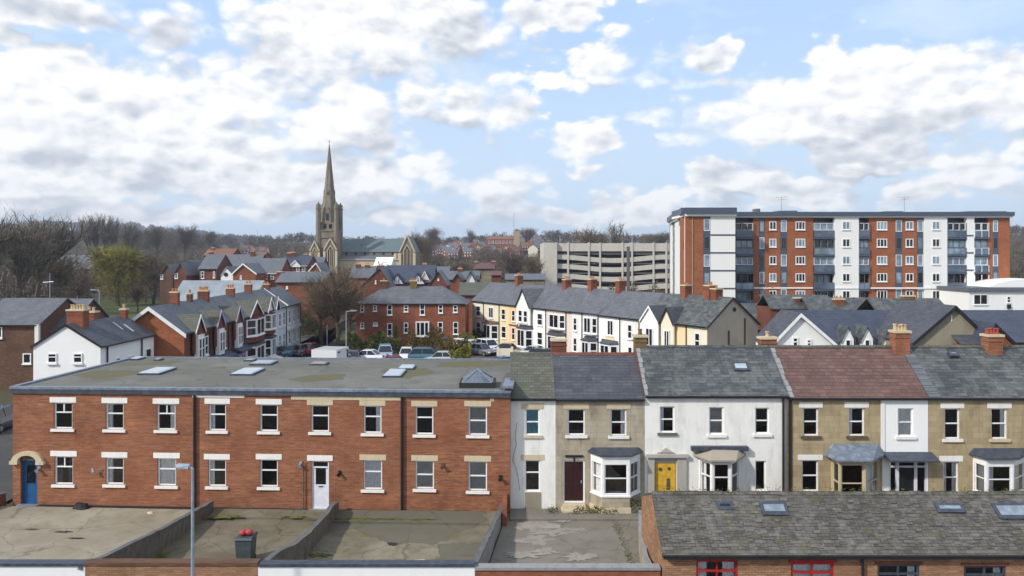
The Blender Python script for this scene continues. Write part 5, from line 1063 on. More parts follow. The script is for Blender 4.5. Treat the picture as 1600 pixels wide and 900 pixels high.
r_ = front_gables('navy roofed house with a white fascia and white columns', 0, 0); fr = flat(165, 435, 480); gablet(fr, r_, fr.U(454), fr.U(470), fr.Z(461, 415), fr.Z(461, 407), 2.5, 'white', 'slate_navy', 'white', d=-.4, drop=.3)
fr = flat(151, 345, 364); r_ = front_gables('small white gable with a round dark window', 0, 0); k = MB(); c = fr.P(fr.U(353), -.02, fr.Z(353, 429)); k.tube(c, c+Vector((0, -.06, 0)), .42, .42, 14); k.build('round_window', 'glass_dark', r_)
# white house with long blue roof and three dormers behind the terrace, right
gable_house(1207, 1302, 1250, 491, 536, 62., 4.2, 'render_bright', 'slate_blue', 'white gable end with two small windows in front of a navy slate roof', [(1238, 527, 1247, 541), (1260, 530, 1268, 541)], 'white', ws='sash')
root, fr, ze, zr = eave_house(1255, 1440, 547, 486, 66.4, 8., 'render_bright', 'slate_navy', 'long navy slate roof with three white pointed dormers', dr=4.)
s = (zr-ze)/4.
for a, ap, b, py, wa, wb in ((1316, 1327, 1334, 511, 1322, 1330), (1346, 1355, 1364, 511, 1350.5, 1359), (1377, 1387, 1395, 517, 1383, 1390)):
    d0 = .15; P = fr.P; ua, ub, um = fr.U(a, d0), fr.U(b, d0), fr.U((a+b)/2, d0); zt = fr.Z(ap, py, d0); zs = zt-1.05; zb = ze+.1
    f8 = fr.sub(ua, d0, ub, d0); dm = MB().prism([P(ua, d0, zb-.6), P(ub, d0, zb-.6), P(ub, d0, zs), P(um, d0, zt), P(ua, d0, zs)], P(0, 3, 0)-P(0, 0, 0)).build('dormer', 'render_bright', root)
    mb = MB(); o = .14; sl2 = (zt-zs)/(um-ua); slab(mb, P(ua-o, 3.2, zs-o*sl2), P(ua-o, d0-.15, zs-o*sl2), P(um, d0-.15, zt), P(um, 3.2, zt), .07); slab(mb, P(ub+o, d0-.15, zs-o*sl2), P(ub+o, 3.2, zs-o*sl2), P(um+.002, 3.2, zt), P(um+.002, d0-.15, zt), .07); mb.build('dormer_roof', 'slate_lichen', dm)
    w0 = f8.W; far_window(f8, (w0*.28, w0*.72, zs-1.15, zs-.05), dm, t=.06)
# tan gable house
fr = flat(62., 1427, 1548); gable_house(1427, 1548, 1491, 479, 534, 62., 8., 'render_tan', 'slate_blue', 'tan rendered gable wall with a dark verge between two chimneys', [], 'black')
r_ = front_gables('tan rendered gable wall with a dark verge between two chimneys', 0, 0); u, zz = fr.U(1486.5), fr.Z(1486, 498); MB().box(fr, u-.04, u+.04, -.05, -.003, zz-.22, zz+.25).build('slit_window', 'white', r_)
k = MB(); P = fr.P; ua, ub = fr.U(1500, -1.2), fr.U(1545, -1.2); z1, z0 = fr.Z(1520, 523, 0), fr.Z(1520, 538, -1.2)
k.hexa([P(ua, -1.3, z0-.05), P(ub, -1.3, z0-.05), P(ub, 0, z1-.08), P(ua, 0, z1-.08), P(ua, -1.3, z0+.03), P(ub, -1.3, z0+.03), P(ub, 0, z1), P(ua, 0, z1)]); le = k.build('lean_to_roof', 'slate_blue', r_)
MB().box(fr, ua+.1, ub-.1, -1.1, -.004, 0, z0-.06).build('lean_to', 'brick_mid', r_)
gable_house(1540, 1588, 1552, 506, 541, 60., 5., 'brick_mid', 'slate_navy', 'small brick gable behind the chimney with red pots', [], 'black')
# separate mossy stack behind the navy roof
def stack(px, y0, y1, wpx, Y, mat, label, pots=2, potm='pot'):
    f_ = flat(Y, px-wpx/2, px+wpx/2); root = fthing(f_, 'house', label, 'house'); z1 = H-(y0-HY)*Y/F; z0 = H-(y1-HY)*Y/F
    MB().box(f_, -3, f_.W+3, .6, 5, 0, z0).build('wall', mat, root); mb = MB(); fr2 = f_.sub(-3, .6, f_.W+3, .6); roof_u(mb, fr2, fr2.W, 4.4, z0, z0+1.2, 2.2); mb.build('roof', 'slate_lichen', root)
    chimney(root, f_, f_.W/2, 1.8, z0, z1, f_.W, .7, pots, mat, potm)
stack(1434, 463, 490, 17, 72, 'brick_mossy', 'mossy brick chimney and low roof in front of the apartment block', 0)
stack(1322, 468, 487, 15, 78, 'brick_mid', 'short brick chimney in front of a white strip of the apartment block', 2)
stack(1346, 470, 487, 12, 79, 'brick_mid', 'short brick chimney right beside another below the apartment balconies', 1)
stack(1258, 466, 482, 14, 80, 'brick_red', 'short dark red chimney in front of the brick part of the apartment block', 0)
# white low buildings beside the flats
f_ = flat(116., 1514, 1680); root = fthing(f_, 'low_block', 'white single storey block with a grey roof edge at the foot of the apartment block', 'building'); zt = f_.Z(1560, 455)
MB().box(f_, 0, f_.W, 0, 8, 0, zt).build('wall', 'render_bright', root); MB().box(f_, -.3, f_.W+.3, -.4, 8.3, zt+.003, zt+.5).build('roof', 'flats_slate', root)
far_window(f_, f_.Rc(1521, 460, 1543, 476), root, style='multi'); far_window(f_, f_.Rc(1573, 463, 1579, 473), root); MB().box(f_, f_.U(1573), f_.U(1578), -.3, -.02, f_.Z(1575, 482), f_.Z(1575, 476)).build('planter', 'black', root)
f_ = flat(119., 1540, 1690); root = fthing(f_, 'hall', 'white curved low roof at the right edge beside the apartment block', 'building'); zt = f_.Z(1560, 452); pk = f_.Z(1590, 437); W = f_.W
MB().box(f_, 0, W, 0, 8, 0, zt).build('wall', 'render_bright', root); k = MB(); n = 8
for i in range(n):
    q = lambda t: f_.P(W*t, 0, zt+.1+(pk-zt)*math.sin(math.pi*min(1, max(0, t)))**.6)
    a, b = q(i/n), q((i+1)/n); o = Vector((0, 9, 0)); k.poly([a, b, b+o, a+o]); k.poly([f_.P(W*i/n, 0, zt), f_.P(W*(i+1)/n, 0, zt), b, a])
k.build('roof', 'flats_white', root)
# ------------------------------------------------------------------ apartment block
YA = 125.; plain('balcony_glass', (.10, .135, .19), .15, .6, .4, 0, .3); fa = flat(YA, 1071, 1578); W = fa.W; zt = H-(340-HY)*YA/F; DA = 15
root = fthing(fa, 'apartment_block', 'large apartment block of orange brick and white panels with navy balconies', 'building')
zf = lambda k_, y0, y1: (fa.Z(1300, y1+27*k_), fa.Z(1300, y0+27*k_))
U = lambda px, d=0: fa.U(px, d)
segs = [(1099, 1110, 'strip'), (1110, 1149, 'white'), (1149, 1177, 'balc'), (1177, 1186, 'brick'), (1186, 1195, 'strip'), (1195, 1219.5, 'brick'), (1219.5, 1230, 'strip'), (1230, 1271, 'brick'), (1271, 1303, 'balc'), (1303, 1341, 'white'),
        (1341, 1358, 'balc'), (1358, 1399, 'brick'), (1399, 1410, 'strip'), (1410, 1433, 'brick'), (1433, 1443, 'strip'), (1443, 1479, 'white'), (1479, 1509, 'balc'), (1509, 1521, 'white'), (1521, 1544, 'balc'), (1544, 1551, 'brick'), (1551, 1560, 'strip'), (1560, 1578, 'brick')]
wmn = {'brick': ('brick_wall', 'brick_flats'), 'white': ('white_wall', 'flats_white')}
navy = MB(); PF = fa.P
MB().box(fa, U(1071, -4), U(1099, -4), -4, 0, 0, zt).build('brick_wall', 'brick_flats', root)
for (a, b, t) in segs:
    d = -4 if b <= 1149 else 0; ua, ub = U(a, d), U(b, d)
    if t in wmn:
        dd = d-(.25 if t == 'white' and a > 1149 else 0); MB().box(fa, ua+.01, ub-.01, dd, d+.5, 0, zt).build(*wmn[t], root)
    elif t == 'strip': navy.box(fa, ua, ub, d+.05, d+.6, 0, zt)
    else: navy.box(fa, ua, ub, d+1.5, d+1.9, 0, zt)
MB().box(fa, 5, W-.02, 2.0, DA, 0, zt-.05).box(fa, 1, U(1149, -4)-.02, .5, 1.99, 0, zt-.05).build('rear_wall', 'brick_flats', root); navy.build('navy_panel', 'flats_navy', root)
for (a, b) in ((1110, 1149), (1509, 1521)):
    d = -4 if b < 1200 else -.25
    for q in range(4): z_ = zf(q, 368, 368)[0]; MB().box(fa, U(a, d), U(b, d), d-.06, d-.003, z_-.12, z_+.1).build('panel_joint', 'flats_navy', root)
# floors: balconies, strips, windows
for (a, b, t) in segs:
    d = -4 if b <= 1149 else 0; ua, ub = U(a, d), U(b, d)
    for q in range(6 if t != 'white' else 0):
        if t == 'balc':
            z0, z1 = zf(q, 345, 371)
            bl = MB().box(fa, ua+.02, ub-.02, d-.35, d+1.48, z0-.30, z0).build('balcony', 'flats_navy', root)
            n = max(2, round((ub-ua)/1.15)); k = MB()
            for i in range(n+1):
                u = ua+.05+(ub-ua-.1)*i/n; k.box(fa, u-.04, u+.04, d-.30, d-.22, z0, z0+1.05 if (q+int(a)) % 3 else z1-.35)
            k.box(fa, ua+.05, ub-.05, d-.31, d-.21, z0+1.05, z0+1.12); k.build('railing', 'flats_slate' if a != 1521 else 'white', bl)
            MB().box(fa, ua+.06, ub-.06, d-.28, d-.25, z0+.05, z0+1.03).build('glass_panel', 'balcony_glass' if (q+int(a)) % 4 else 'glass_sky', bl)
            k = MB(); dg = d+1.2 if q > 2 else d-.02; bars(k, fa, (ua+.06, ub-.06, z0+(.05 if q > 2 else 1.15), z1-.35), dg, dg+.2, .09, (), tuple(i/n for i in range(1, n))); dw = k.build('balcony_door', 'flats_slate' if q % 2 else 'white_cool', bl)
            MB().box(fa, ua+.1, ub-.1, dg+.1, dg+.15, z0+(.1 if q > 2 else 1.2), z1-.42).build('pane', 'glass_sky' if (q*7+int(a)) % 3 else 'glass_dark', dw)
        elif t == 'strip' and q < 5:
            z0, z1 = zf(q, 344, 362); far_window(fa, (ua+.08, ub-.08, z0, z1), root, style='plain', frame='white' if (int(a)+q) % 2 else 'flats_slate', pane='glass_sky' if (q+int(a)) % 4 else 'glass_dark', t=.08, d=d+.05, sill=False)
wins = [(1202, 1213), (1243, 1258), (1315, 1327), (1370, 1386), (1415, 1427), (1455, 1467)]
for (a, b) in wins:
    for q in range(5):
        z0, z1 = zf(q, 346, 359); d = -.25 if a in (1315, 1455) else 0; w0 = far_window(fa, (U(a), U(b), z0, z1), root, style='pair' if b-a < 14 else 'triple', t=.12, d=d, pane='glass_sky' if (q*3+a) % 5 < 2 else 'glass_dark')
k = MB(); z0 = fa.Z(1300, 451); k.box(fa, U(1178), U(1270), -.12, -.003, z0, z0+.22); k.box(fa, U(1304), U(1340), -.37, -.253, z0, z0+.22); k.box(fa, U(1359), U(1478), -.40, -.28, z0, z0+.22); k.build('string_course', 'flats_white', root)
# roof edge and plant boxes
k = MB(); k.box(fa, U(1150), W+.35, -.7, DA, zt+.25, zt+.9); k.box(fa, U(1070, -4), U(1149.5, -4), -4.7, 6, zt+.40, zt+1.35); k.build('roof', 'flats_navy', root)
k = MB(); k.box(fa, U(1150), W+.2, -.45, DA-.2, zt+.003, zt+.25); k.box(fa, U(1070.3, -4), U(1149.3, -4), -4.4, 6, zt+.003, zt+.40); k.build('soffit', 'flats_white', root)
for (a, b, y0, d_) in ((1083, 1107, 325, 3), (1181.5, 1188, 326, 2), (1217, 1246, 329, 3), (1382, 1411, 330, 3), (1510, 1573, 330, 3)):
    MB().box(fa, U(a, 2), U(b, 2), 2, 2+d_, zt+1.0, H-(y0-HY)*(YA+2)/F).build('plant_room', 'flats_slate', root)
for px in (1221, 1413):
    c = fa.P(U(px, 3), 3, zt+1); k = MB(); k.tube(c, c+Vector((0, 0, 2.6)), .05, .04, 6); 
    for i, zz in enumerate((2.5, 2.1)): k.tube(c+Vector((-.9+i*.3, 0, zz)), c+Vector((.9-i*.3, 0, zz+.1)), .03, .03, 5)
    k.build('aerial', 'galv', root)
MB().tube(fa.P(U(1082, -4), -4.08, 0), fa.P(U(1082, -4), -4.08, zt), .05).build('drainpipe', 'concrete', root)
# receding left side
fl = Fr((31.4, 152.), (PF(U(1071, -4), -4, 0).x, PF(0, -4, 0).y)); Wl = fl.W; b1 = fl.U(1047); b2, b3 = fl.U(1051), fl.U(1055)
k = MB(); k.box(fl, 0, b1, -.1, 2, 0, zt); k.build('brick_wall', 'brick_flats', root)
k = MB(); k.box(fl, b1+.01, b2, -.1, 2, 0, zt); k.box(fl, b3, Wl-.3, -.1, 1, 0, zt); k.build('white_wall', 'flats_white', root)
MB().box(fl, b2+.01, b3-.01, .1, 2, 0, zt-.1).build('navy_panel', 'flats_navy', root)
for q in range(5): z0, z1 = zf(q, 346, 362); far_window(fl, (b2+.2, b3-.2, z0, z1), root, style='plain', d=.1, frame='flats_slate', sill=False)
k = MB(); k.box(fl, -.4, Wl+.1, -.7, 3, zt+.4, zt+1.35); k.build('roof', 'flats_navy', root); k = MB(); k.box(fl, -.2, Wl-.35, -.4, 3, zt+.003, zt+.4); k.build('soffit', 'flats_white', root)

# ------------------------------------------------------------------ multi-storey car park
YC = 235.; fc = flat(YC, 870, 1046); W = fc.W; root = fthing(fc, 'multi_storey_car_park', 'pale concrete multi-storey car park with dark open decks', 'building'); zt = fc.Z(900, 380)
MB().box(fc, fc.U(849.5), -.02, -1.2, 30, -.5, zt+.15).build('stair_tower', 'concrete_pale', root)
k = MB()
for (y0, y1) in ((380, 392.5), (399, 406.5), (413.5, 421), (428.5, 436), (444, 452)):
    z1, z0 = fc.Z(950, y0), fc.Z(950, y1); n = 12
    for i in range(n):
        ua, ub = W*i/n, W*(i+1)/n; sag = lambda t: (.55*math.cos(t*math.pi*2.0)-.3) if y0 > 390 else .0
        a, b = sag(i/n), sag((i+1)/n); P = fc.P
        k.hexa([P(ua, 0, z0+a), P(ub, 0, z0+b), P(ub, .4, z0+b), P(ua, .4, z0+a), P(ua, 0, z1+a), P(ub, 0, z1+b), P(ub, .4, z1+b), P(ua, .4, z1+a)])
k.build('parapet', 'concrete_pale', root)
k = MB()
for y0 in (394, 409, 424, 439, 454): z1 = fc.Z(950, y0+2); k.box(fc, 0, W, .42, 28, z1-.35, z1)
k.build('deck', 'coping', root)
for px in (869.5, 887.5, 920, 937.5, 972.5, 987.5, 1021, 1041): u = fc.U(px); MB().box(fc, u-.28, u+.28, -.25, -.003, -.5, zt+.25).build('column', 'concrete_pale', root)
MB().box(fc, 0, W, 3.2, 3.5, -.5, zt-1).build('dark_backing', 'near_black', root); MB().box(fc, fc.U(979), fc.U(984), -.1, .6, 0, zt-1).build('core', 'coping', root)  # first box: black sheet added close inside, painting the decks' shade into the openings
MB().box(fc, 0, W, .41, 10, -.5, fc.Z(950, 452)).build('base', 'brick_dark', root)
for px in (876, 990): c = fc.P(fc.U(px), 3, zt); MB().tube(c, c+Vector((0, 0, 2.6)), .12, .1, 6).build('deck_lamp', 'galv', root)

# ------------------------------------------------------------------ church
YS = 280.; s_ = YS/F; cx_ = (514.6-CX)*s_; z = lambda py: H-(py-HY)*s_; X = lambda px: (px-CX)*s_
root = thing('church', 'stone church with a tall tapering spire and a long blue-green nave roof', 'church', (cx_, YS, 0))
fs = Fr((X(500), YS-3.7), (X(530), YS-3.7)); W = fs.W; cy = YS
zb0, zb1 = z(361), z(350)
mb = MB(); wall_holes(mb, fs, 0, W, 0, zb0, [], .5); mb.box(fs, 0, W, .001, W, 0, zb0-.01)
mb.box(fs, -.35, W+.35, -.35, W+.35, z(372), z(371)); mb.box(fs, -.25, W+.25, -.25, W+.25, z(362), z(360.5)); mb.build('tower', 'stone_church', root)
# belfry stage, narrower
i_ = .75; mb = MB(); P = fs.P; lou = [(W*.26, W*.42, zb0+1.2, zb1-.6), (W*.58, W*.74, zb0+1.2, zb1-.6)]
for f9 in (Fr(P(i_, i_, 0).xy, P(W-i_, i_, 0).xy), Fr(P(W-i_, i_, 0).xy, P(W-i_, W-i_, 0).xy), Fr(P(i_, W-i_, 0).xy, P(i_, i_, 0).xy), Fr(P(W-i_, W-i_, 0).xy, P(i_, W-i_, 0).xy)):
    w2 = f9.W; hh = [(w2*.2, w2*.42, zb0+.8, zb1-.2), (w2*.58, w2*.8, zb0+.8, zb1-.2)]; wall_holes(mb, f9, 0, w2, zb0, zb1+.5, hh, .5)
mb.build('belfry', 'stone_church', root)
MB().box(fs, i_+.55, W-i_-.55, i_+.55, W-i_-.55, zb0, zb1).build('louvres', 'near_black', root)
mb = MB(); c = Vector((cx_, cy, 0)); n = 8; R0 = (W/2-i_)*1.10; zs0, zs1 = zb1+.3, z(226.5); prev = None
pr = [(0, 1.04), (.5, .50), (1, .03)]
for t, r_ in pr:
    ring = [c+Vector((R0*r_*math.cos(math.pi/8+2*math.pi*i/n), R0*r_*math.sin(math.pi/8+2*math.pi*i/n), zs0+(zs1-zs0)*t)) for i in range(n)]
    if prev:
        for i in range(n): mb.poly([prev[i], prev[(i+1) % n], ring[(i+1) % n], ring[i]])
    prev = ring
for i in range(n):   # ribs
    a = math.pi/8+2*math.pi*i/n
    for (t0, r0), (t1, r1) in zip(pr, pr[1:]): mb.tube(c+Vector((R0*r0*math.cos(a), R0*r0*math.sin(a), zs0+(zs1-zs0)*t0)), c+Vector((R0*r1*math.cos(a), R0*r1*math.sin(a), zs0+(zs1-zs0)*t1)), .13, .1, 4, caps=False)
sp_ = mb.build('spire', 'stone_church', root)
for t, w0 in ((.03, 1.15), (.36, .42)):   # small gabled openings on the spire
    for i in range(4):
        a = math.pi/2*i-math.pi/2; rr = R0*(.90 if t < .2 else .62); q = c+Vector((rr*math.cos(a), rr*math.sin(a), zs0+(zs1-zs0)*t)); tx = Vector((-math.sin(a), math.cos(a), 0)); nr = Vector((math.cos(a), math.sin(a), 0))
        MB().prism([q-tx*w0+nr*.15, q+tx*w0+nr*.15, q+tx*w0+nr*.15+Vector((0, 0, 2*w0)), q+nr*.15+Vector((0, 0, 4.4*w0)), q-tx*w0+nr*.15+Vector((0, 0, 2*w0))], -nr*1.2).build('lucarne', 'stone_church', sp_)
        MB().prism([q-tx*w0*.5+nr*.17, q+tx*w0*.5+nr*.17, q+tx*w0*.5+nr*.17+Vector((0, 0, 2.2*w0)), q-tx*w0*.5+nr*.17+Vector((0, 0, 2.2*w0))], -nr*.1).build('opening', 'near_black', sp_)
k = MB(); q = Vector((cx_, cy, zs1)); k.tube(q, q+Vector((0, 0, 1.9)), .09, .05, 5); k.tube(q+Vector((-.4, 0, 1.2)), q+Vector((.4, 0, 1.2)), .06, .06, 5); k.build('cross', 'black', root)
for (u, d_) in ((0, 0), (W, 0), (0, W), (W, W)):   # corner turrets
    q = fs.P(u+(.25 if u == 0 else -.25), d_+(.25 if d_ == 0 else -.25), 0); k = MB(); k.tube(q+Vector((0, 0, 0)), q+Vector((0, 0, z(320))), 1.05, .85, 8); k.tube(q+Vector((0, 0, z(327))), q+Vector((0, 0, z(326))), 1.1, 1.1, 8); k.tube(q+Vector((0, 0, z(320))), q+Vector((0, 0, z(316))), .58, .08, 8); k.build('turret', 'stone_church', root)
def gothic(px0, px1, apy, eave_py, Y, D, ang=0, lab='porch', hole=(.3, .7, 415, 385)):
    f9 = Fr(((px0-CX)*s_, Y), ((px1-CX)*s_, Y)); w2 = f9.W; zz = lambda py: H-(py-HY)*Y/F; ze, zr = zz(eave_py), zz(apy); mb = MB()
    shell(mb, f9, w2, D, 0, ze, zr, 0, axis='d'); o = mb.build(lab, 'stone_church', root); mb = MB(); roof_d(mb, f9, w2, D, ze, zr, ov=.1, fo=-.5, th=.1); mb.build('roof', 'church_roof', o)
    ha, hb, y0, y1 = hole; a, b = w2*ha, w2*hb; zz0, zz1 = zz(y0), zz(y1); m_ = (a+b)/2
    arch = [(a, zz0), (b, zz0), (b, zz1-(b-a)*.8), (m_+(b-a)*.3, zz1-(b-a)*.25), (m_, zz1), (m_-(b-a)*.3, zz1-(b-a)*.25), (a, zz1-(b-a)*.8)]
    MB().prism([f9.P(x_, -.06, y_) for x_, y_ in arch], f9.P(0, .05, 0)-f9.P(0, 0, 0)).build('arched_window', 'near_black', o)
    k = MB(); 
    for t in (.33, .66): k.box(f9, a+(b-a)*t-.08, a+(b-a)*t+.08, -.14, -.062, zz0, zz1-(b-a)*.6)
    for t, sg in ((0, 1), (1, -1)): k.tube(f9.P(m_, -.12, zz1+.3), f9.P(a-.2 if t == 0 else b+.2, -.12, zz1-(b-a)*.85), .16, .16, 5); k.tube(f9.P(a-.2 if t == 0 else b+.2, -.12, zz1-(b-a)*.85), f9.P(a-.2 if t == 0 else b+.2, -.12, zz0), .14, .14, 5)
    for (aa, za, bb, zb) in ((-.15, ze-.1, w2/2, zr+.2), (w2+.15, ze-.1, w2/2, zr+.2)): k.tube(f9.P(aa, -.15, za), f9.P(bb, -.15, zb), .28, .28, 5)
    for u in (0, w2): k.box(f9, u-.4, u+.4, -.5, -.1, 0, ze-.5)
    k.build('tracery', 'stone_trim', o)
gothic(492, 505, 378, 392, YS-6.0, 4, lab='aisle_gable', hole=(.3, .7, 415, 388)); gothic(514, 532, 374, 390, YS-6.6, 5, lab='porch')
# nave
YN = YS+3; fn = Fr((X(530), YN), (X(632), YN)); Wn = fn.W; zn = lambda py: H-(py-HY)*YN/F
mb = MB(); shell(mb, fn, Wn, 11, 0, zn(393), zn(376)+.3, 5.5); mb.build('nave_wall', 'stone_church', root); mb = MB(); roof_u(mb, fn, Wn, 11, zn(393), zn(375)+.5, 5.5, ov=.3, th=.12); mb.build('nave_roof', 'church_roof', root)
for i in range(7): u = Wn*(i+.6)/7; k = MB(); k.box(fn, u-.45, u+.45, -.08, -.003, zn(400), zn(394)); k.build('clerestory_window', 'near_black', root)
fx = Fr((X(532), YN-5), (X(626), YN-5)); k = MB(); k.box(fx, 0, fx.W, 0, 4.99, 0, zn(405)); k.build('aisle_wall', 'stone_trim', root)
k = MB(); P = fx.P; k.hexa([P(0, -.3, zn(407)), P(fx.W, -.3, zn(407)), P(fx.W, 4.99, zn(399)), P(0, 4.99, zn(399)), P(0, -.3, zn(406.6)), P(fx.W, -.3, zn(406.6)), P(fx.W, 4.99, zn(398.4)), P(0, 4.99, zn(398.4))]); k.build('aisle_roof', 'slate_far', root)
gothic(627.5, 649.5, 369, 393, YN-6.5, 16, lab='transept', hole=(.30, .66, 414, 384))
k = MB(); q = fn.P(fn.U(563), 2.5, zn(388)); k.tube(q, q+Vector((0, 0, 1.7)), .8, .05, 4); k.build('roof_vent', 'lead_dark', root)
for px in (616, 622): k = MB(); f9 = Fr((X(px), YN-7), (X(px)+1, YN-7)); k.hexa([f9.P(0, 0, 0), f9.P(.9, 0, 0), f9.P(.9, 7, 0), f9.P(0, 7, 0), f9.P(0, 3.2, zn(396)), f9.P(.9, 3.2, zn(396)), f9.P(.9, 7, zn(396)), f9.P(0, 7, zn(396))]); k.build('buttress', 'stone_trim', root)

# ------------------------------------------------------------------ trees
def tree_arrays(seed, h, spread, levels, twigs, tw=.05, tl=1.0, up=.35, first=.25, limbs=6, trunk_r=None, lean=0, fan=.75, gravity=0., fill=0, fw=.42, fh=.42, fc=.57, nosk=False):
    rng = random.Random(seed); tb = MB(); tv, tf = [], []
    tr = trunk_r or h*.018
    tips = []
    def grow(p, d, l, r, lv):
        n = 3 if lv > 1 else 2; q = p
        for i in range(n):
            d2 = (d+Vector((rng.uniform(-.18, .18), rng.uniform(-.18, .18), rng.uniform(-.05, .14)-gravity*(levels-lv)*.06))).normalized(); q2 = q+d2*l/n; r2 = r*(1-.3*(i+1)/n)
            tb.tube(q, q2, r*(1-.3*i/n), r2, 6 if lv == levels else (5 if r > .05 else 3), caps=False)
            if lv < levels and lv > 0 or i > 0: tips.append((q2, d2, lv))
            q, d = q2, d2
            if lv > 0 and i < n-1 and lv < levels: branch(q, d, l*.6, r2*.55, lv-1, 1 if lv > 2 else 2)
        if lv > 0: branch(q, d, l*.72, r*.62, lv-1, rng.choice((2, 3)) if lv < levels else limbs)
    def branch(p, d, l, r, lv, k):
        a0 = rng.uniform(0, 6.28)
        for i in range(k):
            a = a0+i*6.283/k+rng.uniform(-.4, .4); sd = Vector((math.cos(a), math.sin(a), 0)); s = rng.uniform(.55, 1.15)*fan*spread
            grow(p, (d*.8+sd*s+Vector((0, 0, up))).normalized(), l*rng.uniform(.8, 1.15), r*rng.uniform(.85, 1.1), lv)
    grow(Vector((0, 0, 0)), Vector((lean, 0, 1)), h*first, tr, levels)
    per = max(1, twigs//max(1, len(tips)))
    nv = 0
    for (p, d, lv) in tips:
        for j in range(per+(rng.random() < .5)):
            dd = (d*.9+Vector((rng.gauss(0, .6), rng.gauss(0, .6), rng.gauss(.15-gravity, .5)))).normalized(); l = tl*rng.uniform(.4, 1.2)*(1 if lv < 2 else .7)
            s = dd.cross(Vector((rng.gauss(0, 1), rng.gauss(0, 1), rng.gauss(0, 1)))).normalized()*tw*.5
            st = p+dd*rng.uniform(-.15, .1); bend = Vector((rng.gauss(0, .12), rng.gauss(0, .12), rng.gauss(0, .1)-gravity*.4))*l
            m_ = st+dd*l*.5+bend; e = st+dd*l+bend*1.6; tv += [st-s, st+s, m_+s*.7, m_-s*.7, e]; tf += [(nv, nv+1, nv+2, nv+3), (nv+3, nv+2, nv+4)]; nv += 5
    if fill:
        s0 = h/max(v.z for v in tb.v); tb.v = [v*s0*.95 for v in tb.v]; tv = [v*s0*.95 for v in tv]; nv = len(tv); i = 0
        while i < fill:
            d = Vector((rng.gauss(0, 1), rng.gauss(0, 1), rng.gauss(0, 1))).normalized(); rr = rng.random()**.4
            bump = 1+.16*math.sin(d.x*5+seed)*math.cos(d.y*4+d.z*3)+.10*math.sin(d.z*9+d.x*7+seed)
            p = Vector((d.x*fw*h*rr*bump, d.y*fw*h*rr*bump, h*fc+d.z*fh*h*rr*bump))
            if math.sin(p.x*1.9+seed)+math.sin(p.y*2.1+1)+math.sin(p.z*1.7+2*seed) < -.35+rng.gauss(0, .5): continue
            i += 1; dd = (d*.8+Vector((rng.gauss(0, .4), rng.gauss(0, .4), rng.gauss(.45-gravity, .35)))).normalized(); l = tl*rng.uniform(.4, 1.)*.8
            s = dd.cross(Vector((rng.gauss(0, 1), rng.gauss(0, 1), rng.gauss(0, 1)))).normalized()*tw*.5; e = p+dd*l; m_ = p+dd*l*.5+Vector((rng.gauss(0, .08), rng.gauss(0, .08), rng.gauss(0, .08)))*l
            tv += [p-s, p+s, m_+s*.7, m_-s*.7, e]; tf += [(nv, nv+1, nv+2, nv+3), (nv+3, nv+2, nv+4)]; nv += 5
    return tb, tv, tf
def mesh_from(name, v, f, mat):
    me = bpy.data.meshes.new(name); me.from_pydata([tuple(x) for x in v], [], f); me.materials.append(M(mat)); me.update(); return me
PROTO = {}
def proto(key, bark, twigm, leaf=None, **kw):
    tb, tv, tf = tree_arrays(**kw)
    s = kw['h']/max(p.z for p in tv); tb.v = [p*s for p in tb.v]; tv = [p*s for p in tv]
    PROTO[key] = (mesh_from('trunk', tb.v, tb.f, bark), mesh_from('crown', tv, tf, twigm), kw['h'])
proto('big', 'bark', 'twig_grey', seed=3, h=20, spread=.85, levels=4, twigs=3000, tw=.035, tl=1.4, fill=1300, fw=.33, fh=.40, fc=.58)
proto('big2', 'bark', 'twig_grey', seed=8, h=20, spread=1.0, levels=4, twigs=3000, tw=.035, tl=1.4, fill=1200, fw=.36, fh=.38, fc=.6)
proto('round', 'bark', 'twig_brown', seed=5, h=12, spread=.9, levels=3, twigs=1600, tw=.045, tl=1.1, limbs=7, fill=5200, fw=.40, fh=.42, fc=.56)
proto('round2', 'bark', 'twig_dark', seed=15, h=12, spread=.85, levels=3, twigs=1500, tw=.05, tl=1.1, limbs=7, fill=5200, fw=.42, fh=.40, fc=.57)
proto('pollard', 'bark', 'twig_brown', seed=21, h=11, spread=.9, levels=4, twigs=3500, tw=.022, tl=1.1, first=.2, limbs=6, up=.3, fill=5500, fw=.42, fh=.40, fc=.58)
proto('slim', 'bark', 'twig_grey', seed=31, h=16, spread=.35, levels=3, twigs=900, tw=.06, tl=1.2, limbs=4, up=.7, first=.3, fill=1100, fw=.14, fh=.38, fc=.6)
proto('willow', 'bark_green', 'willow', seed=41, h=17, spread=.7, levels=4, twigs=2500, tw=.09, tl=1.2, first=.15, fill=15000, fw=.44, fh=.43, fc=.555, gravity=.3)
proto('small', 'bark', 'twig_brown', seed=51, h=7, spread=.9, levels=3, twigs=900, tw=.035, tl=.8, limbs=6, first=.2, fill=1500, fw=.42, fh=.4, fc=.58)
def tree(key, px, base_py, top_py, Y, label, group=None, sx=1., rz=None, name='bare_tree', z=None):
    x = (px-CX)*Y/F; zb = ghz(x, Y) if z is None else z; zt = H-(top_py-HY)*Y/F; tm, cm, h = PROTO[key]; s = (zt-zb)/h
    root = thing(name, label, 'tree', (x, Y, zb), random.uniform(0, 6.28) if rz is None else rz, group); root.scale = (s*sx, s*sx, s)
    for n_, me in (('trunk', tm), ('crown', cm)): o = bpy.data.objects.new(n_, me); COL.objects.link(o); o.parent = root
    return root
tree('big', 22, 0, 314, 132, 'very tall bare tree at the left edge of the photo', sx=1.0)
tree('big2', 62, 0, 322, 140, 'tall bare tree with wide branches, second from the left edge', sx=1.0)
tree('big2', -25, 0, 325, 128, 'tall bare tree cut off by the left edge of the photo', sx=1.0)
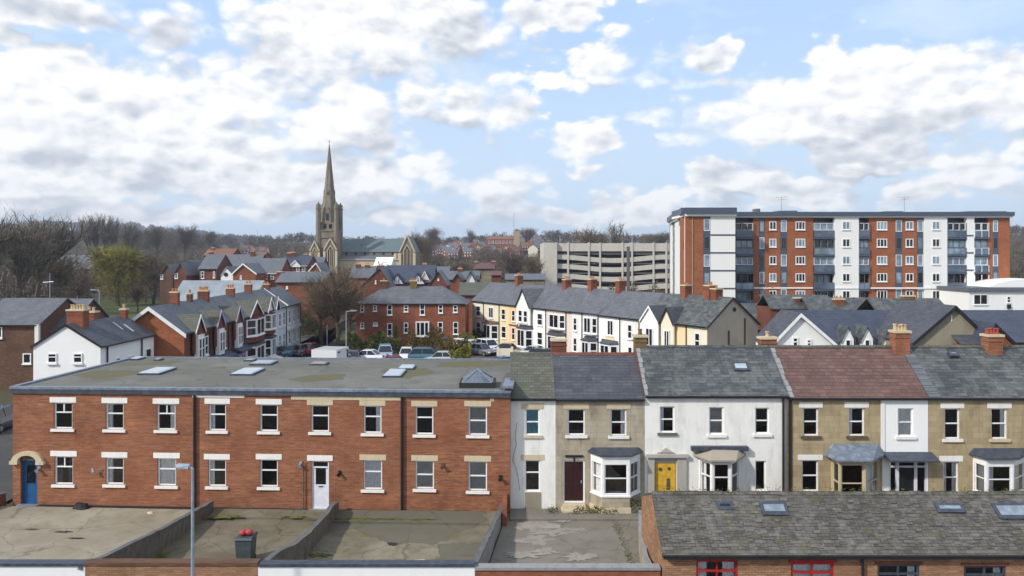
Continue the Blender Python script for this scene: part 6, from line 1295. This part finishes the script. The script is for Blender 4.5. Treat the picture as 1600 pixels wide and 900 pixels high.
tree('round', 100, 0, 382, 160, 'lower bare tree right of the two tallest ones on the left', sx=1.2)
tree('willow', 185, 478, 371, 190, 'yellow-green willow in the park on the left', name='willow_tree', sx=1.0)
tree('round', 240, 0, 385, 196, 'brown bare tree right of the yellow-green willow', sx=1.2)
tree('round2', 266, 0, 398, 190, 'dark bare tree left of the red brick gables', sx=1.1)
tree('small', 215, 0, 440, 168, 'small bare tree at the edge of the park grass behind the white gabled house')
tree('round2', 122, 0, 425, 175, 'dark bare tree in front of the left side of the willow', sx=1.1)
tree('pollard', 528, 0, 404, 104, 'wide bare tree in front of the church, right one of the close pair', sx=1.1)
tree('pollard', 503, 0, 420, 108, 'wide bare tree in front of the church, left one of the close pair', sx=1.1, rz=1.2)
tree('small', 547, 0, 440, 118, 'smaller bare tree right of the pair in front of the church', sx=1.1)
tree('round', 651, 0, 352, 300, 'brown bare tree just right of the church transept', sx=.8)
tree('round2', 668, 0, 362, 330, 'dark bare tree second right of the church transept', sx=.9)
tree('round', 718, 0, 400, 240, 'brown bare tree behind the small pointed gables', sx=1.4); tree('round2', 800, 0, 385, 232, 'dark bare tree left of the car park tower', sx=1.1); tree('round', 832, 0, 392, 226, 'brown bare tree close to the car park tower', sx=.9)
for i, (px, top, key, Y) in enumerate([(143, 333, 'slim', 330), (153, 329, 'slim', 333), (164, 331, 'slim', 329), (176, 334, 'slim', 336), (188, 340, 'slim', 331)]):
    tree(key, px, 0, top, Y, ['leftmost slender bare tree of the tall row above the willow', 'second slender bare tree of the tall row above the willow', 'middle slender bare tree of the tall row above the willow', 'fourth slender bare tree of the tall row above the willow', 'shortest slender bare tree at the right end of the row above the willow'][i], 'slender trees on the skyline above the willow', sx=1.)
for (px, top, key, Y, lab) in [(210, 347, 'round2', 420, 'first rounded bare tree on the skyline right of the slender row'), (248, 345, 'round', 430, 'second rounded bare tree on the skyline right of the slender row'), (287, 345, 'round2', 425, 'dark rounded tree standing highest on the left skyline'), (330, 356, 'round', 520, 'small pale rounded tree on the skyline left of the spire'),
    (678, 350, 'round', 560, 'rounded bare tree on the skyline between the spire and the mast'), (733, 353, 'big', 560, 'bare forked tree on the skyline left of the mast'), (823, 352, 'big2', 560, 'thin bare tree on the skyline right of the mast'), (916, 346, 'round', 330, 'wide round bare tree on the skyline above the car park'), (954, 341, 'slim', 330, 'slender oval bare tree on the skyline above the car park'), (977, 358, 'slim', 420, 'small bare tree on the skyline right of the oval one'), (1012, 360, 'round', 480, 'low rounded tree on the skyline above the right half of the car park'), (1030, 357, 'round2', 460, 'dark rounded tree on the skyline beside the apartment block')]:
    tree(key, px, 0, top, Y, lab, sx=1.1 if key != 'big' else .8)
# pale bark stubs of the pollard
# woods that read as one mass
def wood(name, label, n, region, mats, seed, hmin=5, hmax=9, accept=None):
    rs = np.random.RandomState(seed); K = 170
    vs, fs, ms = [], [], []; base = 0; cnt = 0; tries = 0
    while cnt < n and tries < n*30:
        tries += 1
        Y = math.exp(rs.uniform(math.log(region[0]), math.log(region[1]))); px = rs.uniform(region[2], region[3]); x = (px-CX)*Y/F
        if accept and not accept(px, x, Y): continue
        cnt += 1; h = rs.uniform(hmin, hmax); r = h*rs.uniform(.32, .5); zb = ghz(x, Y); c = np.array([x, Y, zb+h*.56])
        d = rs.normal(size=(K, 3)); d /= np.linalg.norm(d, axis=1)[:, None]; rad = rs.uniform(.25, 1, K)**.5; p = d*rad[:, None]*np.array([r, r, h*.46])
        p += rs.normal(0, .3, (K, 3)); dr_ = d*.6+rs.normal(0, .5, (K, 3))+np.array([0, 0, .5]); dr_ /= np.linalg.norm(dr_, axis=1)[:, None]; l = rs.uniform(.8, 2.0, K)*h/9
        s = np.cross(dr_, rs.normal(size=(K, 3))); s /= np.linalg.norm(s, axis=1)[:, None]; s *= (rs.uniform(.08, .2, K)*h/9*(.6+Y/700))[:, None]
        a = c+p; e = a+dr_*l[:, None]; tri = np.stack([a-s, a+s, e], 1).reshape(-1, 3)
        t = np.array([[x-.12, Y, zb], [x+.12, Y, zb], [x, Y, zb+h*.9]]); vs.append(np.vstack([tri, t])); m_ = rs.randint(len(mats)); ms.append(np.full(K+1, m_)); base += K*3+3
    v = np.vstack(vs); nt = len(v)//3; me = bpy.data.meshes.new(name); me.vertices.add(len(v)); me.vertices.foreach_set('co', v.ravel()); me.loops.add(len(v)); me.loops.foreach_set('vertex_index', np.arange(len(v))); me.polygons.add(nt); me.polygons.foreach_set('loop_start', np.arange(nt)*3)
    for m_ in mats: me.materials.append(M(m_))
    me.polygons.foreach_set('material_index', np.concatenate(ms)); me.update(calc_edges=True); o = bpy.data.objects.new(name, me); COL.objects.link(o); stuff(o, label, 'wood'); return o
plain('wood_brown', (.12, .085, .062), .95, .05, .3, 0, .02); plain('wood_dark', (.075, .062, .048), .95, .05, .3, 0, .02); plain('wood_grey', (.15, .125, .10), .95, .05, .3, 0, .02); plain('wood_green', (.075, .08, .04), .95, .05, .3, 0, .02)
def acc_mid(px, x, Y):
    if Y > 420 and 640 < px < 870 and Y < 640: return False
    if 480 < px < 660 and 262 < Y < 315: return False
    if 840 < px < 1060 and 222 < Y < 275: return False
    if Y < 225 and (px > 300): return False
    if 120 < px < 260 and Y < 240: return False
    if 10 < px < 150 and 250 < Y < 285: return False
    return True
wood('wood', 'brown leafless woodland covering the valley and the far slope', 1150, (205, 560, -60, 1640), ['wood_brown', 'wood_brown', 'wood_grey', 'wood_dark', 'wood_green'], 1, accept=acc_mid)
wood('hillside_trees', 'low brown trees in front of the far long orange brick building', 26, (440, 505, 742, 816), ['wood_brown', 'wood_grey'], 9, 6, 9)
wood('far_wood', 'dark band of woodland along the far ridge', 1100, (600, 1050, -80, 1700), ['wood_dark', 'wood_brown', 'wood_dark'], 2, 6, 10)
wood('park_wood', 'tangle of bare brown trees behind the park on the left', 120, (150, 235, -60, 290), ['wood_brown', 'wood_grey', 'wood_dark'], 3, 6, 10, accept=lambda px, x, Y: not (Y < 200 and 120 < px < 265) and not (Y < 185 and 230 < px))
wood('far_hill_wood', 'distant wooded hill at the left horizon', 500, (1500, 2200, -60, 420), ['wood_dark'], 4, 16, 26)
# hedges and bushes: many small leaves
def bush(name, label, mat, f_, W, D, Ht, n, seed, z=0, leaf=.09, lump_=.25, cat='hedge', group=None, twig='bark'):
    rs = random.Random(seed); v, f = [], []; nv = 0
    for i in range(n):
        u = rs.uniform(0, W); d = rs.uniform(0, D); k = .75+.25*math.sin(u*1.7+seed)+lump_*math.sin(u*4.1+d*3); t = rs.random()**.45; zz = z+Ht*k*t; p = f_.P(u, D/2+(d-D/2)*(1-.25*t), zz)+Vector((rs.gauss(0, .05),)*3)
        a = Vector((rs.gauss(0, 1), rs.gauss(0, 1), rs.gauss(0, 1))).normalized(); b = a.orthogonal().normalized(); l = leaf*rs.uniform(.6, 1.5); v += [p-a*l, p+b*l*.6, p+a*l, p-b*l*.6]; f.append((nv, nv+1, nv+2, nv+3)); nv += 4
    root = fthing(f_, name, label, cat, group); inv = root.matrix_basis.inverted(); me = mesh_from('foliage', [inv @ p for p in v], f, mat); o = bpy.data.objects.new('foliage', me); COL.objects.link(o); o.parent = root
    if cat == 'weed': return root
    k = MB()
    for i in range(max(3, int(W*2))):
        u = rs.uniform(.05, W-.05); k.tube(f_.P(u, D/2, z), f_.P(u+rs.uniform(-.2, .2), D/2+rs.uniform(-.2, .2), z+Ht*.7), .03, .01, 4)
    k.build('stem', twig, root); return root
def pbush(px0, px1, Y, D, Ht, n, mat, label, seed, name='hedge', cat='hedge', **kw):
    f_ = flat(Y, px0, px1); return bush(name, label, mat, f_, f_.W, D, Ht, n, seed, cat=cat, **kw)
pbush(541, 624, 97, 1.6, 2.4, 6500, 'hedge_green', 'dark green clipped hedge behind the white box van', 1)
pbush(560, 624, 101, 1.4, 1.9, 3000, 'hedge_rust', 'brown edged hedge behind the dark green clipped hedge', 9)
pbush(636, 708, 95, 2.2, 2.9, 6500, 'hedge_rust', 'rust and olive hedge in front of the hipped roof house', 2)
pbush(700, 730, 94, 1.8, 2.4, 2600, 'hedge_rust', 'end of the rust hedge nearest the white cars', 3)
pbush(703, 735, 87, 1.8, 2.1, 3000, 'bush_yellow', 'yellow-green bush in front of the rust hedge', 4, name='bush', cat='bush')
pbush(706, 748, 104, 1.5, 1.7, 1700, 'bush_yellow', 'low yellow-green bush beside the far white cars', 5, name='bush', cat='bush')
pbush(468, 505, 116, 2, 3.2, 2500, 'hedge_green', 'dark green hedge beside the far end of the left terrace', 6)
pbush(738, 760, 110, 1.2, 1.6, 900, 'ivy', 'dark ivy at the foot of the cream end house', 7, name='bush', cat='bush')
pbush(887, 897, 82, 1.2, 2.4, 900, 'ivy', 'dark shrub right of the red chimney stack', 17, name='bush', cat='bush')
for i, (a, b, Y) in enumerate(((925, 962, 150), (965, 1000, 152), (1002, 1042, 150))): pbush(a, b, Y, 3, 5.6+.4*i, 1500, 'twig_brown', ['left brown shrub between the pale terrace and the car park', 'middle brown shrub between the pale terrace and the car park', 'right brown shrub between the pale terrace and the car park'][i], 20+i, name='bush', cat='bush', leaf=.2)
pbush(1185, 1235, 90, 1.5, 8.0, 700, 'twig_brown', 'thin leafless shrub standing before the apartment block brickwork', 31, name='bush', cat='bush', leaf=.12)
# weeds and dry shrubs by the terrace
for i, (px, py, w0, h0, mat, n, lab) in enumerate([(1008, 700, .5, .7, 'ivy', 300, 'green weed climbing beside the outbuilding gable'), (905, 797, .8, .3, 'moss', 200, 'weeds beside the maroon door step'), (940, 800, 1.3, .3, 'moss', 350, 'weeds along the foot of the white bay'), (862, 797, .5, .25, 'moss', 120, 'small weeds left of the maroon door'), (992, 795, .6, .6, 'ivy', 250, 'weeds in the corner right of the white bay')]):
    if px == 1008: continue
    f_ = Fr(((px-CX)/S-w0/2, 36.55), ((px-CX)/S+w0/2, 36.55)); bush('weed', lab, mat, f_, w0, .35, h0, n, 60+i, leaf=.035, cat='weed', z=.1)
for i, (u0, u1, n, lab) in enumerate(((.2, 3.4, 260, 'mossy weeds on the left end of the old slate ridge below the yellow door'), (5.2, 9.5, 330, 'mossy weeds on the middle of the old slate ridge below the domed bay'), (10.5, 16.5, 380, 'mossy weeds on the right part of the old slate ridge'))):
    f_ = fo.sub(u0, 1.83, u1, 1.83); bush('weed', lab, 'moss', f_, f_.W, .3, .13, n, 90+i, z=3.46, leaf=.028, cat='weed')
f_ = Fr((4.85, 29.0), (4.9, 35.5)); bush('weed', 'strip of weeds along the right edge of the patchy yard', 'moss', f_, f_.W, .25, .16, 380, 99, z=.02, leaf=.03, cat='weed')
for i, (px, n, h0, lab) in enumerate(((1168, 70, 1.35, 'dry leafless shrub in front of the canopied bay'), (1200, 110, 1.75, 'dry leafless shrub below the right window of the white house'), (1222, 50, 1.4, 'thin dry shrub beside the black drainpipe'), (1370, 60, 1.5, 'thin dry shrub right of the domed bay'))):
    rs = random.Random(i); c = Vector(((px-CX)*35.2/F, 35.2, 0)); root = thing('shrub', lab, 'shrub', c); k = MB(); k2 = MB()
    for j in range(n):
        a = Vector((rs.gauss(0, .32), rs.gauss(0, .25), 1)).normalized(); q = c+Vector((rs.uniform(-.3, .3), rs.uniform(-.2, .2), 0)); e = q+a*h0*rs.uniform(.6, 1.1); k.tube(q, e, .012, .006, 3, caps=False)
        for t in range(4): m_ = q.lerp(e, rs.uniform(.5, 1)); k2.tube(m_, m_+Vector((rs.gauss(0, .12), rs.gauss(0, .12), rs.uniform(.0, .22))), .007, .003, 3, caps=False)
    k.build('stem', 'dry_stem', root); k2.build('twig', 'dry_stem', root)

# ------------------------------------------------------------------ cars
YMAX = {617: 84.5, 786: 84, 697: 103.5, 838: 91.5, 852: 89, 832: 94, 763: 99, 487: 97}
def gy(py, h=.7): return (H-h)*F/(py-HY)
def paint(name, c):
    m, t, b = newmat(name); setc(t, b, c, .25, .5); b.inputs['Coat Weight'].default_value = .5; b.inputs['Coat Roughness'].default_value = .05; MATS[name] = m
for n_, c in (('paint_white', (.72, .73, .74)), ('paint_blue', (.03, .07, .24)), ('paint_navy', (.012, .022, .06)), ('paint_teal', (.04, .13, .18)), ('paint_sky', (.22, .36, .50)), ('paint_black', (.012, .013, .016)), ('paint_grey', (.10, .11, .125)), ('paint_silver', (.42, .47, .47)), ('paint_red', (.20, .014, .03))): paint(n_, c)
def car(px, py, Y, ang, mat, label, kind='hatch', z=0, name='parked_car'):
    Y = Y if kind == 'box' or px < 0 else min(gy(py), YMAX.get(px, 999)); x = (px-CX)*Y/F; a = R(ang); fx_ = Vector((math.cos(a), math.sin(a)))   # ang: direction of the nose
    L, Wd, Ht = {'hatch': (4.0, 1.72, 1.48), 'saloon': (4.5, 1.78, 1.45), 'suv': (4.5, 1.86, 1.7), 'van': (4.9, 1.95, 2.1), 'box': (4.8, 2.7, 2.9)}[kind]
    o = Vector((x, Y)) ; f_ = Fr((o.x-fx_.x*L/2+fx_.y*Wd/2*1, o.y-fx_.y*L/2-fx_.x*Wd/2), (o.x+fx_.x*L/2+fx_.y*Wd/2, o.y+fx_.y*L/2-fx_.x*Wd/2))
    root = thing(name, label, 'van' if kind in ('van', 'box') else 'car', (x, Y, z), a); P = lambda u, d, zz: f_.P(u, d, zz+z)
    # u 0 = tail, L = nose; sections across the width at each station: (u, z_low, z_high, inset)
    if kind == 'box': prof = [(0, .5, 1.0, .1), (.3, .35, 1.05, .02), (L-1.4, .35, 1.05, .02), (L-.4, .35, 1.05, .03), (L, .45, .9, .15)]
    elif kind == 'van': prof = [(0, .45, 1.9, .12), (.12, .3, 2.02, .03), (L*.62, .3, 2.05, .03), (L*.72, .3, 1.25, .02), (L*.95, .3, .98, .06), (L, .4, .8, .2)]
    else:
        hz_ = .88 if kind != 'suv' else 1.02; prof = [(0, .42, hz_-.12, .2), (.12, .3, hz_, .08), (L*.2, .25, hz_+.03, .02), (L*.5, .22, hz_+.02, .0), (L*.74, .25, hz_-.04, .02), (L*.94, .3, hz_-.22, .09), (L, .42, hz_-.38, .28)]
    mb = MB(); prev = None
    for (u, zl, zh, ins) in prof:
        r_ = [P(u, ins, zl), P(u, ins-.0, zl+(zh-zl)*.6), P(u, ins+.09, zh), P(u, Wd-ins-.09, zh), P(u, Wd-ins, zl+(zh-zl)*.6), P(u, Wd-ins, zl)]
        if prev:
            for i in range(6): mb.poly([prev[i], prev[(i+1) % 6], r_[(i+1) % 6], r_[i]])
        else: mb.poly(r_[::-1])
        prev = r_
    mb.poly(prev); mb.build('body', mat, root, smooth=False)
    def cab(b0, b1, t0, t1, zb, zt, inset, tin, gl, top):
        lo = [P(b0, inset, zb), P(b1, inset, zb), P(b1, Wd-inset, zb), P(b0, Wd-inset, zb)]; hi = [P(t0, tin, zt), P(t1, tin, zt), P(t1, Wd-tin, zt), P(t0, Wd-tin, zt)]
        MB().hexa(lo+hi).build('windows', gl, root); e = .045
        hj = [P(t0-.05, tin-e, zt+.002), P(t1+.05, tin-e, zt+.002), P(t1+.05, Wd-tin+e, zt+.002), P(t0-.05, Wd-tin+e, zt+.002)]; hk = [P(t0+.1, tin+.08, zt+.07), P(t1-.15, tin+.08, zt+.07), P(t1-.15, Wd-tin-.08, zt+.07), P(t0+.1, Wd-tin-.08, zt+.07)]
        MB().hexa(hj+hk).build('roof', top, root)
        k = MB()   # pillars
        for d0, sgn in ((inset, 1), (Wd-inset, -1)):
            dt = tin if sgn == 1 else Wd-tin
            for ba, ta in ((b0, t0), ((b0+b1)/2-.05, (t0+t1)/2-.05), (b1, t1)): k.tube(P(ba, d0, zb), P(ta, dt, zt+.02), .04, .035, 4)
        k.build('pillars', top, root)
    if kind in ('hatch', 'saloon', 'suv'):
        q = {'hatch': (.10, .72, .28, .58), 'saloon': (.18, .74, .34, .60), 'suv': (.04, .74, .14, .60)}[kind]; cab(L*q[0], L*q[1], L*q[2], L*q[3], hz_, Ht-.07, .12, .3, 'glass_dark', mat)
    elif kind == 'van': cab(L*.625, L*.80, L*.60, L*.66, 1.22, 2.04, .1, .2, 'glass_dark', mat)
    else:
        MB().box(Fr(P(0, 0, 0).xy, P(L-1.6, 0, 0).xy), -.0, (L-1.6), 0, Wd, z+1.06, z+Ht).build('load_box', 'paint_white', root)
        k = MB(); fq = Fr(P(0, 0, 0).xy, P(L-1.6, 0, 0).xy); k.box(fq, .3, .9, -.03, -.003, z+Ht-.35, z+Ht-.2); k.box(fq, 2.6, 2.8, -.03, -.003, z+Ht-.35, z+Ht-.2); k.box(fq, L-2.1, L-1.75, -.03, -.003, z+1.8, z+Ht-.3); k.build('box_fittings', 'black', root)
        cab(L-1.5, L-.3, L-1.45, L-.75, 1.06, 1.95, .1, .2, 'glass_dark', mat)
    for u in (L*.19, L*.80):
        for d0, d1 in ((.0, .22), (Wd-.22, Wd)):
            wh = MB().tube(P(u, d0-.01, .32), P(u, d1+.01, .32), .32, .32, 14).build('wheel', 'tyre', root); MB().tube(P(u, (d0-.02) if d0 == 0 else d1+.02, .32), P(u, (d0+.02) if d0 == 0 else d1-.02, .32), .2, .2, 10).build('hub', 'hub', wh)
    for d0 in (.14, Wd-.5):
        zz = (hz_-.42) if kind not in ('van', 'box') else .65
        fh = Fr(P(L-.08, d0, 0).xy, P(L-.08, d0+.36, 0).xy); MB().hexa([P(L-.16, d0, zz), P(L-.02, d0+.05, zz), P(L-.02, d0+.31, zz), P(L-.16, d0+.36, zz), P(L-.2, d0, zz+.16), P(L-.06, d0+.05, zz+.14), P(L-.06, d0+.31, zz+.14), P(L-.2, d0+.36, zz+.16)]).build('headlight', 'headlamp', root)
    for d0 in (.1, Wd-.38): zz = .68 if kind != 'van' else 1.0; MB().hexa([P(-.03, d0, zz), P(.12, d0, zz), P(.12, d0+.28, zz), P(-.03, d0+.28, zz), P(-.01, d0, zz+.22), P(.12, d0, zz+.22), P(.12, d0+.28, zz+.22), P(-.01, d0+.28, zz+.22)]).build('tail_light', 'tail_light', root)
def gy(py, h=.7): return (H-h)*F/(py-HY)
CARS = [(410, 557, 77, -8, 'paint_white', 'white car nearest the left terrace, only its roof showing above the flat roof', 'saloon'),
(436, 549, 82, 60, 'paint_sky', 'light blue car in the row by the left terrace', 'hatch'), (451, 549, 84, 62, 'paint_teal', 'dark teal car in the row by the left terrace', 'hatch'), (470, 547, 83, 75, 'paint_grey', 'grey hatchback seen from behind in the row by the left terrace', 'hatch'), (487, 545, 86, 70, 'paint_red', 'dark red car at the end of the row by the left terrace', 'hatch'),
(521, 550, 80, 80, 'paint_white', 'white box van with a square load box in the car park', 'box'), (553, 557, 81, 95, 'paint_grey', 'grey car partly hidden right of the white box van', 'hatch'), (574, 556, 79, 170, 'paint_white', 'white estate car beside the pale blue people carrier', 'saloon'),
(602, 552, 82, -80, 'paint_sky', 'pale blue people carrier facing the camera', 'suv'), (617, 557, 79, 10, 'paint_red', 'dark red car low behind the flat roof edge', 'saloon'), (635, 553, 81, -85, 'paint_white', 'white small car facing the camera beside the hedge gap', 'hatch'), (668, 556, 79, 5, 'paint_teal', 'teal people carrier parked below the rust hedge', 'suv'), (688, 559, 74, 175, 'paint_silver', 'silver green rounded car in front of the teal people carrier', 'hatch'),
(697, 530, 99, 20, 'paint_blue', 'small blue car behind the rust hedge by the hipped roof house', 'hatch'), (720, 538, 97, -30, 'paint_white', 'left one of the two white cars behind the yellow-green bush', 'hatch'), (735, 540, 94, -30, 'paint_white', 'right one of the two white cars behind the yellow-green bush', 'hatch'), (752, 546, 88, -40, 'paint_grey', 'dark grey low car between the white hatchbacks and the white off-roader', 'hatch'),
(763, 540, 91, -55, 'paint_white', 'white off-roader facing the camera by the pale terrace', 'suv'), (786, 552, 80, -155, 'paint_blue', 'bright blue saloon, nearest car right of the yellow-green bush', 'saloon'), (795, 546, 86, -20, 'paint_navy', 'dark blue car tucked behind the bright blue saloon', 'hatch'),
(838, 545, 84, 160, 'paint_black', 'black car left of the red chimney stack', 'hatch'), (852, 546, 82, 160, 'paint_black', 'black car partly behind the red chimney stack', 'suv'), (832, 541, 88, 150, 'paint_silver', 'silver car behind the black cars', 'hatch'),
(-2, 625, 55, 95, 'paint_navy', 'dark car cut off by the left edge of the photo', 'suv')]
for c in CARS: car(*c)
# garden walls, gate and fence before the pale terrace
for i, (a, b, Y, h_, m_, lab) in enumerate(((778, 800, 92, 1.3, 'render_cream', 'cream timber gate beside the white off-roader'), (800, 826, 94, .9, 'stone_trim', 'low stone garden wall before the peach house'), (826, 862, 88, .8, 'stone_trim', 'low stone garden wall behind the black cars'), (905, 935, 90, 1.0, 'render_white', 'white garden wall in front of the cool white house'))):
    f_ = flat(Y, a, b); root = fthing(f_, 'garden_wall' if i else 'gate', lab, 'wall' if i else 'gate'); MB().box(f_, 0, f_.W, 0, .2, 0, h_).build('wall' if i else 'gate_panel', m_, root); k = MB()
    for t in (0, 1): k.box(f_, t*f_.W-.15, t*f_.W+.15, -.05, .25, 0, h_+.2)
    k.build('post', m_, root)
# ------------------------------------------------------------------ poles, lamps, mast
def pole(px, top, Y, label, kind='lamp', r=.09, d=-1, base=0., h=None):
    x = (px-CX)*Y/F; zt = H-(top-HY)*Y/F; root = thing('street_lamp' if kind == 'lamp' else kind, label, 'street lamp' if kind == 'lamp' else kind.replace('_', ' '), (x, Y, base)); MB().tube((x, Y, base), (x, Y, zt), r, r*.6, 8).build('post', 'galv', root)
    if kind == 'lamp': MB().tube((x, Y, zt), (x+d*.9, Y, zt+.1), .06, .05, 6).build('bracket', 'galv', root); MB().box(Fr((x+d*.9-.4, Y-.15), (x+d*.9+.4, Y-.15)), 0, .8, 0, .3, zt+.05, zt+.2).build('lamp_head', 'galv', root)
    elif kind == 'telegraph_pole': MB().tube((x-1.0, Y, zt-1.3), (x+.5, Y, zt-1.2), .06, .06, 5).tube((x-.5, Y, zt-2.0), (x-.6, Y, zt-1.2), .04, .04, 5).build('crossarm', 'galv', root)
    return root
pole(155, 454, 118, 'street lamp on the park road left of the willow'); pole(78, 427, 110, 'pale pole with a crossarm among the bare trees on the left', 'telegraph_pole', .07)
pole(541, 487, 96, 'pale street lamp behind the white box van', d=1); pole(511, 508, 101, 'thin pale post left of the bare tree in the car park', 'post', .07); pole(803, 333, 560, 'thin radio mast on the far skyline', 'mast', .28, base=ghz(0, 560)); pole(402, 358, 700, 'thin far pole on the skyline left of the spire', 'pole', .25, base=ghz(-230, 700))
pole(121, 462, 112, 'leaning dark branch-like post behind the big chimney', 'post', .06)
k = MB(); f_ = Fr((-28.3, 30), (-28.3, 38)); root = fthing(f_, 'railing', 'green metal railing on the grass verge at the left edge', 'railing')
for i in range(28): k.box(f_, i*.3, i*.3+.02, 0, .02, 0, 1.0)
k.build('bars', 'hedge_green', root); MB().box(f_, 0, 8.2, -.01, .03, 1.0, 1.05).build('rail', 'hedge_green', root)

# ------------------------------------------------------------------ far hillside houses
def mini(seed, wallm, roofm, w0):
    f_ = Fr((-w0/2, 0), (w0/2, 0)); a = MB(); shell(a, f_, w0, 7, -1.5, 5, 7.6, 3.5); b = MB(); roof_u(b, f_, w0, 7, 5, 7.6, 3.5, ov=.3); 
    c = MB()
    for i in range(int(w0/2)):
        for z0 in (1., 3.4): c.box(f_, .6+i*2, 1.5+i*2, -.08, .02, z0, z0+1.3)
    d = MB().box(f_, w0*.8, w0*.8+.9, 3, 3.8, 6.5, 8.8)
    return [(n_, x.build(n_, m_)) for n_, x, m_ in (('wall', a, wallm), ('roof', b, roofm), ('windows', c, 'white_cool'), ('chimney', d, 'brick_mid'))]
minis = [('tiny far house of red brick with a grey roof on the hillside', mini(1, 'brick_mid', 'slate_far', 8)), ('tiny far house with pale walls and a grey roof on the hillside', mini(2, 'render_cream', 'slate_far', 9)), ('tiny far red brick house with an orange roof on the hillside', mini(3, 'brick_red', 'tile_orange', 8))]
rs = random.Random(77); spots = []
for (a, b, y0, y1, n) in ((645, 700, 470, 560, 16), (700, 810, 470, 620, 44), (805, 850, 480, 600, 12), (385, 415, 420, 520, 8), (560, 650, 560, 640, 8), (1100, 1300, 500, 600, 0)):
    for i in range(n): spots.append((rs.uniform(a, b), rs.uniform(y0, y1)))
used = [0, 0, 0]
for i, (px, Y) in enumerate(spots):
    k_ = i % 3 if i % 5 else 0; lab, parts = minis[k_]; x = (px-CX)*Y/F; zb = ghz(x, Y)+rs.uniform(0, 1.5)
    root = thing('far_house', lab, 'house', (x, Y, zb), R(rs.choice((0, 8, -12, 90, 20))), 'tiny houses on the far hillside'); root.scale = (.85, .85, .85)
    for n_, o0 in parts:
        o = o0 if not used[k_] else o0.copy()
        if used[k_]: COL.objects.link(o)
        o.parent = root
    used[k_] += 1
f_ = flat(520, 760, 806); root = fthing(f_, 'school', 'long orange brick building with a gabled right end on the far hillside', 'building', z=ghz(-10, 520)); zb = ghz(-10, 520)
mb = MB(); shell(mb, f_, f_.W, 10, zb-2, H-(374-HY)*520/F, H-(369-HY)*520/F, 5); mb.build('wall', 'brick_mid', root)
for i in range(8): far_window(f_, (1.2+i*2.4, 2.5+i*2.4, H-(380-HY)*520/F, H-(376-HY)*520/F), root, t=.12)
if 1: mb = MB(); roof_u(mb, f_, f_.W, 10, H-(374-HY)*520/F, H-(369-HY)*520/F, 5); mb.build('roof', 'tile_orange', root)
f_ = flat(519, 803, 812); root = fthing(f_, 'tower_house', 'narrow pale orange brick tower at the end of the far long building', 'building', z=zb); MB().box(f_, 0, f_.W, 0, 5, zb, H-(361-HY)*519/F).build('wall', 'stone_yellow', root); MB().prism([f_.P(-.2, 0, H-(361-HY)*519/F), f_.P(f_.W+.2, 0, H-(361-HY)*519/F), f_.P(f_.W/2, 0, H-(357-HY)*519/F)], (0, 5, 0)).build('roof', 'tile_orange', root)
# ------------------------------------------------------------------ haze over the valley
hm = bpy.data.materials.new('haze'); hm.use_nodes = True; nt = hm.node_tree; nt.nodes.clear(); t = NT(nt)
pv = t.n('VolumePrincipled', ins={'Color': (.80, .87, 1, 1), 'Density': HAZE, 'Anisotropy': .3}); o_ = t.n('OutputMaterial'); nt.links.new(pv.outputs[0], o_.inputs[1]); MATS['haze'] = hm
if HAZE > 0:
    hb = MB().hexa([(-2700, -450, -3), (2700, -450, -3), (2700, 3300, -3), (-2700, 3300, -3), (-2700, -450, 130), (2700, -450, 130), (2700, 3300, 130), (-2700, 3300, 130)]).build('haze', 'haze'); stuff(hb, 'thin pale haze over the far valley', 'haze')
